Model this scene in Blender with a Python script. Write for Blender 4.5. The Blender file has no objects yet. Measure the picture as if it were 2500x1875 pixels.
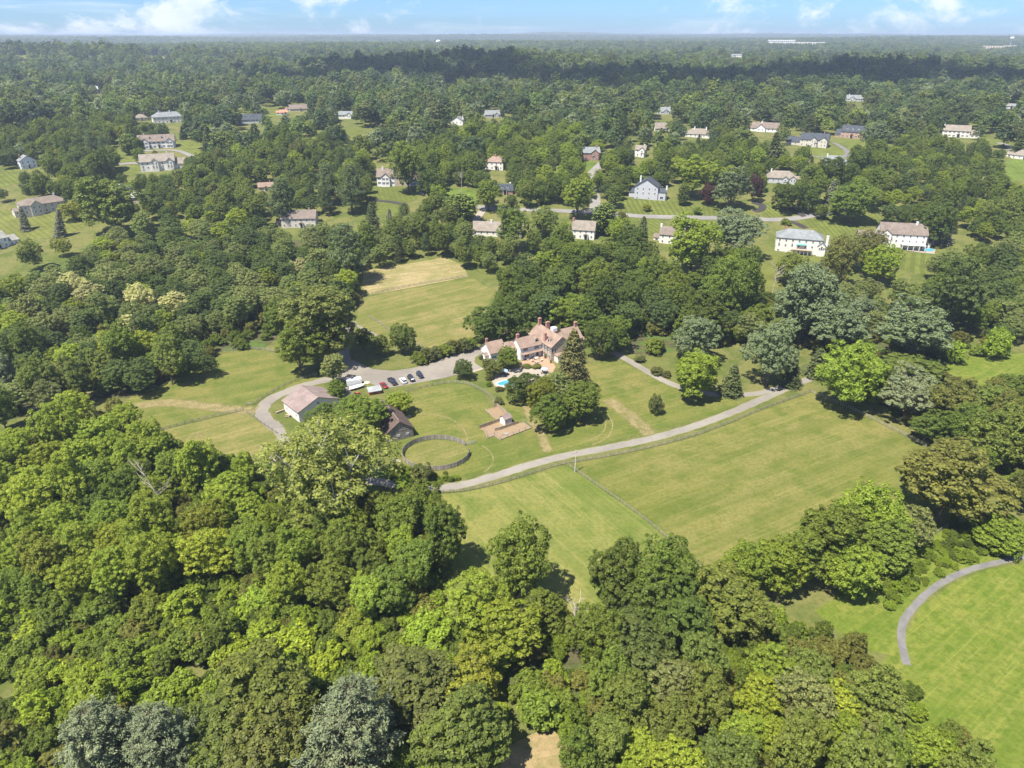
import bpy, bmesh, math, random
import numpy as np
from mathutils import Vector, Matrix
from mathutils.geometry import delaunay_2d_cdt

SC = bpy.context.scene
COL = SC.collection
R = math.radians

# ------------------------------------------------------------------ camera
CAMZ, FPX = 122.0, 1734.0                      # height above the paddock, focal length in pixels of a 2500 wide frame
PITCH = math.atan((937.5 - 86) / FPX)
cam_d = bpy.data.cameras.new('camera'); cam_d.sensor_width = 36.0; cam_d.lens = 36.0 * FPX / 2500
cam_d.clip_start = 1.0; cam_d.clip_end = 60000
cam = bpy.data.objects.new('camera', cam_d); COL.objects.link(cam)
cam.location = (0, 0, CAMZ); cam.rotation_euler = (math.pi / 2 - PITCH, 0, 0)
SC.camera = cam

# ------------------------------------------------------------------ sky, sun, exposure
SUN = Vector((-0.32, -0.33, 0.885)).normalized()          # towards the sun
world = bpy.data.worlds.new('World'); SC.world = world; world.use_nodes = True
wn, wl = world.node_tree.nodes, world.node_tree.links
for n in list(wn): wn.remove(n)
def wnode(t, **kw):
    n = wn.new(t)
    for k, v in kw.items(): setattr(n, k, v)
    return n
sky = wnode('ShaderNodeTexSky', sky_type='NISHITA', sun_disc=False)
sky.sun_elevation = math.asin(SUN.z); sky.sun_rotation = math.atan2(SUN.x, SUN.y)
sky.altitude = 120; sky.air_density = 1.0; sky.dust_density = 0.3; sky.ozone_density = 1.6
tc = wnode('ShaderNodeTexCoord')
def wmath(op, a, b=None, c=None, clamp=False):
    n = wnode('ShaderNodeMath', operation=op, use_clamp=clamp)
    for i, v in enumerate((a, b, c)):
        if v is None: continue
        if isinstance(v, (int, float)): n.inputs[i].default_value = v
        else: wl.new(v, n.inputs[i])
    return n.outputs[0]
sep = wnode('ShaderNodeSeparateXYZ'); wl.new(tc.outputs['Generated'], sep.inputs[0])
dx, dy, dz = sep.outputs
az = wmath('ARCTAN2', dx, dy)
el = wmath('ARCTAN2', dz, wmath('SQRT', wmath('ADD', wmath('MULTIPLY', dx, dx), wmath('MULTIPLY', dy, dy))))
def wnoise(sx, sz, off, scale, detail, rough, dist=0.0):
    v = wnode('ShaderNodeCombineXYZ')
    wl.new(wmath('MULTIPLY_ADD', az, sx, off), v.inputs[0]); wl.new(wmath('MULTIPLY', el, sz), v.inputs[1])
    v.inputs[2].default_value = off * 0.37
    n = wnode('ShaderNodeTexNoise'); n.inputs['Scale'].default_value = scale; n.inputs['Detail'].default_value = detail
    n.inputs['Roughness'].default_value = rough; n.inputs['Distortion'].default_value = dist
    wl.new(v.outputs[0], n.inputs['Vector']); return n.outputs[0]
def wramp(x, lo, hi):
    n = wnode('ShaderNodeMapRange', interpolation_type='SMOOTHSTEP', clamp=True)
    wl.new(x, n.inputs[0]); n.inputs[1].default_value = lo; n.inputs[2].default_value = hi
    return n.outputs[0]
big = wnoise(8.0, 15.0, 9.7, 1.0, 7.0, 0.62, 0.25)       # heaped clouds near the horizon
wisp = wnoise(5.0, 60.0, 2.2, 1.0, 5.0, 0.6, 0.6)        # thin streaks
cov = wmath('MAXIMUM', wramp(big, 0.50, 0.63), wmath('MULTIPLY', wramp(wisp, 0.50, 0.85), 0.5))
shade = wnoise(30.0, 60.0, 1.7, 1.0, 5.0, 0.6)
ccol = wnode('ShaderNodeMix', data_type='RGBA'); wl.new(wramp(shade, 0.3, 0.7), ccol.inputs['Factor'])
ccol.inputs['A'].default_value = (6.0, 6.7, 7.6, 1); ccol.inputs['B'].default_value = (7.4, 7.7, 8.0, 1)
smix = wnode('ShaderNodeMix', data_type='RGBA')
wl.new(wmath('MULTIPLY', cov, 0.85), smix.inputs['Factor'])
# a summer sky: lighter blue than the clear model gives low down
tint = wnode('ShaderNodeMix', data_type='RGBA', blend_type='MULTIPLY'); tint.inputs['Factor'].default_value = 1.0
wl.new(sky.outputs[0], tint.inputs['A']); tint.inputs['B'].default_value = (0.42, 0.67, 1.16, 1)
wl.new(tint.outputs['Result'], smix.inputs['A']); wl.new(ccol.outputs['Result'], smix.inputs['B'])
bg = wnode('ShaderNodeBackground'); bg.inputs['Strength'].default_value = 0.068
wl.new(smix.outputs['Result'], bg.inputs['Color'])
wo = wnode('ShaderNodeOutputWorld'); wl.new(bg.outputs[0], wo.inputs['Surface'])
sun_d = bpy.data.lights.new('sun', 'SUN'); sun_d.energy = 4.7; sun_d.angle = R(0.53); sun_d.color = (1.0, 0.955, 0.87)
sun_o = bpy.data.objects.new('sun', sun_d); COL.objects.link(sun_o)
sun_o.rotation_euler = SUN.to_track_quat('Z', 'Y').to_euler()
SC.view_settings.view_transform = 'Standard'; SC.view_settings.look = 'None'
SC.view_settings.exposure = 1.18; SC.view_settings.gamma = 1.0; SC.view_settings.use_curve_mapping = False
SC.render.engine = 'CYCLES'
cy = SC.cycles
cy.use_denoising = True; cy.denoiser = 'OPENIMAGEDENOISE'
cy.max_bounces = 6; cy.diffuse_bounces = 4; cy.glossy_bounces = 2; cy.transmission_bounces = 3; cy.volume_bounces = 0
cy.transparent_max_bounces = 6; cy.use_fast_gi = False

# ------------------------------------------------------------------ terrain and picture geometry
_ty = np.array([-600, 0, 300, 350, 420, 500, 600, 700, 850, 1100, 1800, 3000, 6000, 16000, 40000.])
_tz = np.array([0, 0, 0, 1.0, 9, 21, 32, 39, 44, 48, 56, 66, 80, 100, 110.])
_dy = np.arange(-600, 3000, 5.0)
_k = np.hanning(17); _k /= _k.sum()
_dz = np.convolve(np.pad(np.interp(_dy, _ty, _tz), 8, mode='edge'), _k, mode='valid')
def sstep(a, b, x):
    t = np.clip((x - a) / (b - a), 0, 1); return t * t * (3 - 2 * t)
HILLS = ((-90, 1480, 300, 150, 30), (-1050, 1850, 420, 220, 24), (760, 1420, 420, 170, 14))
def gh(x, y):
    x = np.asarray(x, float); y = np.asarray(y, float)
    z = np.where(y < 2900, np.interp(y, _dy, _dz), np.interp(y, _ty, _tz))
    a = sstep(400, 700, y)
    z = z + a * 2.2 * np.sin(x / 90 + 1.3) * np.cos(y / 120 + 0.4)
    b = sstep(1000, 2000, y)
    z = z + b * (6 * np.sin(x / 430 + 0.7 + y / 900) * np.sin(y / 390 + 0.2) + 7 * np.sin(x / 900 - y / 700))
    z = z + sstep(3000, 6000, y) * 14 * np.sin(x / 1300 + 2) * np.sin(y / 1100 + x / 4000) + sstep(8000, 13000, y) * (15 * np.sin(x / 1900 + 1.0) + 11 * np.sin(x / 730 + 0.3) + 7 * np.sin(x / 410))
    for (cx, cyy, sx, sy, amp) in HILLS:
        z = z + amp * np.exp(-((x - cx) / sx) ** 2 - ((y - cyy) / sy) ** 2)
    return z
_dzl = [float(q) for q in _dz]
def g1(x, y):
    """the same height for one point, quickly"""
    if y < 280: return 0.0
    if y > 1000: return float(gh(x, y))
    i = (y + 600) / 5.0; k = int(i); f = i - k; z = _dzl[k] * (1 - f) + _dzl[k + 1] * f
    t = min(1, max(0, (y - 400) / 300)); z += t * t * (3 - 2 * t) * 2.2 * math.sin(x / 90 + 1.3) * math.cos(y / 120 + 0.4)
    if y > 600:
        for (cx, cyy, sx, sy, amp) in HILLS: z += amp * math.exp(-((x - cx) / sx) ** 2 - ((y - cyy) / sy) ** 2)
    return z
CP, SP = math.cos(PITCH), math.sin(PITCH)
def ray(u, v):
    a = (u - 1250) / FPX; b = -(v - 937.5) / FPX
    return np.array([a, CP + b * SP, -SP + b * CP])
def project(x, y, z):
    zz = z - CAMZ
    dep = y * CP - zz * SP
    return 1250 + FPX * x / dep, 937.5 - FPX * (y * SP + zz * CP) / dep, dep
def at(u, v, up=0.0):
    """picture point -> the place on the ground (or `up` metres over it) that stands there"""
    d = [float(q) for q in ray(u, v)]; lo, t = 20.0, 20.0
    if d[2] < 0: t = max(20.0, min((CAMZ - 75 - up) / -d[2], 30000)); lo = t
    while t < 30000:
        p = (d[0] * t, d[1] * t, d[2] * t)
        if CAMZ + p[2] <= g1(p[0], p[1]) + up: break
        lo = t; t *= 1.05
    hi = t
    for _ in range(26):
        m = (lo + hi) / 2; p = (d[0] * m, d[1] * m, d[2] * m)
        if CAMZ + p[2] <= g1(p[0], p[1]) + up: hi = m
        else: lo = m
    p = (d[0] * hi, d[1] * hi, d[2] * hi)
    return Vector((p[0], p[1], CAMZ + p[2] - up))
Z = 2212.0
VIEW = {'d': (0, 0, 2500 / Z), 's': (0, 0, 1.0), 'a': (600, 750, 900 / Z), 'b': (1100, 750, 400 / Z), 'c': (640, 850, 400 / Z),
        'e': (0, 200, 640 / Z), 'f': (640, 200, 640 / Z), 'g': (1250, 200, 640 / Z), 'h': (1800, 200, 700 / Z),
        'i': (0, 900, 1000 / Z), 'j': (0, 1350, 1250 / Z), 'k': (1100, 1250, 1400 / Z), 'l': (1500, 650, 1000 / Z), 'm': (0, 550, 900 / Z),
        'n1': (1150, 950, 170 / 2203), 'n2': (820, 900, 240 / Z), 'n3': (1880, 530, 200 / Z), 'n4': (2060, 500, 240 / Z), 'n5': (960, 1040, 240 / Z)}
def S(view, x, y):
    o = VIEW[view]; return o[0] + x * o[2], o[1] + y * o[2]
def W(view, x, y, up=0.0): return at(*S(view, x, y), up)
def WL(view, pts, up=0.0): return [W(view, x, y, up) for x, y in pts]
def inpoly(x, y, poly):
    c = False; n = len(poly); j = n - 1
    for i in range(n):
        xi, yi = poly[i]; xj, yj = poly[j]
        if (yi > y) != (yj > y) and x < (xj - xi) * (y - yi) / (yj - yi) + xi: c = not c
        j = i
    return c

# ------------------------------------------------------------------ materials
MATS = {}
class NT:
    def __init__(s, name):
        s.m = bpy.data.materials.new(name); s.m.use_nodes = True
        s.n = s.m.node_tree.nodes; s.l = s.m.node_tree.links
        for n in list(s.n): s.n.remove(n)
        s.out = s.n.new('ShaderNodeOutputMaterial'); MATS[name] = s.m
    def new(s, t, **kw):
        n = s.n.new(t)
        for k, v in kw.items(): setattr(n, k, v)
        return n
    def put(s, sock, v):
        if isinstance(v, bpy.types.NodeSocket): s.l.new(v, sock)
        elif isinstance(v, (tuple, list)) and len(v) == 3 and sock.type == 'RGBA': sock.default_value = (*v, 1)
        else: sock.default_value = v
    def pos(s, obj=False):
        return s.new('ShaderNodeTexCoord').outputs['Object'] if obj else s.new('ShaderNodeNewGeometry').outputs['Position']
    def mapping(s, vec, rotz=0, scale=(1, 1, 1), loc=(0, 0, 0)):
        if rotz: r = s.new('ShaderNodeMapping'); s.l.new(vec, r.inputs[0]); r.inputs['Rotation'].default_value = (0, 0, rotz); vec = r.outputs[0]
        n = s.new('ShaderNodeMapping'); s.l.new(vec, n.inputs[0])
        n.inputs['Scale'].default_value = scale; n.inputs['Location'].default_value = loc; return n.outputs[0]
    def noise(s, vec, scale, detail=4, rough=0.55, dist=0):
        n = s.new('ShaderNodeTexNoise'); s.l.new(vec, n.inputs['Vector']); n.inputs['Scale'].default_value = scale
        n.inputs['Detail'].default_value = detail; n.inputs['Roughness'].default_value = rough; n.inputs['Distortion'].default_value = dist
        return n.outputs[0]
    def wave(s, vec, scale, dist=0, detail=2):
        n = s.new('ShaderNodeTexWave', wave_type='BANDS', bands_direction='X'); s.l.new(vec, n.inputs['Vector'])
        n.inputs['Scale'].default_value = scale; n.inputs['Distortion'].default_value = dist; n.inputs['Detail'].default_value = detail
        n.inputs['Detail Scale'].default_value = 0.6; return n.outputs['Fac']
    def math(s, op, a, b=0.0, clamp=False):
        n = s.new('ShaderNodeMath', operation=op, use_clamp=clamp); s.put(n.inputs[0], a); s.put(n.inputs[1], b); return n.outputs[0]
    def ramp(s, x, lo, hi, a=0.0, b=1.0):
        n = s.new('ShaderNodeMapRange', interpolation_type='SMOOTHSTEP', clamp=True)
        s.put(n.inputs[0], x); n.inputs[1].default_value = lo; n.inputs[2].default_value = hi
        n.inputs[3].default_value = a; n.inputs[4].default_value = b; return n.outputs[0]
    def mix(s, f, a, b, mode='MIX'):
        n = s.new('ShaderNodeMix', data_type='RGBA', blend_type=mode); s.put(n.inputs['Factor'], f)
        s.put(n.inputs['A'], a); s.put(n.inputs['B'], b); return n.outputs['Result']
    def bump(s, h, strength, dist):
        n = s.new('ShaderNodeBump'); s.put(n.inputs['Height'], h); n.inputs['Strength'].default_value = strength
        n.inputs['Distance'].default_value = dist; return n.outputs[0]
    def surf(s, col, rough=0.8, spec=0.3, metal=0.0, normal=None, coat=0.0, emis=None, trans=0.0):
        b = s.new('ShaderNodeBsdfPrincipled'); s.put(b.inputs['Base Color'], col); s.put(b.inputs['Roughness'], rough)
        b.inputs['Specular IOR Level'].default_value = spec; b.inputs['Metallic'].default_value = metal
        b.inputs['Coat Weight'].default_value = coat; b.inputs['Coat Roughness'].default_value = 0.05
        b.inputs['Transmission Weight'].default_value = trans
        if normal is not None: s.l.new(normal, b.inputs['Normal'])
        s.l.new(b.outputs[0], s.out.inputs[0]); return s.m

def plain(name, col, rough=0.7, spec=0.3, metal=0.0, vary=0.12, scale=1.5, coat=0.0):
    if name in MATS: return MATS[name]
    t = NT(name); p = t.pos(True)
    f = t.noise(p, scale, 4, 0.6)
    dark = tuple(c * (1 - vary) for c in col); lite = tuple(min(1, c * (1 + vary)) for c in col)
    return t.surf(t.mix(t.ramp(f, 0.3, 0.7), dark, lite), rough, spec, metal, coat=coat)

def grass(name, base, dry, lush, streak_ang=None, streak=0.35, stripe=None, cross=None, bare=None, scale=1.0):
    """mown or rough grass: broad patches, fine tufts, mowing streaks (and lawn stripes)"""
    t = NT(name); p = t.pos()
    big = t.noise(p, 0.022 * scale, 5, 0.6); mid = t.noise(p, 0.11 * scale, 5, 0.65); fine = t.noise(p, 0.9, 5, 0.75)
    c = t.mix(t.ramp(big, 0.32, 0.68), base, dry)
    c = t.mix(t.math('MULTIPLY', t.ramp(mid, 0.42, 0.66), 0.8), c, lush)
    c = t.mix(t.ramp(t.noise(p, 0.05 * scale, 6, 0.72, 0.5), 0.56, 0.72, 0, 0.55), c, tuple(min(1, d * 1.12) for d in dry))
    if streak_ang is not None:
        q = t.mapping(p, -streak_ang, (0.022, 0.9, 1)); st = t.noise(q, 1.0, 6, 0.72, 0.3)
        q2 = t.mapping(p, -streak_ang, (0.006, 0.21, 1), (5, 3, 0)); st2 = t.noise(q2, 1.0, 3, 0.6)
        c = t.mix(t.math('MULTIPLY', t.ramp(st, 0.48, 0.66), streak * 1.6), c, tuple(min(1, d * 1.22) for d in dry))
        c = t.mix(t.math('MULTIPLY', t.ramp(st2, 0.46, 0.62), streak * 1.2), c, lush)
    if stripe is not None:
        for ang, per, k in ([stripe] + ([cross] if cross else [])):
            w = t.wave(t.mapping(p, -ang), 1.0 / per * 0.314, 0.6, 2)
            c = t.mix(t.math('MULTIPLY', t.ramp(w, 0.35, 0.65), k), c, tuple(b * 0.55 for b in base))
    if bare:
        bn = t.noise(p, 0.06 * scale, 6, 0.7)
        c = t.mix(t.ramp(bn, 0.62, 0.72, 0, 0.8), c, bare)
    c = t.mix(t.ramp(fine, 0.42, 0.68, 0, 0.5), c, tuple(b * 0.5 for b in base))
    return t.surf(c, 0.95, 0.05, normal=t.bump(t.math('ADD', fine, t.math('MULTIPLY', mid, 2.0)), 0.5, 0.25))

G_BASE, G_DRY, G_LUSH = (0.129, 0.135, 0.031), (0.175, 0.159, 0.050), (0.080, 0.107, 0.017)
grass('ground_grass', (0.114, 0.127, 0.032), (0.163, 0.150, 0.054), (0.067, 0.094, 0.019), bare=None)
def dirw(view, x0, y0, x1, y1):
    a, b = W(view, x0, y0), W(view, x1, y1); return math.atan2(b.y - a.y, b.x - a.x)
grass('field_grass_streaked', G_BASE, G_DRY, G_LUSH, dirw('d', 1290, 1060, 1960, 830), 0.36)
grass('field_grass_front', (0.137, 0.155, 0.035), (0.197, 0.183, 0.055), (0.083, 0.121, 0.020), dirw('d', 1150, 1060, 1350, 1230), 0.32)
grass('lawn_grass', (0.119, 0.135, 0.029), (0.175, 0.155, 0.047), (0.071, 0.105, 0.017), dirw('d', 900, 900, 1080, 860), 0.3)
grass('field_grass_back', (0.144, 0.140, 0.039), (0.214, 0.177, 0.068), (0.101, 0.122, 0.024), dirw('d', 800, 700, 1050, 640), 0.45)
grass('dry_hay_grass', (0.233, 0.193, 0.081), (0.297, 0.234, 0.119), (0.169, 0.161, 0.054), dirw('d', 800, 600, 990, 570), 0.5)
grass('bright_meadow_grass', (0.115, 0.150, 0.021), (0.169, 0.176, 0.036), (0.069, 0.113, 0.012), dirw('d', 2000, 1500, 2212, 1300), 0.35, scale=4.0)
grass('worn_grass', (0.254, 0.193, 0.091), (0.304, 0.221, 0.113), (0.169, 0.154, 0.054), 0.2, 0.3, scale=2)

def floor_mat():
    t = NT('forest_floor'); p = t.pos()
    c = t.mix(t.ramp(t.noise(p, 0.35, 5, 0.65), 0.35, 0.65), (0.055, 0.06, 0.022), (0.10, 0.085, 0.045))
    c = t.mix(t.ramp(t.noise(p, 0.12, 4, 0.6), 0.45, 0.6), c, (0.075, 0.115, 0.025))
    t.surf(c, 0.95, 0.05, normal=t.bump(t.noise(p, 1.2, 5, 0.7), 0.8, 0.4))
floor_mat()
def road_mat(name, col, col2, patch=0.05, edge=None):
    t = NT(name); p = t.pos()
    c = t.mix(t.ramp(t.noise(p, patch, 6, 0.65), 0.35, 0.65), col, col2)
    c = t.mix(t.ramp(t.noise(p, 0.5, 5, 0.7), 0.5, 0.75, 0, 0.5), c, tuple(x * 0.72 for x in col))
    c = t.mix(t.ramp(t.noise(p, 3.0, 3, 0.7), 0.4, 0.8, 0, 0.3), c, tuple(min(1, x * 1.25) for x in col2))
    if edge:        # verge creeping over the sides, paler wheel lines between
        a = t.new('ShaderNodeAttribute', attribute_name='mid').outputs['Fac']
        c = t.mix(t.ramp(t.math('ADD', a, t.math('MULTIPLY', t.math('SUBTRACT', t.noise(p, 0.45, 6, 0.75), 0.5), 1.3)), 0.0, 0.42), edge, c)
    t.surf(c, 0.9, 0.15, normal=t.bump(t.noise(p, 4, 4, 0.7), 0.5, 0.05))
road_mat('gravel', (0.185, 0.166, 0.138), (0.245, 0.220, 0.182), 0.05, (0.17, 0.165, 0.06))
road_mat('gravel_dark', (0.174, 0.155, 0.128), (0.234, 0.205, 0.166))
road_mat('old_asphalt', (0.147, 0.132, 0.114), (0.197, 0.176, 0.152))
road_mat('path_asphalt', (0.125, 0.118, 0.110), (0.175, 0.165, 0.152), 0.3, (0.13, 0.14, 0.045))
road_mat('black_asphalt', (0.041, 0.036, 0.034), (0.055, 0.049, 0.045))
road_mat('street_asphalt', (0.180, 0.168, 0.152), (0.229, 0.212, 0.190))
road_mat('concrete', (0.273, 0.236, 0.186), (0.317, 0.275, 0.219))
road_mat('bare_dirt', (0.218, 0.150, 0.088), (0.251, 0.181, 0.109))
road_mat('brick_paving', (0.300, 0.192, 0.119), (0.339, 0.228, 0.148))

# ------------------------------------------------------------------ object helpers
def link(o, parent=None):
    COL.objects.link(o)
    if parent is not None: o.parent = parent
    return o
def tag(o, label=None, cat=None, group=None, kind=None):
    if label: o['label'] = label
    if cat: o['category'] = cat
    if group: o['group'] = group
    if kind: o['kind'] = kind
    return o
def empty(name, loc, rz=0.0, label=None, cat=None, group=None):
    o = bpy.data.objects.new(name, None); link(o); o.location = loc; o.rotation_euler = (0, 0, rz); o.empty_display_size = 0.5
    return tag(o, label, cat, group)
def setmat(me, mat):
    me.materials.clear(); me.materials.append(MATS[mat] if isinstance(mat, str) else mat)
def mesh_obj(name, verts, faces, mat, parent=None, smooth=False):
    me = bpy.data.meshes.new(name); me.from_pydata([tuple(v) for v in verts], [], faces); setmat(me, mat)
    if smooth: me.polygons.foreach_set('use_smooth', [True] * len(me.polygons))
    return link(bpy.data.objects.new(name, me), parent)
class MB:
    """collects boxes, prisms, tubes; build() makes ONE mesh object of them"""
    def __init__(s): s.v, s.f = [], []
    def add(s, verts, faces):
        o = len(s.v); s.v += [tuple(v) for v in verts]; s.f += [[i + o for i in f] for f in faces]; return s
    def box(s, x0, x1, y0, y1, z0, z1, M=None):
        v = [Vector(p) for p in ((x0, y0, z0), (x1, y0, z0), (x1, y1, z0), (x0, y1, z0), (x0, y0, z1), (x1, y0, z1), (x1, y1, z1), (x0, y1, z1))]
        if M is not None: v = [M @ p for p in v]
        return s.add(v, [(3, 2, 1, 0), (4, 5, 6, 7), (0, 1, 5, 4), (1, 2, 6, 5), (2, 3, 7, 6), (3, 0, 4, 7)])
    def cbox(s, cx, cy, cz, sx, sy, sz, M=None): return s.box(cx - sx / 2, cx + sx / 2, cy - sy / 2, cy + sy / 2, cz - sz / 2, cz + sz / 2, M)
    def prism(s, pts, axis_lo, axis_hi, axis='y'):
        """polygon pts (a,b) extruded; axis y -> (a=x,b=z), x -> (a=y,b=z), z -> (a=x,b=y)"""
        def mk(a, b, t): return {'y': (a, t, b), 'x': (t, a, b), 'z': (a, b, t)}[axis]
        n = len(pts); v = [mk(a, b, axis_lo) for a, b in pts] + [mk(a, b, axis_hi) for a, b in pts]
        f = [list(range(n))[::-1], list(range(n, 2 * n))] + [[i, (i + 1) % n, n + (i + 1) % n, n + i] for i in range(n)]
        return s.add(v, f)
    def tube(s, pts, rad, sides=6, caps=True):
        pts = [Vector(p) for p in pts]; n = len(pts); rad = rad if isinstance(rad, (list, tuple)) else [rad] * n
        v, f = [], []
        for i, p in enumerate(pts):
            d = (pts[min(i + 1, n - 1)] - pts[max(i - 1, 0)]).normalized()
            a = d.orthogonal().normalized() if abs(d.z) < 0.9 else Vector((1, 0, 0)); a = (a - d * a.dot(d)).normalized(); b = d.cross(a)
            for k in range(sides):
                t = 2 * math.pi * k / sides; v.append(p + (a * math.cos(t) + b * math.sin(t)) * rad[i])
        for i in range(n - 1):
            for k in range(sides):
                k2 = (k + 1) % sides; f.append([i * sides + k, i * sides + k2, (i + 1) * sides + k2, (i + 1) * sides + k])
        if caps: f += [list(range(sides))[::-1], [(n - 1) * sides + k for k in range(sides)]]
        return s.add(v, f)
    def lathe(s, prof, cx=0, cy=0, sides=16):
        v, f = [], []; n = len(prof)
        for (r, z) in prof:
            for k in range(sides): t = 2 * math.pi * k / sides; v.append((cx + r * math.cos(t), cy + r * math.sin(t), z))
        for i in range(n - 1):
            for k in range(sides): k2 = (k + 1) % sides; f.append([i * sides + k, i * sides + k2, (i + 1) * sides + k2, (i + 1) * sides + k])
        f += [list(range(sides))[::-1], [(n - 1) * sides + k for k in range(sides)]]
        return s.add(v, f)
    def build(s, name, mat, parent=None, smooth=False): return mesh_obj(name, s.v, s.f, mat, parent, smooth)

def sheet(name, pts, mat, lift, step=None, kind='structure', label=None):
    """a polygon draped on the ground, `lift` metres over it"""
    P = [(p[0], p[1]) for p in pts]
    xs = [p[0] for p in P]; ys = [p[1] for p in P]
    ext = max(max(xs) - min(xs), max(ys) - min(ys))
    step = step or max(4.0, ext / 60)
    B = []
    for i, p in enumerate(P):
        q = P[(i + 1) % len(P)]; L = math.hypot(q[0] - p[0], q[1] - p[1]); n = max(1, int(L / step))
        B += [(p[0] + (q[0] - p[0]) * k / n, p[1] + (q[1] - p[1]) * k / n) for k in range(n)]
    nb = len(B); I = []
    if max(ys) > 320:
        y = min(ys) + step / 2
        while y < max(ys):
            x = min(xs) + step / 2
            while x < max(xs):
                if inpoly(x, y, P): I.append((x, y))
                x += step
            y += step
    r = delaunay_2d_cdt([Vector(p) for p in B + I], [], [list(range(nb))], 1, 1e-4)
    vs = [(v.x, v.y) for v in r[0]]
    zz = gh(np.array([v[0] for v in vs]), np.array([v[1] for v in vs])) + lift
    faces = []
    for f in r[2]:
        a, b, c = (vs[i] for i in f[:3])
        faces.append(list(f) if (b[0] - a[0]) * (c[1] - a[1]) - (b[1] - a[1]) * (c[0] - a[0]) > 0 else list(f)[::-1])
    o = mesh_obj(name, [(v[0], v[1], z) for v, z in zip(vs, zz)], faces, mat)
    return tag(o, label=label, kind=kind)
def smooth_line(pts, n=6):
    """Catmull-Rom through the points"""
    P = [Vector((p[0], p[1])) for p in pts]; out = []
    for i in range(len(P) - 1):
        a, b, c, d = P[max(i - 1, 0)], P[i], P[i + 1], P[min(i + 2, len(P) - 1)]
        for k in range(n):
            t = k / n
            out.append(0.5 * ((2 * b) + (c - a) * t + (2 * a - 5 * b + 4 * c - d) * t * t + (3 * b - a - 3 * c + d) * t ** 3))
    return out + [P[-1]]
def soft_track(name, c1, c2):
    """worn track: fades out into the grass in ragged wheel lines"""
    t = NT(name); p = t.pos(); a = t.new('ShaderNodeAttribute', attribute_name='mid').outputs['Fac']
    col = t.mix(t.ramp(t.noise(p, 0.3, 5, 0.7), 0.35, 0.65), c1, c2); col = t.mix(t.ramp(t.noise(p, 1.5, 4, 0.7), 0.45, 0.7, 0, 0.6), col, (0.13, 0.14, 0.04))
    b = t.new('ShaderNodeBsdfPrincipled'); t.put(b.inputs['Base Color'], col); b.inputs['Roughness'].default_value = 0.95; b.inputs['Specular IOR Level'].default_value = 0.1
    tr = t.new('ShaderNodeBsdfTransparent'); mx = t.new('ShaderNodeMixShader')
    f = t.ramp(t.math('ADD', a, t.math('MULTIPLY', t.math('SUBTRACT', t.noise(p, 0.28, 7, 0.78), 0.5), 2.2)), 0.45, 1.15, 0, 0.7)
    t.l.new(f, mx.inputs[0]); t.l.new(tr.outputs[0], mx.inputs[1]); t.l.new(b.outputs[0], mx.inputs[2]); t.l.new(mx.outputs[0], t.out.inputs[0])
soft_track('worn_track', (0.27, 0.215, 0.10), (0.33, 0.255, 0.125))
def ribbon(name, pts, width, mat, lift, jitter=0.18, seed=1, label=None):
    """a road along the points, with slightly uneven edges"""
    rnd = random.Random(seed); L = smooth_line(pts); v, f = [], []
    for i, p in enumerate(L):
        d = (L[min(i + 1, len(L) - 1)] - L[max(i - 1, 0)]).normalized(); nrm = Vector((-d.y, d.x))
        for k, s in enumerate((-0.5, -0.17, 0.17, 0.5)):
            q = p + nrm * (s * width + (rnd.uniform(-jitter, jitter) if k in (0, 3) else 0)); v.append((q.x, q.y, g1(q.x, q.y) + lift))
        if i:
            for k in range(3): a = (i - 1) * 4 + k; f.append([a, a + 4, a + 5, a + 1][::-1])
    o = mesh_obj(name, v, f, mat); a = o.data.attributes.new('mid', 'FLOAT', 'POINT'); a.data.foreach_set('value', [0.0, 1.0, 1.0, 0.0] * len(L))
    return tag(o, label=label, kind='structure')

# ------------------------------------------------------------------ the ground, fields, roads
def make_ground():
    ys = list(np.arange(-350, 1300, 9.0)); y = ys[-1]
    while y < 26000: y *= 1.035; ys.append(y)
    ts = np.linspace(-1, 1, 170); v = []
    Y = np.repeat(np.array(ys), len(ts)); X = np.tile(ts, len(ys)) * (420 + 1.15 * np.maximum(Y, 0))
    Zz = gh(X, Y); v = np.stack([X, Y, Zz], 1); n = len(ts); f = []
    for i in range(len(ys) - 1):
        for k in range(n - 1): a = i * n + k; f.append([a, a + 1, a + n + 1, a + n])
    return tag(mesh_obj('ground', v, f, 'ground_grass', smooth=True), kind='structure')
make_ground()

FIELDS = []      # (view, polygon): open ground that no scattered tree may cover
def clear(view, pts): FIELDS.append([S(view, x, y) for x, y in pts])
# paddocks
sheet('field_paddock_east', WL('d', [(1240, 1002), (1330, 985), (1420, 965), (1500, 945), (1580, 915), (1650, 885), (1760, 845), (1800, 860), (1880, 900), (1990, 960), (2010, 1060), (1990, 1120), (1900, 1160), (1780, 1200), (1640, 1260), (1560, 1262), (1400, 1118)]), 'field_grass_streaked', 0.020)
sheet('field_paddock_front', WL('d', [(930, 1070), (1000, 1064), (1080, 1048), (1160, 1024), (1225, 1006), (1390, 1120), (1552, 1264), (1500, 1320), (1300, 1340), (1180, 1330), (1090, 1300), (960, 1320), (900, 1280), (900, 1120)]), 'field_grass_front', 0.020)
sheet('lawn', WL('d', [(840, 1020), (850, 890), (900, 830), (985, 820), (1040, 850), (1060, 890), (1130, 800), (1250, 790), (1330, 775), (1430, 825), (1540, 850), (1650, 848), (1560, 888), (1470, 915), (1330, 952), (1210, 976), (1090, 1010), (960, 1040), (880, 1038)]), 'lawn_grass', 0.016)
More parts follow.
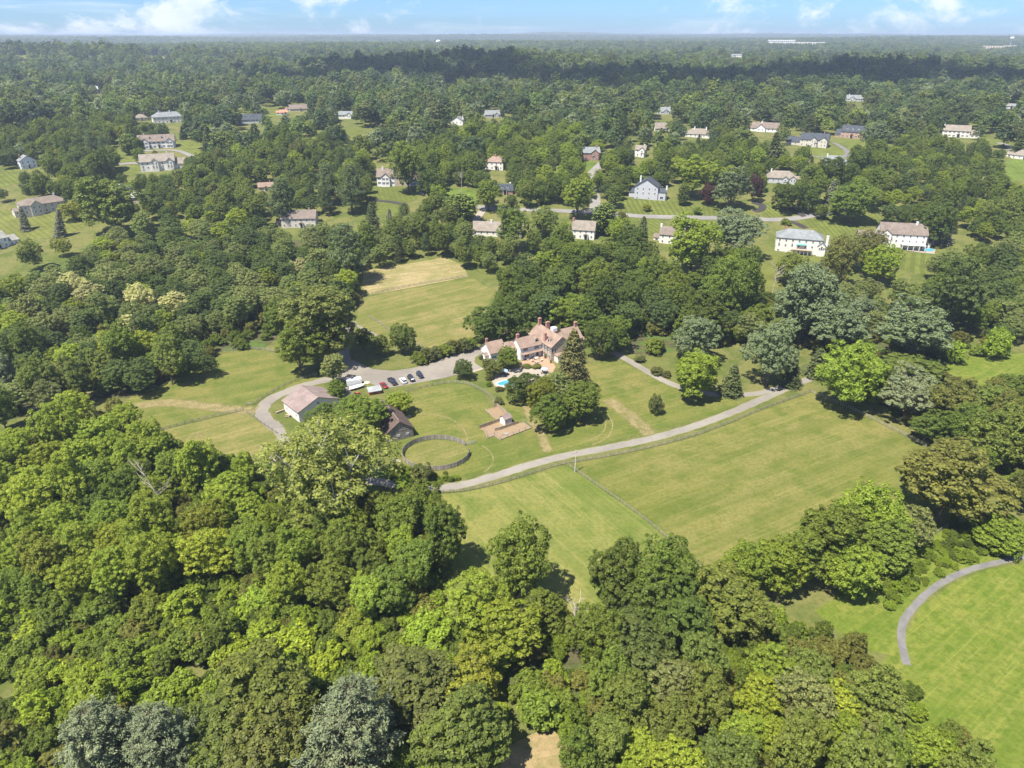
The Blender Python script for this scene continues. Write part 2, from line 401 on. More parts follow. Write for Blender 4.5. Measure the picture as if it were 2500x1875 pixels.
sheet('field_paddock_west', WL('m', [(700, 1100), (820, 1000), (1000, 950), (1180, 830), (1300, 760), (1520, 745), (1680, 760), (1850, 880), (1940, 930), (1700, 985), (1560, 1090), (1450, 1110), (900, 1240), (800, 1200)]), 'lawn_grass', 0.016)
sheet('field_paddock_corner', WL('m', [(900, 1245), (1200, 1180), (1460, 1115), (1640, 1240), (1700, 1330), (1600, 1400), (1000, 1400)]), 'field_grass_back', 0.020)
sheet('field_back', WL('d', [(800, 640), (1020, 600), (1068, 630), (1040, 690), (1025, 735), (930, 752), (850, 740), (770, 700), (775, 660)]), 'field_grass_back', 0.06)
sheet('field_hay', WL('d', [(785, 585), (870, 572), (960, 556), (1000, 572), (1012, 598), (800, 637), (782, 620)]), 'dry_hay_grass', 0.07)
sheet('meadow', WL('d', [(1900, 1440), (1950, 1380), (1990, 1310), (2060, 1260), (2130, 1232), (2240, 1212), (2300, 1300), (2300, 1700), (2010, 1720), (1960, 1560)]), 'bright_meadow_grass', 0.020)
sheet('meadow_verge', WL('d', [(1760, 1320), (1850, 1260), (2000, 1150), (2060, 1110), (2240, 1130), (2240, 1205), (2130, 1224), (2050, 1255), (1980, 1305), (1938, 1380), (1945, 1420), (1850, 1400)]), 'bright_meadow_grass', 0.018)
sheet('meadow_far', WL('d', [(2000, 790), (2100, 770), (2260, 760), (2260, 860), (2180, 850), (2100, 830)]), 'bright_meadow_grass', 0.03)
sheet('clearing', WL('k', [(180, 1010), (230, 900), (330, 850), (440, 840), (480, 900), (470, 1010)]), 'worn_grass', 0.02)
for i, p in enumerate(([('m', 780, 1090), ('m', 1000, 1065), ('m', 1200, 1085), ('m', 1420, 1105), ('m', 1540, 1110)],
                       [('a', 1680, 590), ('a', 1720, 680), ('a', 1780, 780), ('a', 1810, 870)],
                       [('l', -40, 720), ('l', 60, 790), ('l', 130, 850), ('l', 190, 910)],
                       [('m', 400, 1060), ('m', 480, 1050), ('m', 560, 1020), ('m', 560, 900)])):
    ribbon('dirt_track', [W(*q) for q in p], (11, 6, 10, 13)[i], 'worn_track', 0.052, 0.5, i)
for i, p in enumerate(([('a', 2150, 600), ('a', 2200, 700), ('a', 2170, 780), ('a', 2080, 825)], [('a', 2118, 610), ('a', 2160, 700), ('a', 2130, 765), ('a', 2055, 800)], [('a', 1420, 830), ('a', 1475, 880), ('a', 1480, 940), ('a', 1430, 990)],
                       [('m', 1115, 1320), ('m', 1130, 1280), ('m', 1180, 1245), ('m', 1215, 1270)], [('m', 1160, 1310), ('m', 1190, 1260), ('m', 1230, 1240)], [('a', 1050, 640), ('a', 1200, 660), ('a', 1300, 720), ('a', 1330, 800)])):
    ribbon('wheel_track', [W(*q) for q in p], 0.9, 'worn_track', 0.048, 0.2, 40 + i)
# forest floor under the near woods
for i, p in enumerate(([(-60, 940), (250, 885), (420, 990), (560, 1000), (640, 960), (830, 1020), (930, 1090), (960, 1230), (900, 1330), (640, 1420), (300, 1450), (-60, 1420)],
                       [(-60, 640), (200, 540), (480, 510), (740, 520), (780, 660), (640, 700), (560, 760), (400, 800), (300, 860), (200, 860), (-60, 930)],
                       [(1010, 690), (1150, 640), (1300, 590), (1640, 600), (1560, 720), (1420, 770), (1340, 762), (1280, 740), (1040, 725)],
                       [(1000, 1330), (1250, 1350), (1600, 1345), (1830, 1430), (1980, 1600), (2030, 1720), (1240, 1720), (1200, 1500), (950, 1480)],
                       [(1700, 800), (1850, 840), (2000, 930), (2230, 1060), (2230, 900), (2050, 780), (1900, 740), (1800, 770)])):
    sheet('forest_floor', WL('d', p), 'forest_floor', 0.010)
# roads
LANE = WL('d', [(600, 925), (640, 985), (730, 1030), (830, 1042), (880, 1050), (940, 1054), (1000, 1047), (1070, 1028), (1140, 1006), (1220, 985), (1320, 966), (1400, 949), (1480, 927), (1560, 899), (1620, 874), (1680, 847), (1740, 822), (1790, 806), (1840, 800)])
ribbon('road_lane', LANE, 4.0, 'gravel', 0.036, 0.25, 3)
ribbon('road_drive', WL('l', [(-90, 410), (0, 468), (100, 522), (200, 582), (300, 632), (400, 667), (520, 690), (650, 696), (780, 686), (850, 668), (950, 640)]), 3.8, 'gravel', 0.044, 0.12, 4)
ribbon('road_loop', WL('d', [(600, 925), (574, 905), (566, 885), (588, 861), (640, 838), (690, 824), (740, 812), (765, 800)]), 4.8, 'gravel_dark', 0.040, 0.3, 5)
sheet('parking', WL('a', [(580, 450), (560, 380), (600, 310), (650, 320), (760, 372), (880, 382), (1000, 366), (1100, 338), (1200, 305), (1300, 272), (1390, 238), (1450, 262), (1376, 300), (1372, 332), (1420, 366), (1330, 400), (1250, 408), (1190, 425), (1080, 445), (1000, 460), (920, 474), (850, 486), (790, 474), (700, 440)]), 'gravel_dark', 0.032)
ribbon('road_track', WL('a', [(600, 330), (590, 250), (600, 160), (660, 95), (720, 125), (800, 165)]), 4.2, 'gravel_dark', 0.028, 0.3, 6)
ribbon('path', WL('k', [(1760, 590), (1748, 545), (1738, 480), (1746, 425), (1782, 372), (1845, 308), (1925, 256), (2005, 222), (2105, 196), (2212, 172), (2400, 140)]), 1.9, 'path_asphalt', 0.040, 0.08, 7)
ribbon('path', WL('j', [(-60, 600), (0, 690), (4, 760), (-10, 830), (-60, 900)]), 2.4, 'path_asphalt', 0.040, 0.08, 8)
ribbon('road_street', WL('d', [(1030, 447), (1100, 452), (1190, 455), (1262, 458), (1325, 463), (1400, 468), (1490, 470), (1590, 472), (1680, 475), (1730, 470), (1785, 460), (1830, 452)]), 6.4, 'street_asphalt', 0.16, 0.1, 9)
ribbon('road_close', WL('g', [(690, 1100), (705, 1000), (680, 890), (660, 800), (700, 745), (790, 655), (800, 600)]), 7, 'street_asphalt', 0.20, 0.1, 10)
ribbon('road_driveway', WL('f', [(900, 990), (1000, 1005), (1100, 1015), (1220, 1042)]), 3.6, 'black_asphalt', 0.16, 0.1, 11)
ribbon('road_driveway', WL('f', [(1870, 1075), (1830, 1130), (1790, 1190)]), 5, 'concrete', 0.22, 0.1, 12)
ribbon('road_street', WL('e', [(900, 715), (1000, 697), (1100, 688), (1240, 684)]), 6, 'street_asphalt', 0.16, 0.1, 13)
ribbon('road_street', WL('e', [(1060, 560), (1150, 572), (1250, 582), (1350, 577), (1450, 577), (1540, 592), (1620, 628)]), 5, 'street_asphalt', 0.16, 0.1, 14)
ribbon('road_driveway', WL('h', [(740, 470), (800, 500), (845, 535), (840, 570), (770, 585), (580, 575)]), 5, 'path_asphalt', 0.18, 0.1, 15)
ribbon('road_driveway', WL('h', [(120, 930), (190, 950), (185, 985), (130, 1000)]), 5, 'black_asphalt', 0.2, 0.1, 16)
ribbon('road_driveway', WL('h', [(400, 965), (440, 1000), (520, 1040)]), 4.5, 'black_asphalt', 0.2, 0.1, 17)
ribbon('road_driveway', WL('h', [(400, 1075), (470, 1100), (530, 1130)]), 4.5, 'black_asphalt', 0.2, 0.1, 18)
ribbon('road_driveway', WL('h', [(2010, 470), (2080, 490), (2120, 525), (2040, 525)]), 5, 'street_asphalt', 0.2, 0.1, 19)
# striped lawns between the neighbours' houses
def lawn(view, pts, d, per=3.0, k=0.75, cross=None, tone=0):
    nm = 'lawn_striped_%d' % len(FIELDS)
    b = [(0.116, 0.134, 0.030), (0.134, 0.144, 0.035), (0.100, 0.136, 0.025)][tone]
    grass(nm, b, tuple(x * 1.3 for x in b), tuple(x * 0.75 for x in b), stripe=(dirw(view, *d) + math.pi / 2, per, k * 0.72), cross=(dirw(view, *cross) + math.pi / 2, per, k * 0.5) if cross else None)
    sheet('lawn', WL(view, pts), nm, 0.09); clear(view, pts)
lawn('g', [(915, 955), (985, 985), (1250, 990), (1500, 1015), (1560, 1060), (1560, 1135), (1300, 1125), (860, 1112), (900, 1050)], (950, 985, 1010, 1110), 3.4)
lawn('g', [(1590, 1040), (1750, 1068), (1765, 1148), (1600, 1142)], (1640, 1045, 1660, 1140), 3.0)
lawn('g', [(975, 1150), (1250, 1160), (1240, 1330), (1130, 1310), (1090, 1180), (980, 1190)], (1100, 1200, 1250, 1290), 3.2, 0.6)
lawn('f', [(915, 890), (1000, 890), (1250, 862), (1320, 880), (1310, 990), (1220, 1018), (1100, 1000), (930, 988)], (930, 950, 1200, 900), 3.4, 0.6, (960, 890, 990, 990))
lawn('f', [(930, 1015), (1080, 1022), (1200, 1050), (1160, 1110), (960, 1130)], (950, 1050, 1150, 1060), 3.2, 0.35)
lawn('f', [(1540, 890), (1800, 900), (1830, 1050), (1990, 1065), (1780, 1070), (1540, 1030)], (1560, 930, 1760, 990), 3, 0.15, None, 2)
lawn('g', [(600, 665), (730, 670), (720, 735), (640, 760), (610, 740)], (610, 670, 700, 740), 3, 0.1, None, 2)
lawn('h', [(175, 930), (275, 925), (445, 1030), (205, 1052)], (190, 950, 300, 1040), 3)
lawn('h', [(450, 1075), (620, 1040), (760, 1020), (1000, 1020), (1260, 1045), (1060, 1100), (880, 1160), (720, 1200), (640, 1150)], (620, 1060, 700, 1150), 3, 0.6)
lawn('h', [(170, 1270), (300, 1330), (560, 1345), (690, 1300), (720, 1420), (640, 1500), (500, 1500), (380, 1560), (150, 1660), (190, 1420)], (500, 1360, 700, 1420), 2.6, 0.55, None, 1)
lawn('h', [(1240, 1325), (1490, 1312), (1460, 1500), (1240, 1440)], (1330, 1320, 1320, 1460), 5, 0.7)
lawn('h', [(1160, 1470), (1300, 1460), (1200, 1600), (1080, 1620)], (1100, 1560, 1260, 1500), 3, 0.5)
lawn('h', [(740, 450), (960, 435), (1010, 470), (940, 520), (860, 520), (800, 480)], (760, 460, 900, 520), 3.5, 0.3)
lawn('h', [(500, 510), (620, 500), (750, 505), (840, 530), (800, 580), (600, 600), (560, 560)], (560, 520, 750, 580), 3.5, 0.4)
lawn('h', [(1860, 450), (2050, 430), (2212, 500), (2212, 520), (2060, 510)], (1900, 450, 2150, 500), 4, 0.15)
lawn('h', [(2080, 600), (2240, 590), (2240, 760), (2060, 760)], (2100, 620, 2200, 740), 4, 0.2, None, 2)
lawn('h', [(615, 870), (740, 920), (745, 995), (640, 990)], (640, 900, 720, 980), 4, 0.05, None, 1)
lawn('e', [(-40, 1080), (230, 1065), (500, 1110), (700, 1060), (800, 1070), (800, 1180), (560, 1300), (280, 1330), (-40, 1240)], (30, 1090, 190, 1210), 3.2, 0.5, (30, 1200, 300, 1100), 1)
lawn('e', [(950, 540), (1010, 530), (1110, 600), (1130, 670), (1010, 680)], (980, 560, 1100, 640), 4, 0.35)
lawn('e', [(1490, 505), (1690, 500), (1680, 620), (1600, 605), (1520, 580)], (1520, 520, 1640, 590), 4, 0.4)
lawn('e', [(960, 730), (1200, 700), (1210, 740), (1060, 780), (980, 780)], (980, 750, 1180, 720), 4, 0.35)
lawn('e', [(-20, 750), (120, 740), (180, 850), (60, 880), (-20, 890)], (0, 780, 100, 860), 3.5, 0.6)
lawn('f', [(640, 430), (720, 400), (850, 390), (830, 420), (720, 450), (690, 470)], (650, 430, 800, 400), 5, 0.1)
lawn('f', [(20, 300), (70, 265), (160, 255), (150, 290), (60, 320)], (30, 300, 130, 270), 5, 0.1)
clear('d', [(790, 590), (960, 556), (1010, 590), (1068, 630), (1040, 735), (900, 765), (790, 720), (760, 690)])
clear('l', [(1720, 520), (1850, 470), (2230, 430), (2230, 640), (2000, 660), (1800, 640)])
clear('j', [(-50, 560), (110, 600), (70, 690), (-50, 760)])

# ------------------------------------------------------------------ trees
def leaf_material(name, trans=0.46, under=None, spread=0.35):
    """leaf colour comes from the object's own colour, each leaf a little different; light passes through"""
    t = NT(name); oi = t.new('ShaderNodeObjectInfo')
    at_ = t.new('ShaderNodeAttribute', attribute_name='var')
    var = at_.outputs['Fac']
    c = t.mix(t.ramp(var, 0.0, 1.0), t.mix(1.0, oi.outputs['Color'], (1 - spread, 1 - spread, 1 - spread * 0.9), 'MULTIPLY'),
              t.mix(1.0, oi.outputs['Color'], (1 + spread * 1.15, 1 + spread, 1 + spread * 0.5), 'MULTIPLY'))
    # fine mottling through the crown so that no two boughs match
    c = t.mix(t.ramp(t.noise(t.pos(), 0.22, 3, 0.6), 0.35, 0.7, 0, 0.45), c, t.mix(1.0, c, (0.72, 0.80, 0.80), 'MULTIPLY'))
    if under:
        geo = t.new('ShaderNodeNewGeometry'); c = t.mix(t.math('MULTIPLY', geo.outputs['Backfacing'], 0.8), c, under)
    pb = t.new('ShaderNodeBsdfPrincipled'); t.put(pb.inputs['Base Color'], c); pb.inputs['Roughness'].default_value = 0.55
    pb.inputs['Specular IOR Level'].default_value = 0.22
    tr = t.new('ShaderNodeBsdfTranslucent'); t.put(tr.inputs['Color'], t.mix(1.0, c, (1.15, 1.25, 0.6), 'MULTIPLY'))
    mx = t.new('ShaderNodeMixShader'); mx.inputs[0].default_value = trans
    t.l.new(pb.outputs[0], mx.inputs[1]); t.l.new(tr.outputs[0], mx.inputs[2]); t.l.new(mx.outputs[0], t.out.inputs[0])
leaf_material('leaf'); leaf_material('leaf_silver', 0.25, (0.155, 0.195, 0.095), 0.45); leaf_material('needle', 0.12, None, 0.3)
plain('bark', (0.11, 0.085, 0.062), 0.95, 0.1, vary=0.4, scale=3)
plain('pale_bark', (0.52, 0.47, 0.39), 0.9, 0.1, vary=0.35, scale=1.2)
plain('dead_wood', (0.40, 0.35, 0.29), 0.95, 0.1, vary=0.3, scale=2)

def leaf_mesh(name, C, N, size, rng, mat, aspect=0.62, along=None):
    """n small pointed leaf sprays at C facing N"""
    n = len(C); N = N / np.linalg.norm(N, axis=1, keepdims=True)
    T = along if along is not None else rng.normal(size=(n, 3))
    T = T - N * (T * N).sum(1, keepdims=True); T /= np.linalg.norm(T, axis=1, keepdims=True) + 1e-9
    B = np.cross(N, T); s = size * rng.uniform(0.45, 1.55, (n, 1)); a = s * 0.5; b = s * 0.5 * aspect
    bend = N * s * rng.uniform(-0.18, 0.05, (n, 1))
    V = np.stack([C - T * a + bend, C + B * b + T * a * 0.15, C + T * a + bend, C - B * b + T * a * 0.15], 1).reshape(-1, 3)
    me = bpy.data.meshes.new(name)
    me.vertices.add(4 * n); me.vertices.foreach_set('co', V.astype(np.float32).ravel())
    me.loops.add(4 * n); me.loops.foreach_set('vertex_index', np.arange(4 * n, dtype=np.int32))
    me.polygons.add(n); me.polygons.foreach_set('loop_start', np.arange(0, 4 * n, 4, dtype=np.int32))
    me.update(calc_edges=True)
    at_ = me.attributes.new('var', 'FLOAT', 'FACE'); at_.data.foreach_set('value', rng.uniform(0, 1, n).astype(np.float32))
    setmat(me, mat); return me

def unit(rng, n):
    v = rng.normal(size=(n, 3)); return v / np.linalg.norm(v, axis=1, keepdims=True)

def broad_proto(seed, wid=12.0, hgt=15.0, base=0.18, lobes=9, nclump=110, rcl=1.35, leaves=110, leaf=0.42, flat=0.8, gap=0.0, lob_r=0.5, mat='leaf', top=1.0, limb='bark', limb_r=1.0, nlimb=7):
    """a broadleaf tree: limbs carry lobes, lobes carry leafy boughs, boughs carry leaf sprays"""
    rng = np.random.default_rng(seed)
    Rx = wid / 2; z0 = hgt * base; Hc = hgt - z0; zc = z0 + Hc * 0.5; Rz = Hc / 2
    L = []
    k = 0
    while len(L) < lobes:
        d = unit(rng, 1)[0]; d[2] = d[2] * 0.9 + 0.15; r = rng.uniform(0.36, 0.84)
        p = d * r
        if all(np.linalg.norm(p - q[0]) > 0.36 for q in L) or k > 200: L.append((p, lob_r * rng.uniform(0.7, 1.25)))
        k += 1
    L.append((np.array([rng.uniform(-.1, .1), rng.uniform(-.1, .1), 0.42 * top]), lob_r))
    C, O, tries = [], [], 0
    while len(C) < nclump and tries < 60000:
        tries += 1
        p, r = L[rng.integers(len(L))]; d = unit(rng, 1)[0]
        if d[2] < -0.55: continue
        q = p + d * r * rng.uniform(0.82, 1.0)
        if any(np.linalg.norm((q - a) / b) < 0.8 for a, b in L if a is not p): continue
        if q[2] < -1.0 or any(np.linalg.norm((q - c) * np.array([Rx, Rx, Rz])) < rcl * (0.75 + gap) for c in C): 
            if rng.random() < 0.93: continue
        C.append(q); O.append(d)
    C = np.array(C) * np.array([Rx, Rx, Rz]) + np.array([0, 0, zc]); O = np.array(O)
    m = len(C); rc = rcl * rng.uniform(0.55, 1.45, m); fl = flat * rng.uniform(0.6, 1.5, m)
    C = C + O * (rng.uniform(-0.3, 1.0, m) ** 3 * rcl * 1.2)[:, None]
    idx = np.repeat(np.arange(m), leaves); n = len(idx)
    d = unit(rng, n) + O[idx] * 0.5 + np.array([0, 0, 0.35]); d /= np.linalg.norm(d, axis=1, keepdims=True)
    P = C[idx] + d * (rc[idx] * rng.uniform(0.45, 1.05, n) ** 0.7)[:, None] * np.stack([np.ones(n), np.ones(n), fl[idx]], 1)
    N = d * 0.8 + np.array([0, 0, 0.55]) + unit(rng, n) * 0.5
    # sparse leaves deep in the crown
    ni = int(n * 0.10); pi_ = unit(rng, ni) * (rng.uniform(0.1, 0.75, ni) ** 0.5)[:, None] * np.array([Rx, Rx, Rz]) * 0.85 + np.array([0, 0, zc])
    P = np.concatenate([P, pi_]); N = np.concatenate([N, unit(rng, ni) + np.array([0, 0, 0.6])])
    # fit the crown to its stated width and height
    rr = np.percentile(np.hypot(P[:, 0], P[:, 1]), 96.5); fx = Rx / rr; zt = np.percentile(P[:, 2], 99.5); fz = (hgt - zc) / max(0.1, zt - zc)
    P = np.stack([P[:, 0] * fx, P[:, 1] * fx, np.maximum(zc + (P[:, 2] - zc) * min(1.0, fz), 0.3 if base > 0 else -0.2)], 1); Rx *= min(1.0, fx * 1.1)
    crown = leaf_mesh('crown', P, N, leaf, rng, mat)
    b = MB(); tr = wid * 0.026 * limb_r
    b.tube([(0, 0, -0.4), (0.05, 0, z0 * 0.5), (0.1, 0.05, z0 * 1.1), (0.1, 0, zc), (0.05, 0.1, z0 + Hc * 0.8)], [tr * 1.5, tr, tr * 0.85, tr * 0.5, tr * 0.15], 7)
    for p, r in L[:nlimb]:
        e = np.array(p) * np.array([Rx, Rx, Rz]) * 1.02 + np.array([0, 0, zc]); s = z0 * rng.uniform(0.8, 1.2) + Hc * 0.08
        m1 = e * np.array([0.45, 0.45, 0]) + np.array([0, 0, s + (e[2] - s) * 0.4])
        b.tube([(0.1, 0, s), m1, e], [tr * 0.55, tr * 0.38, tr * 0.12], 5)
        for _ in range(2 if limb_r <= 1 else 4):
            q = e + unit(rng, 1)[0] * np.array([2.2, 2.2, 1.6]) * limb_r; b.tube([m1 * 0.4 + e * 0.6, q], [tr * 0.22, tr * 0.07], 4)
    tm = bpy.data.meshes.new('trunk'); tm.from_pydata(b.v, [], b.f); setmat(tm, limb)
    return dict(crown=crown, trunk=tm, wid=wid, hgt=hgt)

def conifer_proto(seed, wid, hgt, kind, leaf=0.42, dens=1.0):
    """whorled boughs with needle sprays: 'spruce' (dense cone), 'pine' (open tiers), 'column'"""
    rng = np.random.default_rng(seed); P, N, A = [], [], []; b = MB(); tr = wid * 0.03
    b.tube([(0, 0, -0.4), (0, 0, hgt * 0.5), (0, 0, hgt * 0.98)], [tr * 1.3, tr * 0.8, 0.04], 7)
    tiers = {'spruce': 30, 'pine': 18, 'column': 26}[kind]
    for i in range(tiers):
        f = (i + 0.3) / tiers; z = hgt * ((0.05 if kind != 'pine' else 0.16) + f * (0.94 if kind != 'pine' else 0.82))
        if kind == 'spruce': L = wid / 2 * (1 - f) ** 0.72 * rng.uniform(0.78, 1.12) + 0.25
        elif kind == 'column': L = wid / 2 * min(1, (1 - f) * 2.2) ** 0.6 * (0.8 + 0.2 * min(1, f * 5)) + 0.15
        else: L = wid / 2 * min(1.0, 0.55 + f * 1.6) * (1.02 - f) ** 0.62 * rng.uniform(0.72, 1.12) + 0.4
        nb = {'spruce': 13, 'pine': 8, 'column': 10}[kind]; off = rng.uniform(0, 6.28)
        for k in range(nb):
            a = off + 2 * math.pi * (k + rng.uniform(-0.3, 0.3)) / nb; l = L * rng.uniform(0.72, 1.12)
            rise = {'spruce': -0.28, 'pine': 0.22, 'column': 0.9}[kind] + rng.uniform(-0.08, 0.08)
            d = np.array([math.cos(a), math.sin(a), 0.0]); side = np.array([-d[1], d[0], 0])
            tip = np.array([0, 0, z]) + d * l + np.array([0, 0, l * rise])
            if kind == 'pine' or i % 3 == 0: b.tube([(0, 0, z), tuple(tip * 0.92 + np.array([0, 0, z]) * 0.08)], [tr * 0.28 * (1 - f * 0.6), 0.03], 4, False)
            m = int((34 if kind == 'spruce' else 80 if kind == 'pine' else 22) * dens * max(0.25, l / (wid / 2)))
            t = rng.uniform(0.12 if kind != 'pine' else 0.35, 1.05, m) ** 0.8
            wv = (0.30 if kind == 'spruce' else 0.34 if kind == 'pine' else 0.2) * l * (1.15 - 0.75 * t) + 0.15
            sd = rng.uniform(-1, 1, m) * wv
            p = np.array([0, 0, z]) + d * (l * t)[:, None] + side * sd[:, None]
            p[:, 2] += l * rise * t + rng.normal(0, 0.16 if kind != 'pine' else 0.28, m) * (1 if kind != 'spruce' else 0.8) - (np.abs(sd) * 0.25 if kind == 'spruce' else 0)
            if kind == 'pine':          # needles stand in tufts along the bough
                p[:, 2] += 0.10 * l * t * t; q = max(4, m // 14); c = rng.integers(0, q, m); p = p[:q][c] + rng.normal(0, 0.17, (m, 3)) + np.array([0, 0, 0.08]); sd = sd[:q][c]
            P.append(p); al = d * 0.8 + side * np.sign(sd)[:, None] * 0.8 + rng.normal(0, 0.3, (m, 3)); A.append(al)
            N.append(np.array([0, 0, 1.0]) + rng.normal(0, 0.45, (m, 3)) + d * 0.35)
    P, N, A = np.concatenate(P), np.concatenate(N), np.concatenate(A)
    crown = leaf_mesh('crown', P, N, leaf, rng, 'needle', 0.5 if kind != 'pine' else 0.42, A)
    tm = bpy.data.meshes.new('trunk'); tm.from_pydata(b.v, [], b.f); setmat(tm, 'bark')
    return dict(crown=crown, trunk=tm, wid=wid, hgt=hgt)

PROTO = {}
def leafc(c, k=1.0): return (c[0] * LEAFK * k * 1.15, c[1] * LEAFK * k * 1.0, c[2] * LEAFK * k * 0.80)
LEAFK = 2.08      # overall leaf albedo
def protos():
    B = broad_proto
    PROTO['round'] = [B(11, 12, 13.5, 0.05, 10, 250, 0.85, 62, 0.40, gap=0.25), B(12, 12.5, 13, 0.04, 9, 250, 0.9, 62, 0.42, gap=0.25, lob_r=0.5), B(13, 12, 14.5, 0.06, 12, 260, 0.85, 60, 0.40, gap=0.25, lob_r=0.42), B(14, 12.5, 14, 0.05, 13, 260, 0.85, 60, 0.40, gap=0.3, lob_r=0.38)]
    PROTO['tall'] = [B(21, 11, 17, 0.08, 12, 250, 0.9, 62, 0.42, gap=0.25, lob_r=0.40), B(22, 11, 18, 0.08, 15, 260, 0.85, 62, 0.42, gap=0.3, lob_r=0.33, top=1.2), B(23, 11, 16.5, 0.06, 14, 250, 0.9, 62, 0.42, gap=0.25, lob_r=0.36), B(24, 11.5, 16, 0.06, 16, 260, 0.85, 60, 0.42, gap=0.35, lob_r=0.32)]
    PROTO['open'] = [B(31, 13, 15, 0.12, 15, 240, 0.9, 58, 0.42, flat=0.5, gap=0.4, lob_r=0.34), B(32, 13, 14.5, 0.12, 16, 240, 0.85, 58, 0.42, flat=0.45, gap=0.45, lob_r=0.32), B(33, 12.5, 15.5, 0.10, 17, 250, 0.85, 56, 0.40, flat=0.55, gap=0.4, lob_r=0.32)]
    PROTO['silver'] = [B(41, 12.5, 14.5, 0.06, 14, 240, 0.85, 62, 0.40, flat=0.75, gap=0.35, lob_r=0.36, mat='leaf_silver'), B(42, 12, 15, 0.06, 15, 240, 0.85, 62, 0.40, flat=0.7, gap=0.35, lob_r=0.34, mat='leaf_silver')]
    PROTO['sycamore'] = [B(51, 19, 20, 0.1, 22, 420, 0.95, 46, 0.42, flat=0.8, gap=0.5, lob_r=0.28, limb='pale_bark', limb_r=1.15, nlimb=20)]
    PROTO['pine'] = [conifer_proto(61, 12, 18, 'pine', 0.30, 4.2), conifer_proto(62, 13, 17, 'pine', 0.30, 4.2)]
    PROTO['spruce'] = [conifer_proto(71, 6.5, 15, 'spruce', 0.5), conifer_proto(72, 7, 14, 'spruce', 0.5)]
    PROTO['broadspruce'] = [conifer_proto(74, 9, 14, 'spruce', 0.42, 2.2)]
    PROTO['cone'] = [conifer_proto(73, 4, 9, 'column', 0.42, 1.3)]
    PROTO['bush'] = [B(81, 5, 3.8, -0.05, 7, 60, 0.75, 85, 0.30, lob_r=0.55, nlimb=3), B(82, 5, 3.4, -0.05, 8, 60, 0.75, 85, 0.30, lob_r=0.5, nlimb=3), B(83, 5, 4.6, -0.03, 9, 64, 0.7, 80, 0.30, lob_r=0.46, nlimb=3)]
    # lighter ones for the far woods
    PROTO['far'] = [B(91, 12, 13.5, 0.1, 8, 60, 1.6, 28, 0.95), B(92, 12, 15.5, 0.12, 9, 60, 1.55, 28, 0.95, lob_r=0.44), B(93, 13, 13, 0.12, 10, 60, 1.6, 28, 0.95, flat=0.6, lob_r=0.42), B(94, 11, 17, 0.12, 10, 60, 1.5, 28, 0.95, lob_r=0.42)]
    PROTO['distant'] = [B(95, 13, 13, 0.0, 8, 26, 2.4, 14, 2.0), B(96, 13, 15, 0.0, 8, 26, 2.4, 14, 2.0, lob_r=0.45)]
protos()

# kind -> (prototypes, leaf colour, look words, object name, category)
KIND = {
    'oak': ('round', (0.050, 0.078, 0.018), 'dark green', 'broadleaf_tree'), 'maple': ('round', (0.072, 0.108, 0.020), 'mid-green', 'broadleaf_tree'),
    'bright': ('tall', (0.098, 0.142, 0.021), 'bright green', 'broadleaf_tree'), 'walnut': ('open', (0.110, 0.152, 0.022), 'yellow-green feathery', 'broadleaf_tree'),
    'locust': ('open', (0.048, 0.076, 0.026), 'dark blue-green feathery', 'broadleaf_tree'), 'silver': ('silver', (0.090, 0.124, 0.045), 'silvery grey-green', 'broadleaf_tree'),
    'white': ('silver', (0.20, 0.22, 0.13), 'whitish', 'broadleaf_tree'), 'sage': ('open', (0.095, 0.122, 0.052), 'grey-green', 'broadleaf_tree'),
    'olive': ('tall', (0.075, 0.104, 0.026), 'olive green', 'broadleaf_tree'), 'brown': ('tall', (0.074, 0.090, 0.028), 'brownish olive', 'broadleaf_tree'),
    'tallgreen': ('tall', (0.066, 0.098, 0.019), 'tall green', 'broadleaf_tree'), 'gold': ('round', (0.098, 0.124, 0.021), 'golden green', 'broadleaf_tree'),
    'sycamore': ('sycamore', (0.105, 0.124, 0.036), 'pale olive', 'broadleaf_tree'),
    'pine': ('pine', (0.052, 0.080, 0.034), 'green layered', 'pine_tree'), 'bluepine': ('pine', (0.064, 0.086, 0.056), 'blue-grey', 'pine_tree'),
    'spruce': ('spruce', (0.046, 0.064, 0.026), 'dark conical', 'spruce_tree'), 'bluespruce': ('spruce', (0.078, 0.096, 0.074), 'blue-grey conical', 'spruce_tree'),
    'broadspruce': ('broadspruce', (0.048, 0.056, 0.024), 'broad olive conical', 'spruce_tree'),
    'cone': ('cone', (0.060, 0.090, 0.022), 'pointed green', 'conifer_tree'), 'bush': ('bush', (0.075, 0.110, 0.018), 'leafy green', 'shrub'),
    'vine': ('bush', (0.110, 0.160, 0.020), 'vine-smothered bright green', 'shrub'), 'plum': ('round', (0.040, 0.018, 0.022), 'dark purple', 'broadleaf_tree'),
    'hedge': ('bush', (0.058, 0.072, 0.026), 'dull green', 'shrub'), 'holly': ('round', (0.034, 0.056, 0.014), 'very dark green', 'broadleaf_tree'),
}
rngT = random.Random(7)
TREES = []        # every standing tree: dict(kind, x, y, s (width scale), hs (height scale), where, u, v, wpx, hand)
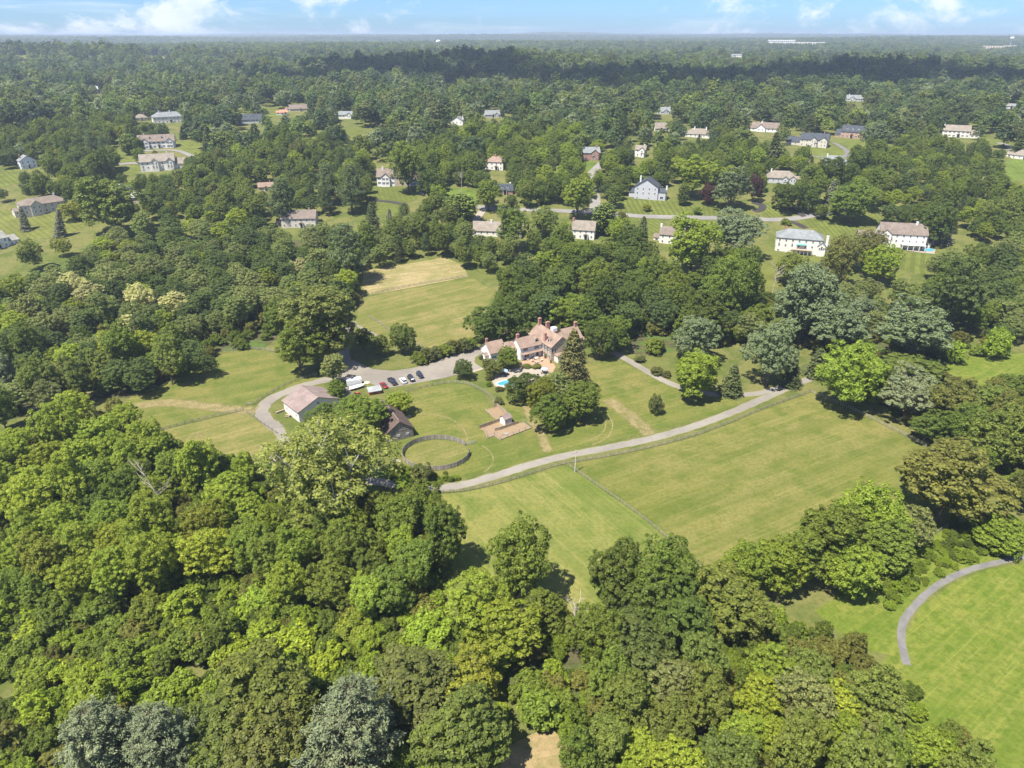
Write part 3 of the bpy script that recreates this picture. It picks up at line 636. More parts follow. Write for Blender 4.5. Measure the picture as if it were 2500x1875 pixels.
def tree_from_px(kind, view, x, y, wpx, asp=None, where=None, label=None, base=False, hand=True, cat=None):
    """crown centre seen at picture point (x, y) of a view, crown wpx wide there"""
    pr = PROTO[KIND[kind][0]]; i = rngT.randrange(len(pr)); p = pr[i]; u, v = S(view, x, y); w = wpx * VIEW[view][2] * 1.12
    hw = (asp or p['hgt'] / p['wid']); up = 6.0
    for _ in range(6):
        c = at(u, v, 0.0 if base else up); d = project(c.x, c.y, c.z + (0 if base else up))[2]
        Wm = w * d / FPX; up = Wm * hw * 0.55
    TREES.append(dict(kind=kind, pi=i, x=c.x, y=c.y, W=Wm, H=Wm * hw, where=where, label=label, hand=hand))
    return TREES[-1]
BLOCKS = []       # (u0, v0, u1, v1, depth): what must stay in view;  no scattered tree nearer than depth may cover it
FOOT = []         # (x, y, radius): where buildings stand
def covers(x, y, Wm, H):
    """would a scattered tree here hide a house or an open lawn, or stand in one?"""
    for (bx, by, br) in FOOT:
        if (x - bx) ** 2 + (y - by) ** 2 < (br + Wm * 0.35) ** 2: return True
    z = g1(x, y); u, v, dep = project(x, y, z + H * 0.5); _, vt, _ = project(x, y, z + H); ub, vb, _ = project(x, y, z)
    hw = Wm * 0.42 * FPX / dep
    for (u0, v0, u1, v1, bd) in BLOCKS:
        if dep < bd and u + hw > u0 and u - hw < u1 and vt < v1 and vb > v0: return True
    for poly in FIELDS:
        for (a, b) in ((u, v), (u - hw * 0.8, v), (u + hw * 0.8, v), (ub, vb), (u, vt * 0.8 + v * 0.2)):
            if inpoly(a, b, poly): return True
    return False
def wood(where, view, pts, kinds, wid, spacing, seed, up=8.0, jit=0.5, asp=None):
    """fill a wood: canopy outline in the picture, kinds with weights, crown widths in metres"""
    rnd = random.Random(seed); poly = [(p.x, p.y) for p in WL(view, pts, up)]
    xs = [p[0] for p in poly]; ys = [p[1] for p in poly]; got = []
    names = [k for k, _ in kinds]; wts = [w for _, w in kinds]
    for _ in range(6000):
        x, y = rnd.uniform(min(xs), max(xs)), rnd.uniform(min(ys), max(ys))
        if not inpoly(x, y, poly): continue
        if any((x - a) ** 2 + (y - b) ** 2 < spacing ** 2 for a, b in got): continue
        k = rnd.choices(names, wts)[0]; pr = PROTO[KIND[k][0]]; i = rnd.randrange(len(pr)); Wm = rnd.uniform(*wid)
        if KIND[k][0] in ('spruce', 'cone'): Wm *= 0.6
        hw = pr[i]['hgt'] / pr[i]['wid'] * rnd.uniform(0.88, 1.12) * (asp or 1)
        got.append((x, y))
        if any((x - t['x']) ** 2 + (y - t['y']) ** 2 < (0.33 * (Wm + t['W'])) ** 2 for t in TREES): continue
        if covers(x, y, Wm, Wm * hw): continue
        TREES.append(dict(kind=k, pi=i, x=x, y=y, W=Wm, H=Wm * hw, where=where, label=None, hand=False))

# ------------------------------------------------------------------ buildings
for nm, c in {'white_siding': (0.688, 0.679, 0.654), 'cream_siding': (0.680, 0.645, 0.570), 'beige_siding': (0.533, 0.482, 0.396), 'grey_siding': (0.447, 0.447, 0.456), 'tan_siding': (0.568, 0.473, 0.344),
              'white_trim': (0.705, 0.697, 0.671), 'dark_trim': (0.052, 0.056, 0.069), 'copper': (0.215, 0.120, 0.077), 'brown_trim': (0.120, 0.077, 0.052), 'pale_blue_fabric': (0.310, 0.447, 0.619),
              'teal_fabric': (0.10, 0.30, 0.28), 'cushion': (0.66, 0.56, 0.50), 'terracotta': (0.48, 0.20, 0.12), 'rust_red': (0.38, 0.08, 0.045), 'red_paint': (0.42, 0.045, 0.035)}.items():
    plain(nm, c, 0.75, 0.25, vary=0.06, scale=0.8)
def roof_mat(nm, c):
    t = NT(nm); p = t.pos(True)
    f = t.noise(p, 0.35, 5, 0.65); g = t.noise(t.mapping(p, 0, (1.2, 1.2, 9)), 1.0, 3, 0.7)
    col = t.mix(t.ramp(f, 0.3, 0.7), tuple(x * 0.78 for x in c), tuple(x * 1.15 for x in c))
    col = t.mix(t.ramp(g, 0.4, 0.75, 0, 0.45), col, tuple(x * 0.62 for x in c))
    t.surf(col, 0.9, 0.2, normal=t.bump(g, 0.4, 0.05))
for nm, c in {'roof_rust': (0.265, 0.188, 0.142), 'roof_brown': (0.190, 0.152, 0.122), 'roof_tan': (0.235, 0.200, 0.160), 'roof_mauve': (0.235, 0.180, 0.158), 'roof_grey': (0.207, 0.218, 0.214),
              'roof_slate': (0.062, 0.070, 0.081), 'roof_barn': (0.112, 0.080, 0.064), 'roof_silver': (0.291, 0.303, 0.298), 'roof_white': (0.459, 0.473, 0.448), 'roof_pale': (0.252, 0.243, 0.212)}.items(): roof_mat(nm, c)
def stone_mat(nm, c1, c2, mortar, sc):
    t = NT(nm); p = t.pos(True); v = t.new('ShaderNodeTexVoronoi'); t.l.new(t.mapping(p, 0, (1, 1, 1.6)), v.inputs['Vector']); v.inputs['Scale'].default_value = sc
    col = t.mix(t.ramp(t.noise(p, sc * 0.6, 3, 0.6), 0.35, 0.65), c1, c2)
    col = t.mix(t.ramp(v.outputs['Distance'], 0.45, 0.62), col, mortar)
    t.surf(col, 0.9, 0.15, normal=t.bump(v.outputs['Distance'], 0.5, 0.05))
stone_mat('field_stone', (0.22, 0.165, 0.115), (0.38, 0.30, 0.21), (0.48, 0.42, 0.33), 2.2)
stone_mat('red_brick', (0.30, 0.105, 0.07), (0.36, 0.14, 0.09), (0.40, 0.28, 0.22), 5.0)
stone_mat('orange_brick', (0.40, 0.19, 0.11), (0.48, 0.26, 0.16), (0.45, 0.33, 0.25), 5.0)
def board_mat(nm, c):
    t = NT(nm); p = t.pos(True); q = t.mapping(p, 0, (3.2, 3.2, 0.12))
    f = t.noise(q, 1.0, 4, 0.65)
    t.surf(t.mix(t.ramp(f, 0.3, 0.7), tuple(x * 0.6 for x in c), tuple(x * 1.25 for x in c)), 0.95, 0.1)
board_mat('weathered_board', (0.27, 0.24, 0.205)); board_mat('fence_board', (0.27, 0.245, 0.19)); board_mat('fence_post', (0.29, 0.26, 0.20)); board_mat('tan_board', (0.38, 0.29, 0.20))
def glass_mat():
    t = NT('window_glass'); t.surf(t.mix(t.ramp(t.noise(t.pos(), 0.5, 2, 0.5), 0.4, 0.6), (0.015, 0.02, 0.028), (0.05, 0.06, 0.075)), 0.08, 0.6)
glass_mat()
def metal(nm, c, rough=0.35): plain(nm, c, rough, 0.5, 0.0, 0.05, 0.6, coat=0.6)
metal('paint_black', (0.012, 0.013, 0.018)); metal('paint_red', (0.22, 0.012, 0.012)); metal('paint_white', (0.80, 0.80, 0.82)); metal('paint_navy', (0.018, 0.021, 0.032))
metal('car_glass', (0.035, 0.042, 0.055), 0.08); plain('rubber', (0.02, 0.02, 0.021), 0.9, 0.2); plain('chrome', (0.55, 0.55, 0.57), 0.25, 0.5, 0.9); metal('lamp_red', (0.35, 0.01, 0.01)); metal('lamp_clear', (0.75, 0.76, 0.78), 0.15)
plain('white_gelcoat', (0.83, 0.80, 0.74), 0.35, 0.5, vary=0.05); plain('steel_grey', (0.42, 0.43, 0.44), 0.5, 0.4, 0.4); plain('sand', (0.66, 0.55, 0.33), 0.95, 0.1)

class House:
    """walls, roofs, windows and so on in the house's own frame: x to its right, y away from its front, z up"""
    def __init__(s, name, label, loc, rz, cat='house', group=None):
        s.e = empty(name, loc, rz, label, cat, group)
    def block(s, x0, x1, y0, y1, z0, ev, roof='gx', rise=2.5, wall='white_siding', top='roof_tan', ov=0.4, ends=True):
        b = MB(); th = 0.2; ym, xm = (y0 + y1) / 2, (x0 + x1) / 2
        zb = z0 - (2.5 if z0 <= 0.01 else 0)
        if roof == 'gx': b.prism([(y0, zb), (y1, zb), (y1, ev), (ym, ev + rise), (y0, ev)], x0, x1, 'x')
        elif roof == 'gy': b.prism([(x0, zb), (x1, zb), (x1, ev), (xm, ev + rise), (x0, ev)], y0, y1, 'y')
        elif roof == 'shed': b.prism([(y0, zb), (y1, zb), (y1, ev + rise), (y0, ev)], x0, x1, 'x')
        else: b.box(x0, x1, y0, y1, zb, ev)
        w = b.build('wall', wall, s.e); r = MB(); g = 0.02
        if roof in ('gx', 'gy'):
            a0, a1, m = (y0, y1, ym) if roof == 'gx' else (x0, x1, xm); sl = rise / (m - a0)
            lo, hi = (x0 - ov, x1 + ov) if roof == 'gx' else (y0 - ov, y1 + ov)
            P = [(a0 - ov, ev - ov * sl + g), (m, ev + rise + g), (a1 + ov, ev - ov * sl + g), (a1 + ov, ev - ov * sl + g + th), (m, ev + rise + g + th * 1.1), (a0 - ov, ev - ov * sl + g + th)]
            r.prism(P, lo, hi, 'x' if roof == 'gx' else 'y')
        elif roof == 'shed':
            sl = rise / (y1 - y0); r.prism([(y0 - ov, ev - ov * sl + g), (y1 + ov, ev + rise + ov * sl + g), (y1 + ov, ev + rise + ov * sl + g + th), (y0 - ov, ev - ov * sl + g + th)], x0 - ov, x1 + ov, 'x')
        elif roof == 'hip':
            X0, X1, Y0, Y1 = x0 - ov, x1 + ov, y0 - ov, y1 + ov; z = ev + g; t = ev + rise
            if (X1 - X0) >= (Y1 - Y0): h = (Y1 - Y0) / 2 * 0.9; ra, rb = (X0 + h, ym, t), (X1 - h, ym, t)
            else: h = (X1 - X0) / 2 * 0.9; ra, rb = (xm, Y0 + h, t), (xm, Y1 - h, t)
            c = [(X0, Y0), (X1, Y0), (X1, Y1), (X0, Y1)]; v = [(*p, z) for p in c] + [(*p, z + 0.18) for p in c] + [ra, rb]
            f = [(3, 2, 1, 0), (0, 1, 5, 4), (1, 2, 6, 5), (2, 3, 7, 6), (3, 0, 4, 7)]
            f += [(4, 5, 9, 8), (5, 6, 9), (6, 7, 8, 9), (7, 4, 8)] if (X1 - X0) >= (Y1 - Y0) else [(4, 5, 8), (5, 6, 9, 8), (6, 7, 9), (7, 4, 8, 9)]
            r.add(v, f)
        elif roof == 'flat': r.box(x0 - ov, x1 + ov, y0 - ov, y1 + ov, ev + g, ev + 0.2)
        return w, (r.build('roof', top, s.e) if r.v else None)
    def _pt(s, face, pl, a, out):
        return {'S': (a, pl - out), 'N': (a, pl + out), 'W': (pl - out, a), 'E': (pl + out, a)}[face]
    def _slab(s, b, face, pl, a0, a1, z0, z1, o0, o1):
        (xa, ya), (xb, yb) = s._pt(face, pl, a0, o0), s._pt(face, pl, a1, o1)
        b.box(min(xa, xb), max(xa, xb), min(ya, yb), max(ya, yb), z0, z1)
    def win(s, face, pl, a, z, w=1.0, h=1.5, shut=None, frame='white_trim', arch=False):
        fr = MB(); t = 0.11
        for (p, q, c, d) in ((a - w / 2, a + w / 2, z, z + t), (a - w / 2, a + w / 2, z + h - t, z + h), (a - w / 2, a - w / 2 + t, z + t, z + h - t), (a + w / 2 - t, a + w / 2, z + t, z + h - t), (a - 0.03, a + 0.03, z + t, z + h - t)):
            s._slab(fr, face, pl, p, q, c, d, 0.005, 0.09)
        o = fr.build('window', frame, s.e); pb = MB()
        s._slab(pb, face, pl, a - w / 2 + t, a + w / 2 - t, z + t, z + h - t, 0.006, 0.03)
        if arch:
            pts = [(a + w / 2 * math.cos(k * math.pi / 8), z + h + w / 2 * math.sin(k * math.pi / 8)) for k in range(9)]
            v = [(*s._pt(face, pl, p, 0.006), q) for p, q in pts] + [(*s._pt(face, pl, p, 0.05), q) for p, q in pts]; n = 9
            pb.add(v, [list(range(n)), list(range(n, 2 * n))[::-1]] + [[i, (i + 1) % n, n + (i + 1) % n, n + i] for i in range(n)])
        pb.build('pane', 'window_glass', o)
        if shut:
            for sd in (-1, 1):
                q = MB(); c = a + sd * (w / 2 + 0.24); s._slab(q, face, pl, c - 0.2, c + 0.2, z, z + h, 0.005, 0.07); q.build('shutter', shut, o)
    def row(s, face, pl, xs, z, w=1.0, h=1.5, **k):
        for a in xs: s.win(face, pl, a, z, w, h, **k)
    def door(s, face, pl, a, w=1.0, h=2.1, mat='brown_trim', z=0.1):
        b = MB(); s._slab(b, face, pl, a - w / 2, a + w / 2, z, z + h, 0.005, 0.07); d = b.build('door', mat, s.e)
        k = MB(); s._slab(k, face, pl, a + w * 0.32, a + w * 0.38, z + 1.0, z + 1.06, 0.07, 0.12); k.build('handle', 'steel_grey', d)
    def chimney(s, x, y, z0, z1, w=0.9, d=0.7, mat='red_brick'):
        b = MB(); b.box(x - w / 2, x + w / 2, y - d / 2, y + d / 2, z0, z1); b.box(x - w / 2 - 0.1, x + w / 2 + 0.1, y - d / 2 - 0.1, y + d / 2 + 0.1, z1 - 0.35, z1 - 0.12); o = b.build('chimney', mat, s.e)
        p = MB(); p.lathe([(0.16, z1), (0.14, z1 + 0.35)], x, y, 8); p.build('pot', 'terracotta' if mat != 'white_siding' else 'steel_grey', o)
    def dormer(s, x, y, z, w=1.5, h=1.5, dep=2.2, wall='white_siding', top='roof_tan', face='S'):
        """small gabled window box on a roof slope; (x, y) its front middle"""
        def T(p): return p if face == 'S' else {'W': (x + (p[1] - y), y - (p[0] - x), p[2]), 'N': (2 * x - p[0], 2 * y - p[1], p[2])}[face]
        b = MB(); b.prism([(x - w / 2, z - 0.9), (x + w / 2, z - 0.9), (x + w / 2, z + h), (x, z + h + w * 0.4), (x - w / 2, z + h)], y, y + dep, 'y'); b.v = [T(p) for p in b.v]; d = b.build('dormer', wall, s.e)
        r = MB(); e = 0.18; r.prism([(x - w / 2 - e, z + h - e * 0.8 + .02), (x, z + h + w * 0.4 + .02), (x + w / 2 + e, z + h - e * 0.8 + .02), (x + w / 2 + e, z + h - e * 0.8 + .14), (x, z + h + w * 0.4 + .16), (x - w / 2 - e, z + h - e * 0.8 + .14)], y - 0.2, y + dep, 'y'); r.v = [T(p) for p in r.v]; r.build('dormer_roof', top, d)
        g = MB(); g.box(x - w * 0.3, x + w * 0.3, y - 0.05, y - 0.005, z + 0.1, z + h * 0.92); g.v = [T(p) for p in g.v]; g.build('pane', 'window_glass', d)
    def box(s, name, mat, *a): return MB().box(*a).build(name, mat, s.e)
def guard(u0, v0, u1, v1, dep, loc, rad, shrink=0.12):
    w, h = u1 - u0, v1 - v0; BLOCKS.append((u0 + w * shrink, v0 + h * 0.1, u1 - w * shrink, v1 - h * 0.2, dep - 2)); FOOT.append((loc[0], loc[1], rad))

# ---- the farmhouse: white wings stepping back from a stone main block
O = W('b', 945, 722)
fh = House('farmhouse', 'rambling white and stone farmhouse with rust-brown roofs beside the pool', O, R(30))
fh.block(0, 10.4, 0, 7.6, 0, 5.6, 'gx', 2.9, 'white_siding', 'roof_rust')
fh.block(-4.2, -0.05, 3.2, 9.5, 0, 4.2, 'gx', 2.4, 'white_siding', 'roof_rust')
fh.block(-11.5, -4.25, 5.0, 13.0, 0, 3.9, 'gx', 3.3, 'white_siding', 'roof_rust')
fh.block(-13.2, -11.52, 6.6, 9.4, 0, 2.5, 'gx', 0.8, 'white_siding', 'roof_rust', 0.25)
fh.block(10.45, 20.5, -7.2, 10.5, 0, 6.4, 'gy', 3.6, 'field_stone', 'roof_rust')
fh.block(20.55, 28.5, -3.5, 5.5, 0, 6.0, 'gx', 3.6, 'field_stone', 'roof_rust')
fh.block(12.0, 16.0, -10.0, -7.25, 0, 3.0, 'hip', 1.0, 'cream_siding', 'roof_rust', 0.3)
fh.block(28.55, 33, -1.5, 3.5, 0, 3.2, 'hip', 1.4, 'white_siding', 'roof_rust', 0.3)
p = MB(); p.prism([(-1.3, 2.75), (0, 3.25), (0, 3.37), (-1.3, 2.87)], -0.2, 10.4, 'x'); p.build('pent_roof', 'roof_rust', fh.e)
fh.row('S', 0, (2.4, 7.8), 3.85, 1.0, 1.45, shut='dark_trim'); fh.win('S', 0, 3.0, 0.9, 2.4, 1.4); fh.door('S', 0, 8.2, 1.1, 2.2, 'dark_trim')
fh.row('W', -11.5, (11.0, 12.2), 1.0, 0.9, 1.3); fh.win('W', -11.5, 9.0, 4.3, 0.7, 1.0); fh.door('W', -13.2, 8.0, 1.2, 2.0, 'white_trim')
fh.row('S', 5.0, (-9.8, -6.4), 1.0, 1.0, 1.4, shut='dark_trim')
fh.row('W', 10.45, (-5.6, -3.4, -1.2), 3.9, 0.95, 1.6, shut='dark_trim'); fh.row('W', 10.45, (-5.6, -1.4), 0.9, 0.95, 1.7, shut='dark_trim'); fh.door('W', 10.45, -3.4, 1.1, 2.2, 'brown_trim')
fh.row('S', -7.2, (11.8, 17.8, 19.4), 3.9, 0.95, 1.6, shut='dark_trim'); fh.row('S', -7.2, (17.8, 19.4), 0.9, 0.95, 1.6); fh.row('S', -10.0, (13.0, 15.0), 0.8, 1.2, 1.6)
fh.row('S', -3.5, (22.2, 24.4, 26.6), 3.7, 1.0, 1.6, shut='dark_trim'); fh.row('S', -3.5, (22.2, 26.6), 0.9, 1.0, 1.7, shut='dark_trim'); fh.door('S', -3.5, 24.4)
fh.dormer(8.4, 1.0, 6.25, 1.6, 1.3, 2.6, 'cream_siding', 'roof_rust'); fh.dormer(11.6, -3.2, 7.2, 1.6, 1.3, 2.4, 'cream_siding', 'roof_rust', 'W'); fh.dormer(24.5, -2.2, 6.9, 1.5, 1.3, 2.2, 'cream_siding', 'roof_rust')
fh.chimney(-11.0, 9.2, 5.5, 9.0); fh.chimney(0.9, 4.0, 7.4, 10.4, 1.2, 0.9); fh.chimney(15.2, 9.6, 9.0, 13.0, 1.3, 0.9); fh.chimney(16.0, 4.6, 9.0, 12.8, 1.6, 0.9); fh.chimney(11.3, -1.0, 6.5, 10.6, 0.9, 1.2); fh.chimney(27.9, 1.0, 8.0, 11.6, 1.2, 0.9)
fh.box('roof_lantern', 'white_trim', 16.2, 18.4, 0.6, 2.6, 9.4, 11.0)
FOOT.append((O.x + 8, O.y + 6, 14))
# ---- the brown-roofed garage with a lean-to gable, and the weathered barn
A, B = W('c', 322, 860), W('c', 500, 1000)
ga = math.atan2(A.y - B.y, A.x - B.x)          # along the cream wall, away from the camera
gl = (A - B).length
gr = House('garage_barn', 'long cream garage with broad mauve-brown roof inside the gravel loop', B, ga - math.pi / 2, 'garage')
gr.block(0, 15.5, -0.5, gl + 1.0, 0, 4.2, 'gy', 3.2, 'cream_siding', 'roof_mauve', 0.5)
gr.row('W', 0, (1.6, 5.4, gl - 1.5), 1.6, 0.8, 1.1, frame='white_trim'); gr.door('S', -0.5, 4, 3.0, 2.8, 'white_trim'); gr.door('S', -0.5, 9, 3.0, 2.8, 'white_trim'); gr.win('S', -0.5, 7.75, 4.6, 1.0, 1.0)
gr.block(15.55, 22, 1.5, gl - 2, 0, 2.9, 'gx', 1.6, 'cream_siding', 'roof_mauve', 0.4)
C0, C1 = W('n2', 1200, 1665), W('n2', 1750, 1530)
ba = math.atan2(C1.y - C0.y, C1.x - C0.x); bl = (C1 - C0).length
bn = House('plank_barn', 'weathered grey plank barn with brown shingle roof behind the round pen', C0, ba, 'barn')
bn.block(-0.6, bl, 0, 17, 0, 3.6, 'gy', 3.4, 'weathered_board', 'roof_barn', 0.45)
for k in range(int((bl + 0.6) / 0.42)):      # each board of the gable wall
    x = -0.6 + 0.21 + k * 0.42; top = 3.6 + 3.4 * (1 - abs(x - (bl - 0.6) / 2) / ((bl + 0.6) / 2)) - 0.12
    MB().box(x - 0.18, x + 0.18, -0.06 - 0.012 * (k % 3), -0.004, 0.05, top).build('board', 'weathered_board', bn.e)
bn.box('batten', 'weathered_board', -0.4, bl - 0.2, -0.13, -0.085, 3.55, 3.75)
bn.row('S', -0.10, (bl * 0.38, bl * 0.76), 1.5, 0.95, 0.7, frame='white_trim')
bn.box('ridge_cap', 'roof_mauve', (bl - 0.6) / 2 - 0.14, (bl - 0.6) / 2 + 0.14, 0.6, 16.5, 7.20, 7.34)
bn.block(1.0, 5.0, 17.05, 20.0, 0, 2.3, 'shed', 0.5, 'weathered_board', 'roof_silver', 0.2)
FOOT += [(W('c', 600, 800).x, W('c', 600, 800).y, 11), (C0.x + 2, C0.y + 8, 9)]
low = House('retaining_wall', 'low concrete wall running out from the cream garage wall', W('c', 190, 890), math.atan2(W('c', 310, 845).y - W('c', 190, 890).y, W('c', 310, 845).x - W('c', 190, 890).x), 'wall')
low.box('wall', 'concrete', 0, 4.6, -0.2, 0.2, -0.2, 0.7); low.box('cap', 'tan_board', -0.05, 4.65, -0.26, 0.26, 0.705, 0.78)

# ---- the chicken house and its runs
K = W('n1', 1075, 1160)
Kw = W('n1', 1290, 1075); ka = math.atan2(Kw.y - K.y, Kw.x - K.x); kl = (Kw - K).length
ch = House('chicken_house', 'little white shed with rust-brown roof between board-walled runs', K, ka, 'shed')
ch.block(0, kl, 0, 2.9, 0, 2.3, 'gx', 1.0, 'cream_siding', 'roof_mauve', 0.22)
ch.win('S', 0, 0.75, 1.2, 0.6, 0.6); ch.door('S', 0, kl * 0.50, 0.65, 1.85, 'white_trim'); ch.door('S', 0, kl * 0.76, 0.65, 1.85, 'white_trim')
def run(label, pts, h, mat='tan_board', closed=False, wire=None):
    """a run: low board wall (one board panel per span, posts, top rail)"""
    P = [W('n1', *q) for q in pts]; e = empty('chicken_run', P[0], 0, label, 'fence', 'board walls of the chicken runs'); o0 = P[0]
    segs = list(zip(P, P[1:] + ([P[0]] if closed else [])))
    if closed: segs = segs[:len(P)]
    for a, b in segs:
        if (b - a).length < 0.2: continue
        n = max(1, round((b - a).length / 2.4)); ang = math.atan2(b.y - a.y, b.x - a.x); L = (b - a).length / n
        for k in range(n):
            m = a + (b - a) * k / n - o0; M = Matrix.Translation((m.x, m.y, 0)) @ Matrix.Rotation(ang, 4, 'Z')
            for j in range(3): MB().box(0.06, L - 0.06, -0.03, 0.03, 0.04 + j * h / 3, (j + 1) * h / 3 - 0.02, M).build('board', mat, e)
            MB().box(-0.06, 0.06, -0.06, 0.06, -0.2, h + (wire or 0.12), M).build('post', 'fence_post', e)
            MB().box(0.06, L - 0.06, -0.07, 0.07, h + 0.01, h + 0.07, M).build('top_rail', 'fence_post', e)
            if wire: MB().box(0.06, L - 0.06, -0.02, 0.02, h + wire - 0.06, h + wire, M).build('wire_rail', 'steel_grey', e)
sheet('dirt', [W('n1', *q) for q in ((450, 660), (720, 580), (830, 560), (1080, 800), (960, 960), (800, 960))], 'bare_dirt', 0.035)
sheet('dirt', [W('n1', *q) for q in ((270, 1250), (430, 1190), (1000, 980), (1500, 1080), (1640, 1060), (1900, 1250), (940, 1620), (740, 1500), (520, 1570), (420, 1330))], 'bare_dirt', 0.039)
run('board wall of the chicken run behind the little shed', [(720, 580), (820, 560), (1180, 870)], 1.5)
run('low board edge of the chicken run toward the paddock lawn', [(455, 660), (760, 960)], 0.45)
run('board wall of the chicken run left of the little shed', [(270, 1250), (430, 1200), (960, 1010)], 1.3)
run('board wall of the chicken run right of the little shed', [(760, 1330), (930, 1290), (1500, 1090)], 1.1)
run('wire-topped low wall around the front chicken run', [(420, 1330), (520, 1570), (740, 1495), (940, 1615), (1900, 1250), (1620, 1040)], 0.35, 'tan_board', False, 1.2)
run('inner low board partition in the front chicken run', [(860, 1390), (980, 1480), (1090, 1440)], 0.3)
tray = House('feed_trough', 'pale feed trough lying in the front chicken run', W('n1', 1070, 1450), R(24), 'trough'); tray.box('body', 'white_trim', 0, 1.3, 0, 0.5, 0.04, 0.3); tray.box('rim', 'steel_grey', -0.04, 1.34, -0.04, 0.54, 0.31, 0.36)

# ---- the neighbours' houses
ws, cs, bs, gs = 'white_siding', 'cream_siding', 'beige_siding', 'grey_siding'
def m_at(u, v):
    p = at(u, v); dep = project(p.x, p.y, p.z)[2]; return p, dep / FPX
def neighbour(label, u0, u1, vb, rot=0, stor=2, roof='gx', wall='cream_siding', top='roof_tan', depth=0.55, rise=None, garage=None, dorm=0, chim=None, proj=(), front=None, shut=None, base=0, arch=False, shrink=0.12, wins=None, vt=None):
    u = (u0 + u1) / 2; p, mp = m_at(u, vb); view = math.atan2(-p.x, p.y); rz = view + R(rot)
    Wm = (u1 - u0) * mp / max(0.6, math.cos(R(rot))); D = max(6.5, min(Wm * depth, 13)); ev = 2.9 * stor + base
    rise = rise or min(D, Wm) * 0.36
    if roof == 'gy': rise = Wm * 0.32
    h = House('house', label, p, rz, 'house', 'neighbouring houses'); x0, x1 = -Wm / 2, Wm / 2
    if garage: gside, gw = garage
    g0, g1_ = x0, x1
    if garage:
        if gside > 0: g1_ = x1 - Wm * gw
        else: g0 = x0 + Wm * gw
    h.block(g0, g1_, 0, D, 0, ev, roof, rise, wall, top, 0.45)
    if front: h.box('front_wall', front, g0 + 0.1, g1_ - 0.1, -0.12, -0.004, 0, ev - 0.1)
    pl = -0.12 if front else 0
    if garage:
        a, b = (g1_ + 0.05, x1) if gside > 0 else (x0, g0 - 0.05)
        h.block(a, b, 1.0, D - 0.6, 0, max(2.8, ev - 2.6), 'gx', rise * 0.75, wall, top, 0.4); h.row('S', 1.0, [a + (b - a) * q for q in (0.3, 0.7)], 1.0, 1.1, 1.3, shut=shut)
    n = wins or max(2, int((g1_ - g0) / 3.4)); xs = [g0 + (g1_ - g0) * (k + 0.5) / n for k in range(n)]
    pw = []
    for (f, w) in proj:
        c = g0 + (g1_ - g0) * f; h.block(c - w / 2, c + w / 2, -1.5, D * 0.5, 0, ev - 0.05, 'gy', w * 0.42, wall, top, 0.35); pw.append((c, w))
        for fl in range(stor): h.row('S', -1.5, (c - w * 0.22, c + w * 0.22) if w > 4 else (c,), base + 0.9 + 2.9 * fl, 1.0, 1.5, shut=shut, arch=arch and fl == 0)
    for fl in range(stor):
        for k, x in enumerate(xs):
            if any(abs(x - c) < w / 2 + 0.5 for c, w in pw): continue
            if fl == 0 and k == n // 2 and base == 0: h.door('S', pl, x, 1.2, 2.2, 'dark_trim'); continue
            h.win('S', pl, x, base + 0.9 + 2.9 * fl, 1.05, 1.5, shut, arch=arch and fl == 0 and k % 2 == 0)
    rn = random.Random(int(u0 * 7 + vb)); dx = xs[n // 2]
    if base == 0 and mp < 0.6:       # a small portico over the front door
        po = MB().prism([(dx - 1.5, 2.75), (dx, 3.5), (dx + 1.5, 2.75), (dx + 1.5, 2.9), (dx, 3.66), (dx - 1.5, 2.9)], -1.9, pl - 0.01, 'y').build('porch_roof', top, h.e)
        for q in (-1.2, 1.2): MB().cbox(dx + q, -1.7, 1.35, 0.18, 0.18, 2.75).build('porch_post', 'white_trim', po)
    if not chim and mp < 0.6: h.chimney(g0 + (g1_ - g0) * rn.choice((0.18, 0.8)), D * 0.55, ev, ev + rise + 1.1, 0.9, 0.7, rn.choice(('red_brick', ws, 'field_stone')))
    if mp < 0.6 and roof != 'gy':    # a lower wing behind and a bay at the side
        q = rn.choice((-1, 1)); a = (g0 + g1_) / 2 + q * (g1_ - g0) * 0.22; h.block(a - 3, a + 3, D + 0.05, D + 5, 0, ev - 1.0, 'gy', 2.0, wall, top, 0.35)
        if not garage: e_ = g1_ + 0.05 if q > 0 else g0 - 4.05; h.block(e_, e_ + 4.0, D * 0.35, D * 0.9, 0, 2.7, 'gx', 1.6, wall, top, 0.3); h.win('S', D * 0.35, e_ + 2, 0.9, 1.6, 1.4)
    if base > 1:
        for x in xs[::2]: h.win('S', pl, x, 0.5, 1.1, 1.2)
    if roof == 'gy':
        pass
    for fl in range(stor): h.row('W', g0 if not (garage and gside < 0) else x0, (D * 0.3, D * 0.7), base + 0.9 + (2.9 * fl if not (garage and gside < 0) else 0), 0.95, 1.4)
    for k in range(dorm):
        x = g0 + (g1_ - g0) * (k + 1) / (dorm + 1); h.dormer(x, D * 0.16, ev + rise * 0.32 + 0.4, 1.3, 1.1, 2.0, 'white_siding', top)
    if chim:
        for (f, mt) in chim: h.chimney(g0 + (g1_ - g0) * f, D * (0.45 if 0.05 < f < 0.95 else 0.5), 0 if f in (0, 1) else ev, ev + rise + 1.4, 1.1, 1.4 if f in (0, 1) else 0.8, mt)
    hpx = (ev * 0.98 + rise * 0.9) / mp; dep = mp * FPX
    c = h.e.matrix_basis @ Vector((0, D / 2, 0)); c = p + Matrix.Rotation(rz, 3, 'Z') @ Vector((0, D / 2, 0))
    guard(u0, vt or vb - hpx, u1, vb, dep, c, Wm * 0.5, shrink); return h
neighbour('white colonial house with two dormers and twin front gables on hill', 344, 425, 362, -6, 2, 'gx', ws, 'roof_brown', 0.45, dorm=2, proj=((0.18, 6.5), (0.86, 5.5)), shut='dark_trim')
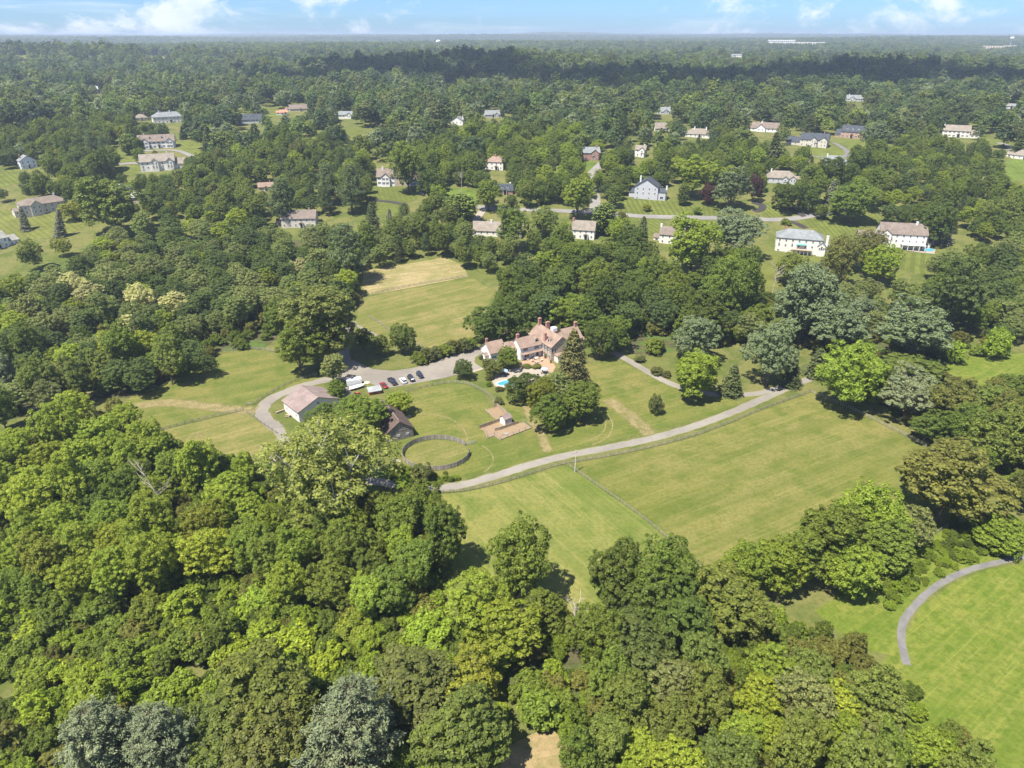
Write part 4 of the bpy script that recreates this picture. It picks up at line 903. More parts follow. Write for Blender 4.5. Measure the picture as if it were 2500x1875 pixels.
neighbour('cream house with arched windows and tan roof below the white colonial', 351, 452, 416, -4, 2, 'gx', cs, 'roof_tan', 0.5, garage=(1, 0.24), proj=((0.42, 5), (0.85, 5)), arch=True, base=1.2)
neighbour('small white gabled house among trees at the left edge', 56, 90, 411, 10, 2, 'gy', ws, 'roof_grey', 0.9)
neighbour('beige house with brown hipped roof above left striped lawn', 68, 165, 520, 12, 2, 'hip', bs, 'roof_brown', 0.6, proj=((0.3, 7),), rise=3.6, base=0.4)
neighbour('brown building with a glaring white roof behind the olive tree', 290, 341, 499, -5, 1, 'gx', 'tan_siding', 'roof_white', 0.7, rise=2.6, base=1.5, shrink=0.05)
neighbour('small white garage with shallow roof beside the white-roofed building', 274, 305, 470, 0, 1, 'gx', ws, 'roof_white', 0.8, rise=1.2, wins=2)
neighbour('pale grey house cut by the left edge of the picture', -30, 46, 606, 20, 2, 'gx', ws, 'roof_pale', 0.7, rise=3.0, garage=(1, 0.3))
neighbour('tan hip-roofed house among hillside trees left of chimneyed mansion', 334, 361, 295, 8, 1, 'hip', cs, 'roof_tan', 0.8)
neighbour('grey hip-roofed mansion with two pale chimneys on the left hill', 379, 448, 300, 6, 2, 'hip', cs, 'roof_grey', 0.55, rise=4.5, chim=((0.25, ws), (0.6, ws)), shrink=0.05)
neighbour('slate-roofed white house with dormers in the left hillside trees', 581, 640, 302, -4, 1, 'gx', gs, 'roof_slate', 0.55, dorm=2, base=1)
neighbour('brown-roofed long cottage beyond the hillside trees', 709, 753, 272, 4, 1, 'gx', 'tan_siding', 'roof_brown', 0.6, rise=4)
neighbour('tiny red-roofed outbuilding beside the brown-roofed long cottage', 685, 702, 281, 0, 1, 'gx', ws, 'terracotta', 0.7, wins=2)
neighbour('grey-roofed cottage with a front gable beyond the hillside trees', 828, 860, 290, -8, 1, 'gx', ws, 'roof_grey', 0.7, proj=((0.75, 5),), rise=3.2, base=1)
wh = neighbour('large white house with stone front and tall chimney above lawn', 922, 1030, 455, -8, 2, 'gx', ws, 'roof_brown', 0.5, proj=((0.26, 6.0),), chim=((0.16, ws),), shut='dark_trim', garage=(1, 0.25), dorm=1, base=0.9)
wh.box('stone_front', 'field_stone', -3.5, 6.5, -0.10, -0.004, 0, 6.6)
neighbour('house with a broad brown roof half hidden at the wood edge', 690, 770, 556, -12, 2, 'gx', bs, 'roof_brown', 0.55, rise=4, vt=500)
neighbour('cream house with red-brown hipped roof among tall trees', 1185, 1228, 415, -14, 2, 'hip', cs, 'roof_rust', 0.75, chim=((0.5, 'red_brick'),))
neighbour('dark-roofed brick cottage with two white dormers by the street', 1214, 1252, 475, -4, 1, 'gx', 'red_brick', 'roof_slate', 0.7, dorm=2, rise=3.6)
neighbour('tan-roofed ranch house beside the street, behind a slim tree', 1153, 1275, 578, -8, 1, 'gx', cs, 'roof_tan', 0.4, garage=(1, 0.4), chim=((0.6, ws),), base=0.6, rise=4.2)
neighbour('white gabled house peeking out beyond the central treetops', 1101, 1130, 306, -18, 1, 'gy', ws, 'roof_grey', 0.9, chim=((0.9, ws),), base=1)
neighbour('blue-grey roofed house far in the central treetops', 1184, 1224, 287, 8, 1, 'gx', gs, 'roof_grey', 0.6, proj=((0.7, 5),))
neighbour('orange-roofed house showing between trees at the left', 633, 668, 466, 0, 1, 'gx', 'tan_siding', 'roof_rust', 0.6)
neighbour('red brick house with white windows at the end of the close', 1421, 1464, 391, 10, 2, 'gx', 'red_brick', 'roof_grey', 0.7, proj=((0.7, 6.0),), chim=((0.85, 'red_brick'),))
hh = neighbour('grey house with slate roof on the striped lawn', 1548, 1604, 487, -6, 2, 'gy', gs, 'roof_slate', 0.9, base=2.6, vt=425)
hh.block(8.2, 13.2, 0.8, 8, 0, 5.2, 'gx', 2.2, gs, 'roof_slate', 0.3); hh.block(-12, -8.0, 2.5, 9, 0, 4.0, 'gx', 2.2, gs, 'roof_slate', 0.3); hh.chimney(13.4, 3.5, 0, 9.2, 0.9, 1.2, ws); hh.row('S', 0.8, (10.6,), 0.6, 2.2, 1.9)
neighbour('tan-roofed house half hidden behind the close', 1550, 1574, 383, -12, 2, 'gx', cs, 'roof_tan', 0.9, proj=((0.7, 4),))
neighbour('house with tan roof and red brick chimney below the street', 1396, 1450, 584, -8, 2, 'gx', cs, 'roof_tan', 0.62, chim=((0.0, 'red_brick'),), rise=4.5, shrink=0.05)
neighbour('house with white stone chimney below the striped lawn', 1609, 1690, 598, -6, 2, 'gx', cs, 'roof_brown', 0.5, chim=((0.0, ws), (0.8, ws)), shrink=0.2)
neighbour('low tan hip-roofed house with white chimneys among pines', 1671, 1733, 336, -4, 1, 'hip', cs, 'roof_tan', 0.6, chim=((0.35, ws), (0.8, ws)), rise=4.4)
neighbour('steep tan-roofed house hidden among the pines', 1600, 1627, 321, 14, 1, 'gx', cs, 'roof_tan', 0.8, rise=4.5)
neighbour('house with grey-violet roof at the foot of the shaded woods', 1614, 1643, 279, 12, 1, 'gx', gs, 'roof_grey', 0.8, rise=4, proj=((0.4, 6),))
neighbour('white gabled house with long brown wing in front of the pines', 1835, 1898, 322, -2, 1, 'gx', ws, 'roof_brown', 0.5, proj=((0.35, 8),), chim=((0.35, ws),), base=0.5)
neighbour('beige house with dark slate roofs on the right hill', 1920, 2015, 357, -6, 2, 'gx', bs, 'roof_slate', 0.5, proj=((0.5, 5), (0.85, 6)), garage=(-1, 0.34))
neighbour('brick colonial with white end and three dormers', 2040, 2102, 337, -8, 2, 'gx', 'orange_brick', 'roof_slate', 0.55, dorm=3, shut='dark_trim', garage=(-1, 0.2))
neighbour('long cream colonial with low wing on the right hill', 2306, 2384, 336, 4, 2, 'gx', cs, 'roof_tan', 0.4, garage=(1, 0.28), chim=((0.0, ws),), shut='brown_trim')
neighbour('house with pale slate-blue hipped roof among the right trees', 2010, 2065, 404, 8, 1, 'hip', gs, 'roof_grey', 0.6, rise=4)
neighbour('tan hip-roofed grey house with two small gables', 1870, 1942, 448, 8, 1, 'hip', gs, 'roof_tan', 0.55, proj=((0.62, 4), (0.86, 4.5)), rise=4.5, base=0.8)
nh = neighbour('cream house with grey hipped roof and raised wooden deck', 1894, 2000, 618, 4, 2, 'hip', cs, 'roof_grey', 0.6, base=2.5, rise=4.2, arch=True, vt=552)
dk = MB(); dk.box(-3.5, 7.5, -3.6, -0.15, 2.55, 2.75); deck = dk.build('deck', 'tan_board', nh.e)
for k in range(6): MB().cbox(-3.2 + k * 2.1, -3.4, 1.2, 0.14, 0.14, 2.65).build('deck_post', 'white_trim', deck)
MB().box(-3.5, 7.5, -3.62, -3.54, 3.45, 3.55).build('railing', 'white_trim', deck); MB().prism([(-7, 0.1), (-3.55, 2.5), (-3.55, 2.75), (-7, 0.35)], -3.2, -2.2, 'y').build('stair', 'tan_board', deck)
MB().prism([(-1.6, 5.1), (-0.15, 5.6), (-0.15, 5.7), (-1.6, 5.2)], -1.5, 4, 'x').build('awning', 'teal_fabric', nh.e)
nh.block(10.2, 14.5, -1.5, 5, 0, 5.4, 'gy', 2.0, cs, 'roof_grey', 0.3); nh.row('S', -1.5, (11.2, 13.5), 3.1, 0.9, 1.6); nh.win('S', -1.5, 12.35, 3.1, 1.2, 1.6, arch=True); nh.chimney(15.0, 3.5, 0, 10.5, 1.2, 1.4, ws)
nb = neighbour('huge cream house with brown roofs and columned terrace by pool', 2150, 2250, 606, 16, 2, 'gx', cs, 'roof_brown', 0.55, base=2.6, chim=((0.78, ws),), rise=5, vt=530, proj=((0.1, 6),))
nb.block(-24, -13.4, 2, 10, 0, 4.4, 'gx', 3.6, cs, 'roof_brown', 0.4); nb.dormer(-20.5, 3.2, 5.6, 1.5, 1.3, 2.2, 'white_siding', 'roof_brown'); nb.dormer(-17.2, 3.2, 5.6, 1.5, 1.3, 2.2, 'white_siding', 'roof_brown')
nb.block(-13.35, -9, -5, 3, 0, 4.4, 'gy', 2.2, cs, 'roof_brown', 0.35); nb.row('S', -5, (-12.2, -10.4), 1.2, 1.2, 1.6); nb.block(10, 22, 12, 20, 0, 7, 'gx', 4, cs, 'roof_brown', 0.4)
tb = MB(); tb.box(-1, 12, -4.2, -0.15, 2.9, 3.1); tt = tb.build('terrace', 'white_trim', nb.e)
for k in range(5): MB().cbox(-0.7 + k * 3.1, -3.9, 1.35, 0.3, 0.3, 3.0).build('column', 'white_trim', tt)
MB().box(-1, 12, -4.22, -4.12, 3.9, 4.0).build('railing', 'brown_trim', tt)
sheet('pool_deck', WL('h', [(1290, 1300), (1390, 1285), (1480, 1278), (1530, 1290), (1520, 1330), (1400, 1318)]), 'concrete', 0.22)
pool2 = sheet('swimming_pool', WL('h', [(1440, 1290), (1500, 1286), (1520, 1300), (1490, 1312), (1430, 1304)]), 'concrete', 0.26, kind='thing'); tag(pool2, 'blue pool behind the huge cream house with brown roofs', 'pool')
neighbour('grey-roofed house at the edge of the shaded right woods', 2068, 2100, 247, 10, 1, 'gx', gs, 'roof_grey', 0.7, proj=((0.4, 7),), rise=4)
neighbour('tan-roofed house cut by the right edge of the picture', 2472, 2530, 390, -8, 1, 'hip', cs, 'roof_tan', 0.6, rise=4)
neighbour('dark-roofed house far at the right edge', 2455, 2482, 266, 0, 1, 'hip', gs, 'roof_grey', 0.6)
for q in (('white-roofed shed far up the left woods', 225, 241, 229, 'roof_white', ws), ('brown-roofed house far up the left woods', 240, 262, 212, 'roof_brown', bs), ('pale house at the foot of the dark ridge', 1094, 1112, 202, 'roof_brown', gs),
          ('white house in the shaded right woods, with a small clearing', 1768, 1796, 197, 'roof_grey', ws), ('grey-roofed house in the shaded right woods', 1716, 1744, 191, 'roof_grey', bs), ('white house high in the right woods', 2010, 2028, 148, 'roof_grey', ws),
          ('pale roof beyond the left woods', 690, 704, 149, 'roof_grey', ws), ('bright roof low in the left woods', 530, 550, 180, 'roof_white', ws), ('brown roof at the far right in the woods', 2480, 2500, 188, 'roof_tan', cs), ('white house in the shaded woods, near centre right', 1510, 1526, 232, 'roof_grey', ws),
          ('pale-roofed house high in the right woods', 1785, 1812, 140, 'roof_grey', cs), ('tan roof in the shaded right woods', 1870, 1890, 150, 'roof_tan', cs)):
    neighbour(q[0], q[1], q[2], q[3], 5, 1, 'gx', q[5], q[4], 0.6, rise=3.5, base=3.5, shrink=0.0)

# ---- far town buildings and water towers near the horizon
def far_block(label, u0, u1, vb, h, wall, top, n):
    p, mp = m_at((u0 + u1) / 2, vb); Wm = (u1 - u0) * mp; hb = House('town_building', label, p, math.atan2(-p.x, p.y), 'building', 'town buildings on the horizon')
    H_ = h * mp; hb.block(-Wm / 2, Wm / 2, 0, Wm * 0.3, 0, H_, 'flat', 0, wall, top, 0.0)
    for k in range(n):
        x = -Wm / 2 + Wm * (k + 0.5) / n; hb.win('S', 0, x, H_ * 0.25, Wm / n * 0.6, H_ * 0.22); hb.win('S', 0, x, H_ * 0.62, Wm / n * 0.6, H_ * 0.22)
    FOOT.append((p.x, p.y, Wm * 0.6)); BLOCKS.append((u0, vb - h, u1, vb, mp * FPX - 5))
far_block('long white building on the horizon', 1875, 1938, 112, 13, ws, 'roof_white', 14)
far_block('low cream building right of the long white building', 1940, 2012, 113, 9, cs, 'roof_pale', 12)
far_block('tan building at the far right below the water tower', 2398, 2445, 122, 9, 'tan_siding', 'roof_rust', 8)
far_block('low brick building right of the tan building', 2446, 2490, 120, 8, 'tan_siding', 'roof_rust', 8)
far_block('pale warehouse at the edge of the far left fields', 352, 412, 131, 5, ws, 'roof_white', 8)
far_block('white distant barn low on the left horizon', 40, 58, 136, 5, ws, 'roof_white', 4)
def water_tower(label, u, vb, vt):
    p, mp = m_at(u, vb); H_ = (vb - vt) * mp; e = empty('water_tower', p, 0, label, 'water tower', 'water towers')
    r = H_ * 0.24; MB().lathe([(H_ * 0.06, -1), (H_ * 0.035, H_ * 0.15), (H_ * 0.03, H_ * 0.6), (H_ * 0.08, H_ * 0.68)], 0, 0, 14).build('stem', 'white_trim', e, True)
    MB().lathe([(H_ * 0.08, H_ * 0.67), (r * 0.8, H_ * 0.75), (r, H_ * 0.86), (r * 0.8, H_ * 0.96), (r * 0.3, H_), (0.01, H_)], 0, 0, 18).build('tank', 'white_trim', e, True); BLOCKS.append((u - 6, vt, u + 6, vb, mp * FPX))
    FOOT.append((p.x, p.y, 20))
water_tower('white mushroom-shaped water tower standing clear of the dark ridge', 1071, 124, 100)
water_tower('white water tower above the tan buildings at far right', 2466, 112, 92)

# ------------------------------------------------------------------ yard things
# pool, terrace
deckp = [W('b', *q) for q in ((560, 1000), (600, 900), (760, 850), (930, 815), (1150, 830), (1300, 830), (1345, 900), (1240, 970), (1080, 1060), (900, 1110), (720, 1090), (600, 1070))]
sheet('pool_deck', deckp, 'concrete', 0.05)
sheet('terrace', [W('b', *q) for q in ((930, 740), (1080, 700), (1250, 640), (1330, 700), (1420, 800), (1380, 880), (1345, 900), (1300, 830), (1150, 830), (930, 815))], 'brick_paving', 0.046)
ribbon('path', WL('b', [(300, 870), (360, 850), (430, 828), (520, 800)]), 1.6, 'concrete', 0.05, 0.03, 21)
def water_mat():
    t = NT('pool_water'); p = t.pos(); t.surf(t.mix(t.ramp(t.noise(p, 0.5, 3, 0.5), 0.35, 0.65), (0.06, 0.26, 0.34), (0.10, 0.33, 0.40)), 0.06, 0.5, normal=t.bump(t.noise(p, 2.5, 3, 0.5), 0.15, 0.05))
water_mat(); setmat(pool2.data, 'pool_water')
pc = W('b', 820, 1020); outline = []
for k in range(40):
    a = 2 * math.pi * k / 40; r = 1 + 0.16 * math.cos(2 * a + 0.6); outline.append((4.9 * r * math.cos(a), 2.9 * r * math.sin(a)))
pe = empty('swimming_pool', (pc.x, pc.y, 0), R(20), 'turquoise kidney-shaped pool half hidden by the dark rounded tree', 'pool')
n = len(outline); MB().add([(x, y, 0.10) for x, y in outline], [list(range(n))]).build('water', 'pool_water', pe)
MB().add([(x, y, 0.13) for x, y in outline] + [(x * 1.09, y * 1.12, 0.13) for x, y in outline] + [(x * 1.09, y * 1.12, 0.03) for x, y in outline] + [(x, y, 0.03) for x, y in outline],
         [[i, (i + 1) % n, n + (i + 1) % n, n + i] for i in range(n)] + [[n + i, n + (i + 1) % n, 2 * n + (i + 1) % n, 2 * n + i] for i in range(n)] + [[3 * n + i, 3 * n + (i + 1) % n, (i + 1) % n, i] for i in range(n)]).build('coping', 'white_trim', pe)
def umbrella(label, view, x, y):
    p = W(view, x, y); e = empty('patio_umbrella', (p.x, p.y, 0.05), 0.3, label, 'umbrella', 'pool umbrellas')
    MB().tube([(0, 0, 0), (0, 0, 2.75)], 0.035, 6).build('pole', 'steel_grey', e)
    v = [(0, 0, 2.8)] + [(1.45 * math.cos(k * math.pi / 4), 1.45 * math.sin(k * math.pi / 4), 2.15) for k in range(8)] + [(0, 0, 2.74)] + [(1.44 * math.cos(k * math.pi / 4), 1.44 * math.sin(k * math.pi / 4), 2.08) for k in range(8)]
    f = [[0, k + 1, (k + 1) % 8 + 1] for k in range(8)] + [[9, (k + 1) % 8 + 10, k + 10] for k in range(8)] + [[k + 1, k + 10, (k + 1) % 8 + 10, (k + 1) % 8 + 1] for k in range(8)]
    MB().add(v, f).build('canopy', 'pale_blue_fabric', e)
    for k in range(8): a = k * math.pi / 4; MB().tube([(0, 0, 2.35), (1.3 * math.cos(a), 1.3 * math.sin(a), 2.12)], 0.014, 4).build('rib', 'steel_grey', e)
    t = empty('patio_table', (p.x, p.y, 0.05), 0, 'round dark table under the ' + label.split(' with ')[0], 'table', 'pool tables')
    MB().lathe([(0.62, 0.70), (0.62, 0.74)], 0, 0, 18).build('table_top', 'dark_trim', t)
    for k in range(4): a = k * math.pi / 2; MB().tube([(0.5 * math.cos(a), 0.5 * math.sin(a), 0), (0.3 * math.cos(a), 0.3 * math.sin(a), 0.7)], 0.03, 5).build('leg', 'dark_trim', t)
    for k in range(4):
        a = k * math.pi / 2 + 0.5; cx, cyy = p.x + 1.15 * math.cos(a), p.y + 1.15 * math.sin(a)
        c = empty('patio_chair', (cx, cyy, 0.05), a + math.pi / 2, 'dark patio chair drawn up to the table under ' + label.split(' with ')[0], 'chair', 'chairs at ' + label.split(' with ')[0])
        MB().box(-0.24, 0.24, -0.24, 0.24, 0.40, 0.46).build('seat', 'dark_trim', c); MB().box(-0.24, 0.24, -0.27, -0.22, 0.46, 0.92).build('backrest', 'dark_trim', c)
        for (lx, ly) in ((-0.2, -0.2), (0.2, -0.2), (0.2, 0.2), (-0.2, 0.2)): MB().box(lx - 0.02, lx + 0.02, ly - 0.02, ly + 0.02, 0, 0.4).build('leg', 'dark_trim', c)
umbrella('pale blue umbrella beside the reddish tree with open canopy', 'b', 728, 920); umbrella('pale blue umbrella beside the spruce with open canopy', 'b', 1265, 895)
def sofa(label, view, x, y, rz, w, name='patio_sofa', cat='sofa'):
    p = W(view, x, y); e = empty(name, (p.x, p.y, 0.05), rz, label, cat, 'terrace seats')
    MB().box(-w / 2, w / 2, -0.42, 0.42, 0.0, 0.24).build('base', 'brown_trim', e); MB().box(-w / 2, w / 2, 0.28, 0.46, 0.25, 0.85).build('backrest', 'cushion', e)
    for s in (-1, 1): MB().box(s * w / 2 - 0.09, s * w / 2 + 0.09, -0.42, 0.27, 0.25, 0.6).build('arm', 'brown_trim', e)
    k = max(1, int(w / 0.75)); cw = (w - 0.2) / k
    for i in range(k): MB().box(-w / 2 + 0.1 + i * cw + 0.02, -w / 2 + 0.1 + (i + 1) * cw - 0.02, -0.4, 0.27, 0.25, 0.43).build('cushion', 'cushion', e)
sofa('cushioned outdoor sofa on the brick terrace, near the white wall', 'b', 1160, 700, R(30), 2.2); sofa('cushioned armchair on the terrace, nearer the white tree', 'b', 1105, 735, R(110), 0.95, 'patio_armchair', 'armchair')
sofa('cushioned armchair on the terrace, toward the stone wall', 'b', 1225, 728, R(-60), 0.95, 'patio_armchair', 'armchair'); sofa('cushioned bench on the terrace edge, nearest the pool hedge', 'b', 1165, 755, R(205), 1.6); sofa('small dark bench against the white wing', 'b', 1040, 712, R(30), 1.4, 'patio_bench', 'bench')
def pot(label, view, x, y, s=0.5):
    p = W(view, x, y); e = empty('plant_pot', (p.x, p.y, 0.05), 0, label, 'plant', 'potted plants'); MB().lathe([(s * 0.6, 0), (s * 0.85, s * 1.1), (s * 0.9, s * 1.2), (s * 0.7, s * 1.15)], 0, 0, 14).build('pot', 'terracotta', e, True)
    q = PROTO['bush'][0]; o = link(bpy.data.objects.new('foliage', q['crown']), e); o.scale = (s * 0.4,) * 3; o.location = (0, 0, s * 1.0); o.color = (0.10, 0.17, 0.02, 1)
pot('potted shrub by the inner corner of the terrace', 'b', 1275, 690, 0.6); pot('potted plant on the terrace against the white wall', 'b', 1120, 690, 0.4); pot('dark potted plant at the terrace edge by the stone wall', 'b', 1350, 755, 0.5)

# ---- fences: posts and rails, each its own piece
UNIT = {}
def unit_box(key, sx, sy, sz, mat):
    if key not in UNIT:
        m = MB().box(0 if sx == 1 else -sx / 2, sx if sx == 1 else sx / 2, -sy / 2, sy / 2, 0 if sx != 1 else -sz / 2, sz if sx != 1 else sz / 2)
        me = bpy.data.meshes.new(key); me.from_pydata(m.v, [], m.f); setmat(me, mat); UNIT[key] = me
    return UNIT[key]
def fence(label, pts, spacing=2.7, h=1.25, rails=(0.35, 0.75, 1.15), name='post_and_rail_fence', pm='fence_post', rm='fence_board', rh=0.11, pw=0.14, close=False, group='paddock fences'):
    L = smooth_line(pts, 12) if len(pts) > 2 else [Vector((q[0], q[1])) for q in pts]
    acc = [0]
    for a, b in zip(L, L[1:]): acc.append(acc[-1] + (b - a).length)
    n = max(1, round(acc[-1] / spacing)); P = []; j = 0
    for k in range(n + 1):
        s = acc[-1] * k / n
        while j < len(L) - 2 and acc[j + 1] < s: j += 1
        t = (s - acc[j]) / max(1e-6, acc[j + 1] - acc[j]); q = L[j] + (L[j + 1] - L[j]) * t; P.append(Vector((q.x, q.y, g1(q.x, q.y))))
    e = empty(name, P[0], 0, label, 'fence', group); rnd = random.Random(len(label))
    post = unit_box('post_%s_%.2f_%.2f' % (pm, h, pw), pw, pw, h + 0.12 + 0.3, pm); rail = unit_box('rail_%s_%.2f' % (rm, rh), 1, 0.05, rh, rm)
    for i, q in enumerate(P):
        d = q - P[0]; o = link(bpy.data.objects.new('post', post), e); o.location = (d.x, d.y, d.z - 0.3); o.rotation_euler = (rnd.uniform(-.03, .03), rnd.uniform(-.03, .03), rnd.uniform(0, 1.5))
        if i < n:
            v = P[i + 1] - q
            for z in rails:
                r = link(bpy.data.objects.new('rail', rail), e); r.location = (d.x, d.y, d.z + z); r.scale = (v.length, 1, 1); r.rotation_euler = (0, -math.atan2(v.z, math.hypot(v.x, v.y)) + rnd.uniform(-.008, .008), math.atan2(v.y, v.x))
    return e
fence('long post and rail fence between gravel lane and paddocks', WL('d', [(935, 1066), (1000, 1062), (1080, 1045), (1160, 1020), (1225, 1002), (1330, 984), (1420, 964), (1500, 942), (1580, 913), (1650, 884), (1750, 848)]), 3.0)
fence('straight fence dividing the front and east paddocks', WL('d', [(1226, 1006), (1390, 1122), (1556, 1266)]), 3.0, 1.2, (0.5, 1.05), rh=0.09, pw=0.12)
fence('curved fence around the lawn below the parked cars', WL('a', [(972, 512), (1050, 490), (1150, 466), (1250, 455), (1340, 468), (1410, 498), (1470, 545), (1492, 580)]), 2.6, pm='fence_board')
fence('fence along the tree edge of the west paddock', WL('m', [(1150, 850), (1260, 788), (1400, 755), (1520, 745), (1660, 762)]), 2.8)
fence('fence between the west paddock and the gravel loop', WL('m', [(1475, 1078), (1520, 1078), (1580, 1035), (1700, 970), (1800, 930), (1900, 898)]), 2.8)
fence('fence between the west and corner paddocks', WL('m', [(560, 1090), (470, 1098)]), 2.6)
fence('fence along the corner paddock, below the dirt track', WL('m', [(970, 1232), (1200, 1172), (1460, 1112)]), 2.6)
fence('short fence beside the gravel loop at corner paddock', WL('m', [(1490, 1130), (1570, 1190), (1660, 1250)]), 2.6)
fence('fence crossing the back field below the hay', WL('d', [(802, 636), (890, 618), (1010, 597)]), 3.0)
fence('fence down the left side of the back field', WL('a', [(740, 60), (820, 110), (900, 170), (1060, 240)]), 3.0)
fence('shaded fence on the right side of the east paddock', WL('d', [(1752, 848), (1850, 890), (2000, 965)]), 3.0)
fence('fence remains behind the trees above the walking path', WL('l', [(1560, 1545), (1680, 1475), (1780, 1420), (1900, 1362)]), 2.8)
fence('short gate panel beside the grey barn', WL('n2', [(1530, 1150), (1670, 1105)]), 1.6, 1.2, (0.25, 0.5, 0.75, 1.0))
fence('open metal gate of the round pen', WL('n5', [(1640, 440), (1850, 385)]), 1.8, 1.3, (0.2, 0.45, 0.7, 0.95, 1.2), 'pen_gate', 'steel_grey', 'steel_grey', 0.07, 0.08, group='pen gates')
fence('white rail fence joining the round pen to the trees', WL('n5', [(-60, 800), (70, 815), (180, 835)]), 2.4, 1.1, (0.5, 1.0), rm='white_trim')
# round pen
q0, q1, q2, q3 = W('n5', 200, 690), W('n5', 1720, 640), W('n5', 1000, 300), W('n5', 960, 1010)
pcx, pcy = (q0.x + q1.x) / 2, (q2.y + q3.y) / 2; prx, pry = (q1.x - q0.x) / 2, (q2.y - q3.y) / 2
arc = [Vector((pcx + prx * math.cos(R(a)), pcy + pry * math.sin(R(a)), 0)) for a in range(34, 34 + 331, 6)]
fence('round horse pen of tall weathered boards below the barn', arc, 2.3, 1.75, (0.25, 0.55, 0.85, 1.15, 1.45, 1.7), 'round_pen', 'fence_board', 'weathered_board', 0.24, 0.2, group='round pen')
sheet('pen_floor', [Vector((pcx + prx * 0.97 * math.cos(R(a)), pcy + pry * 0.97 * math.sin(R(a)), 0)) for a in range(0, 360, 9)], 'field_grass_back', 0.024)

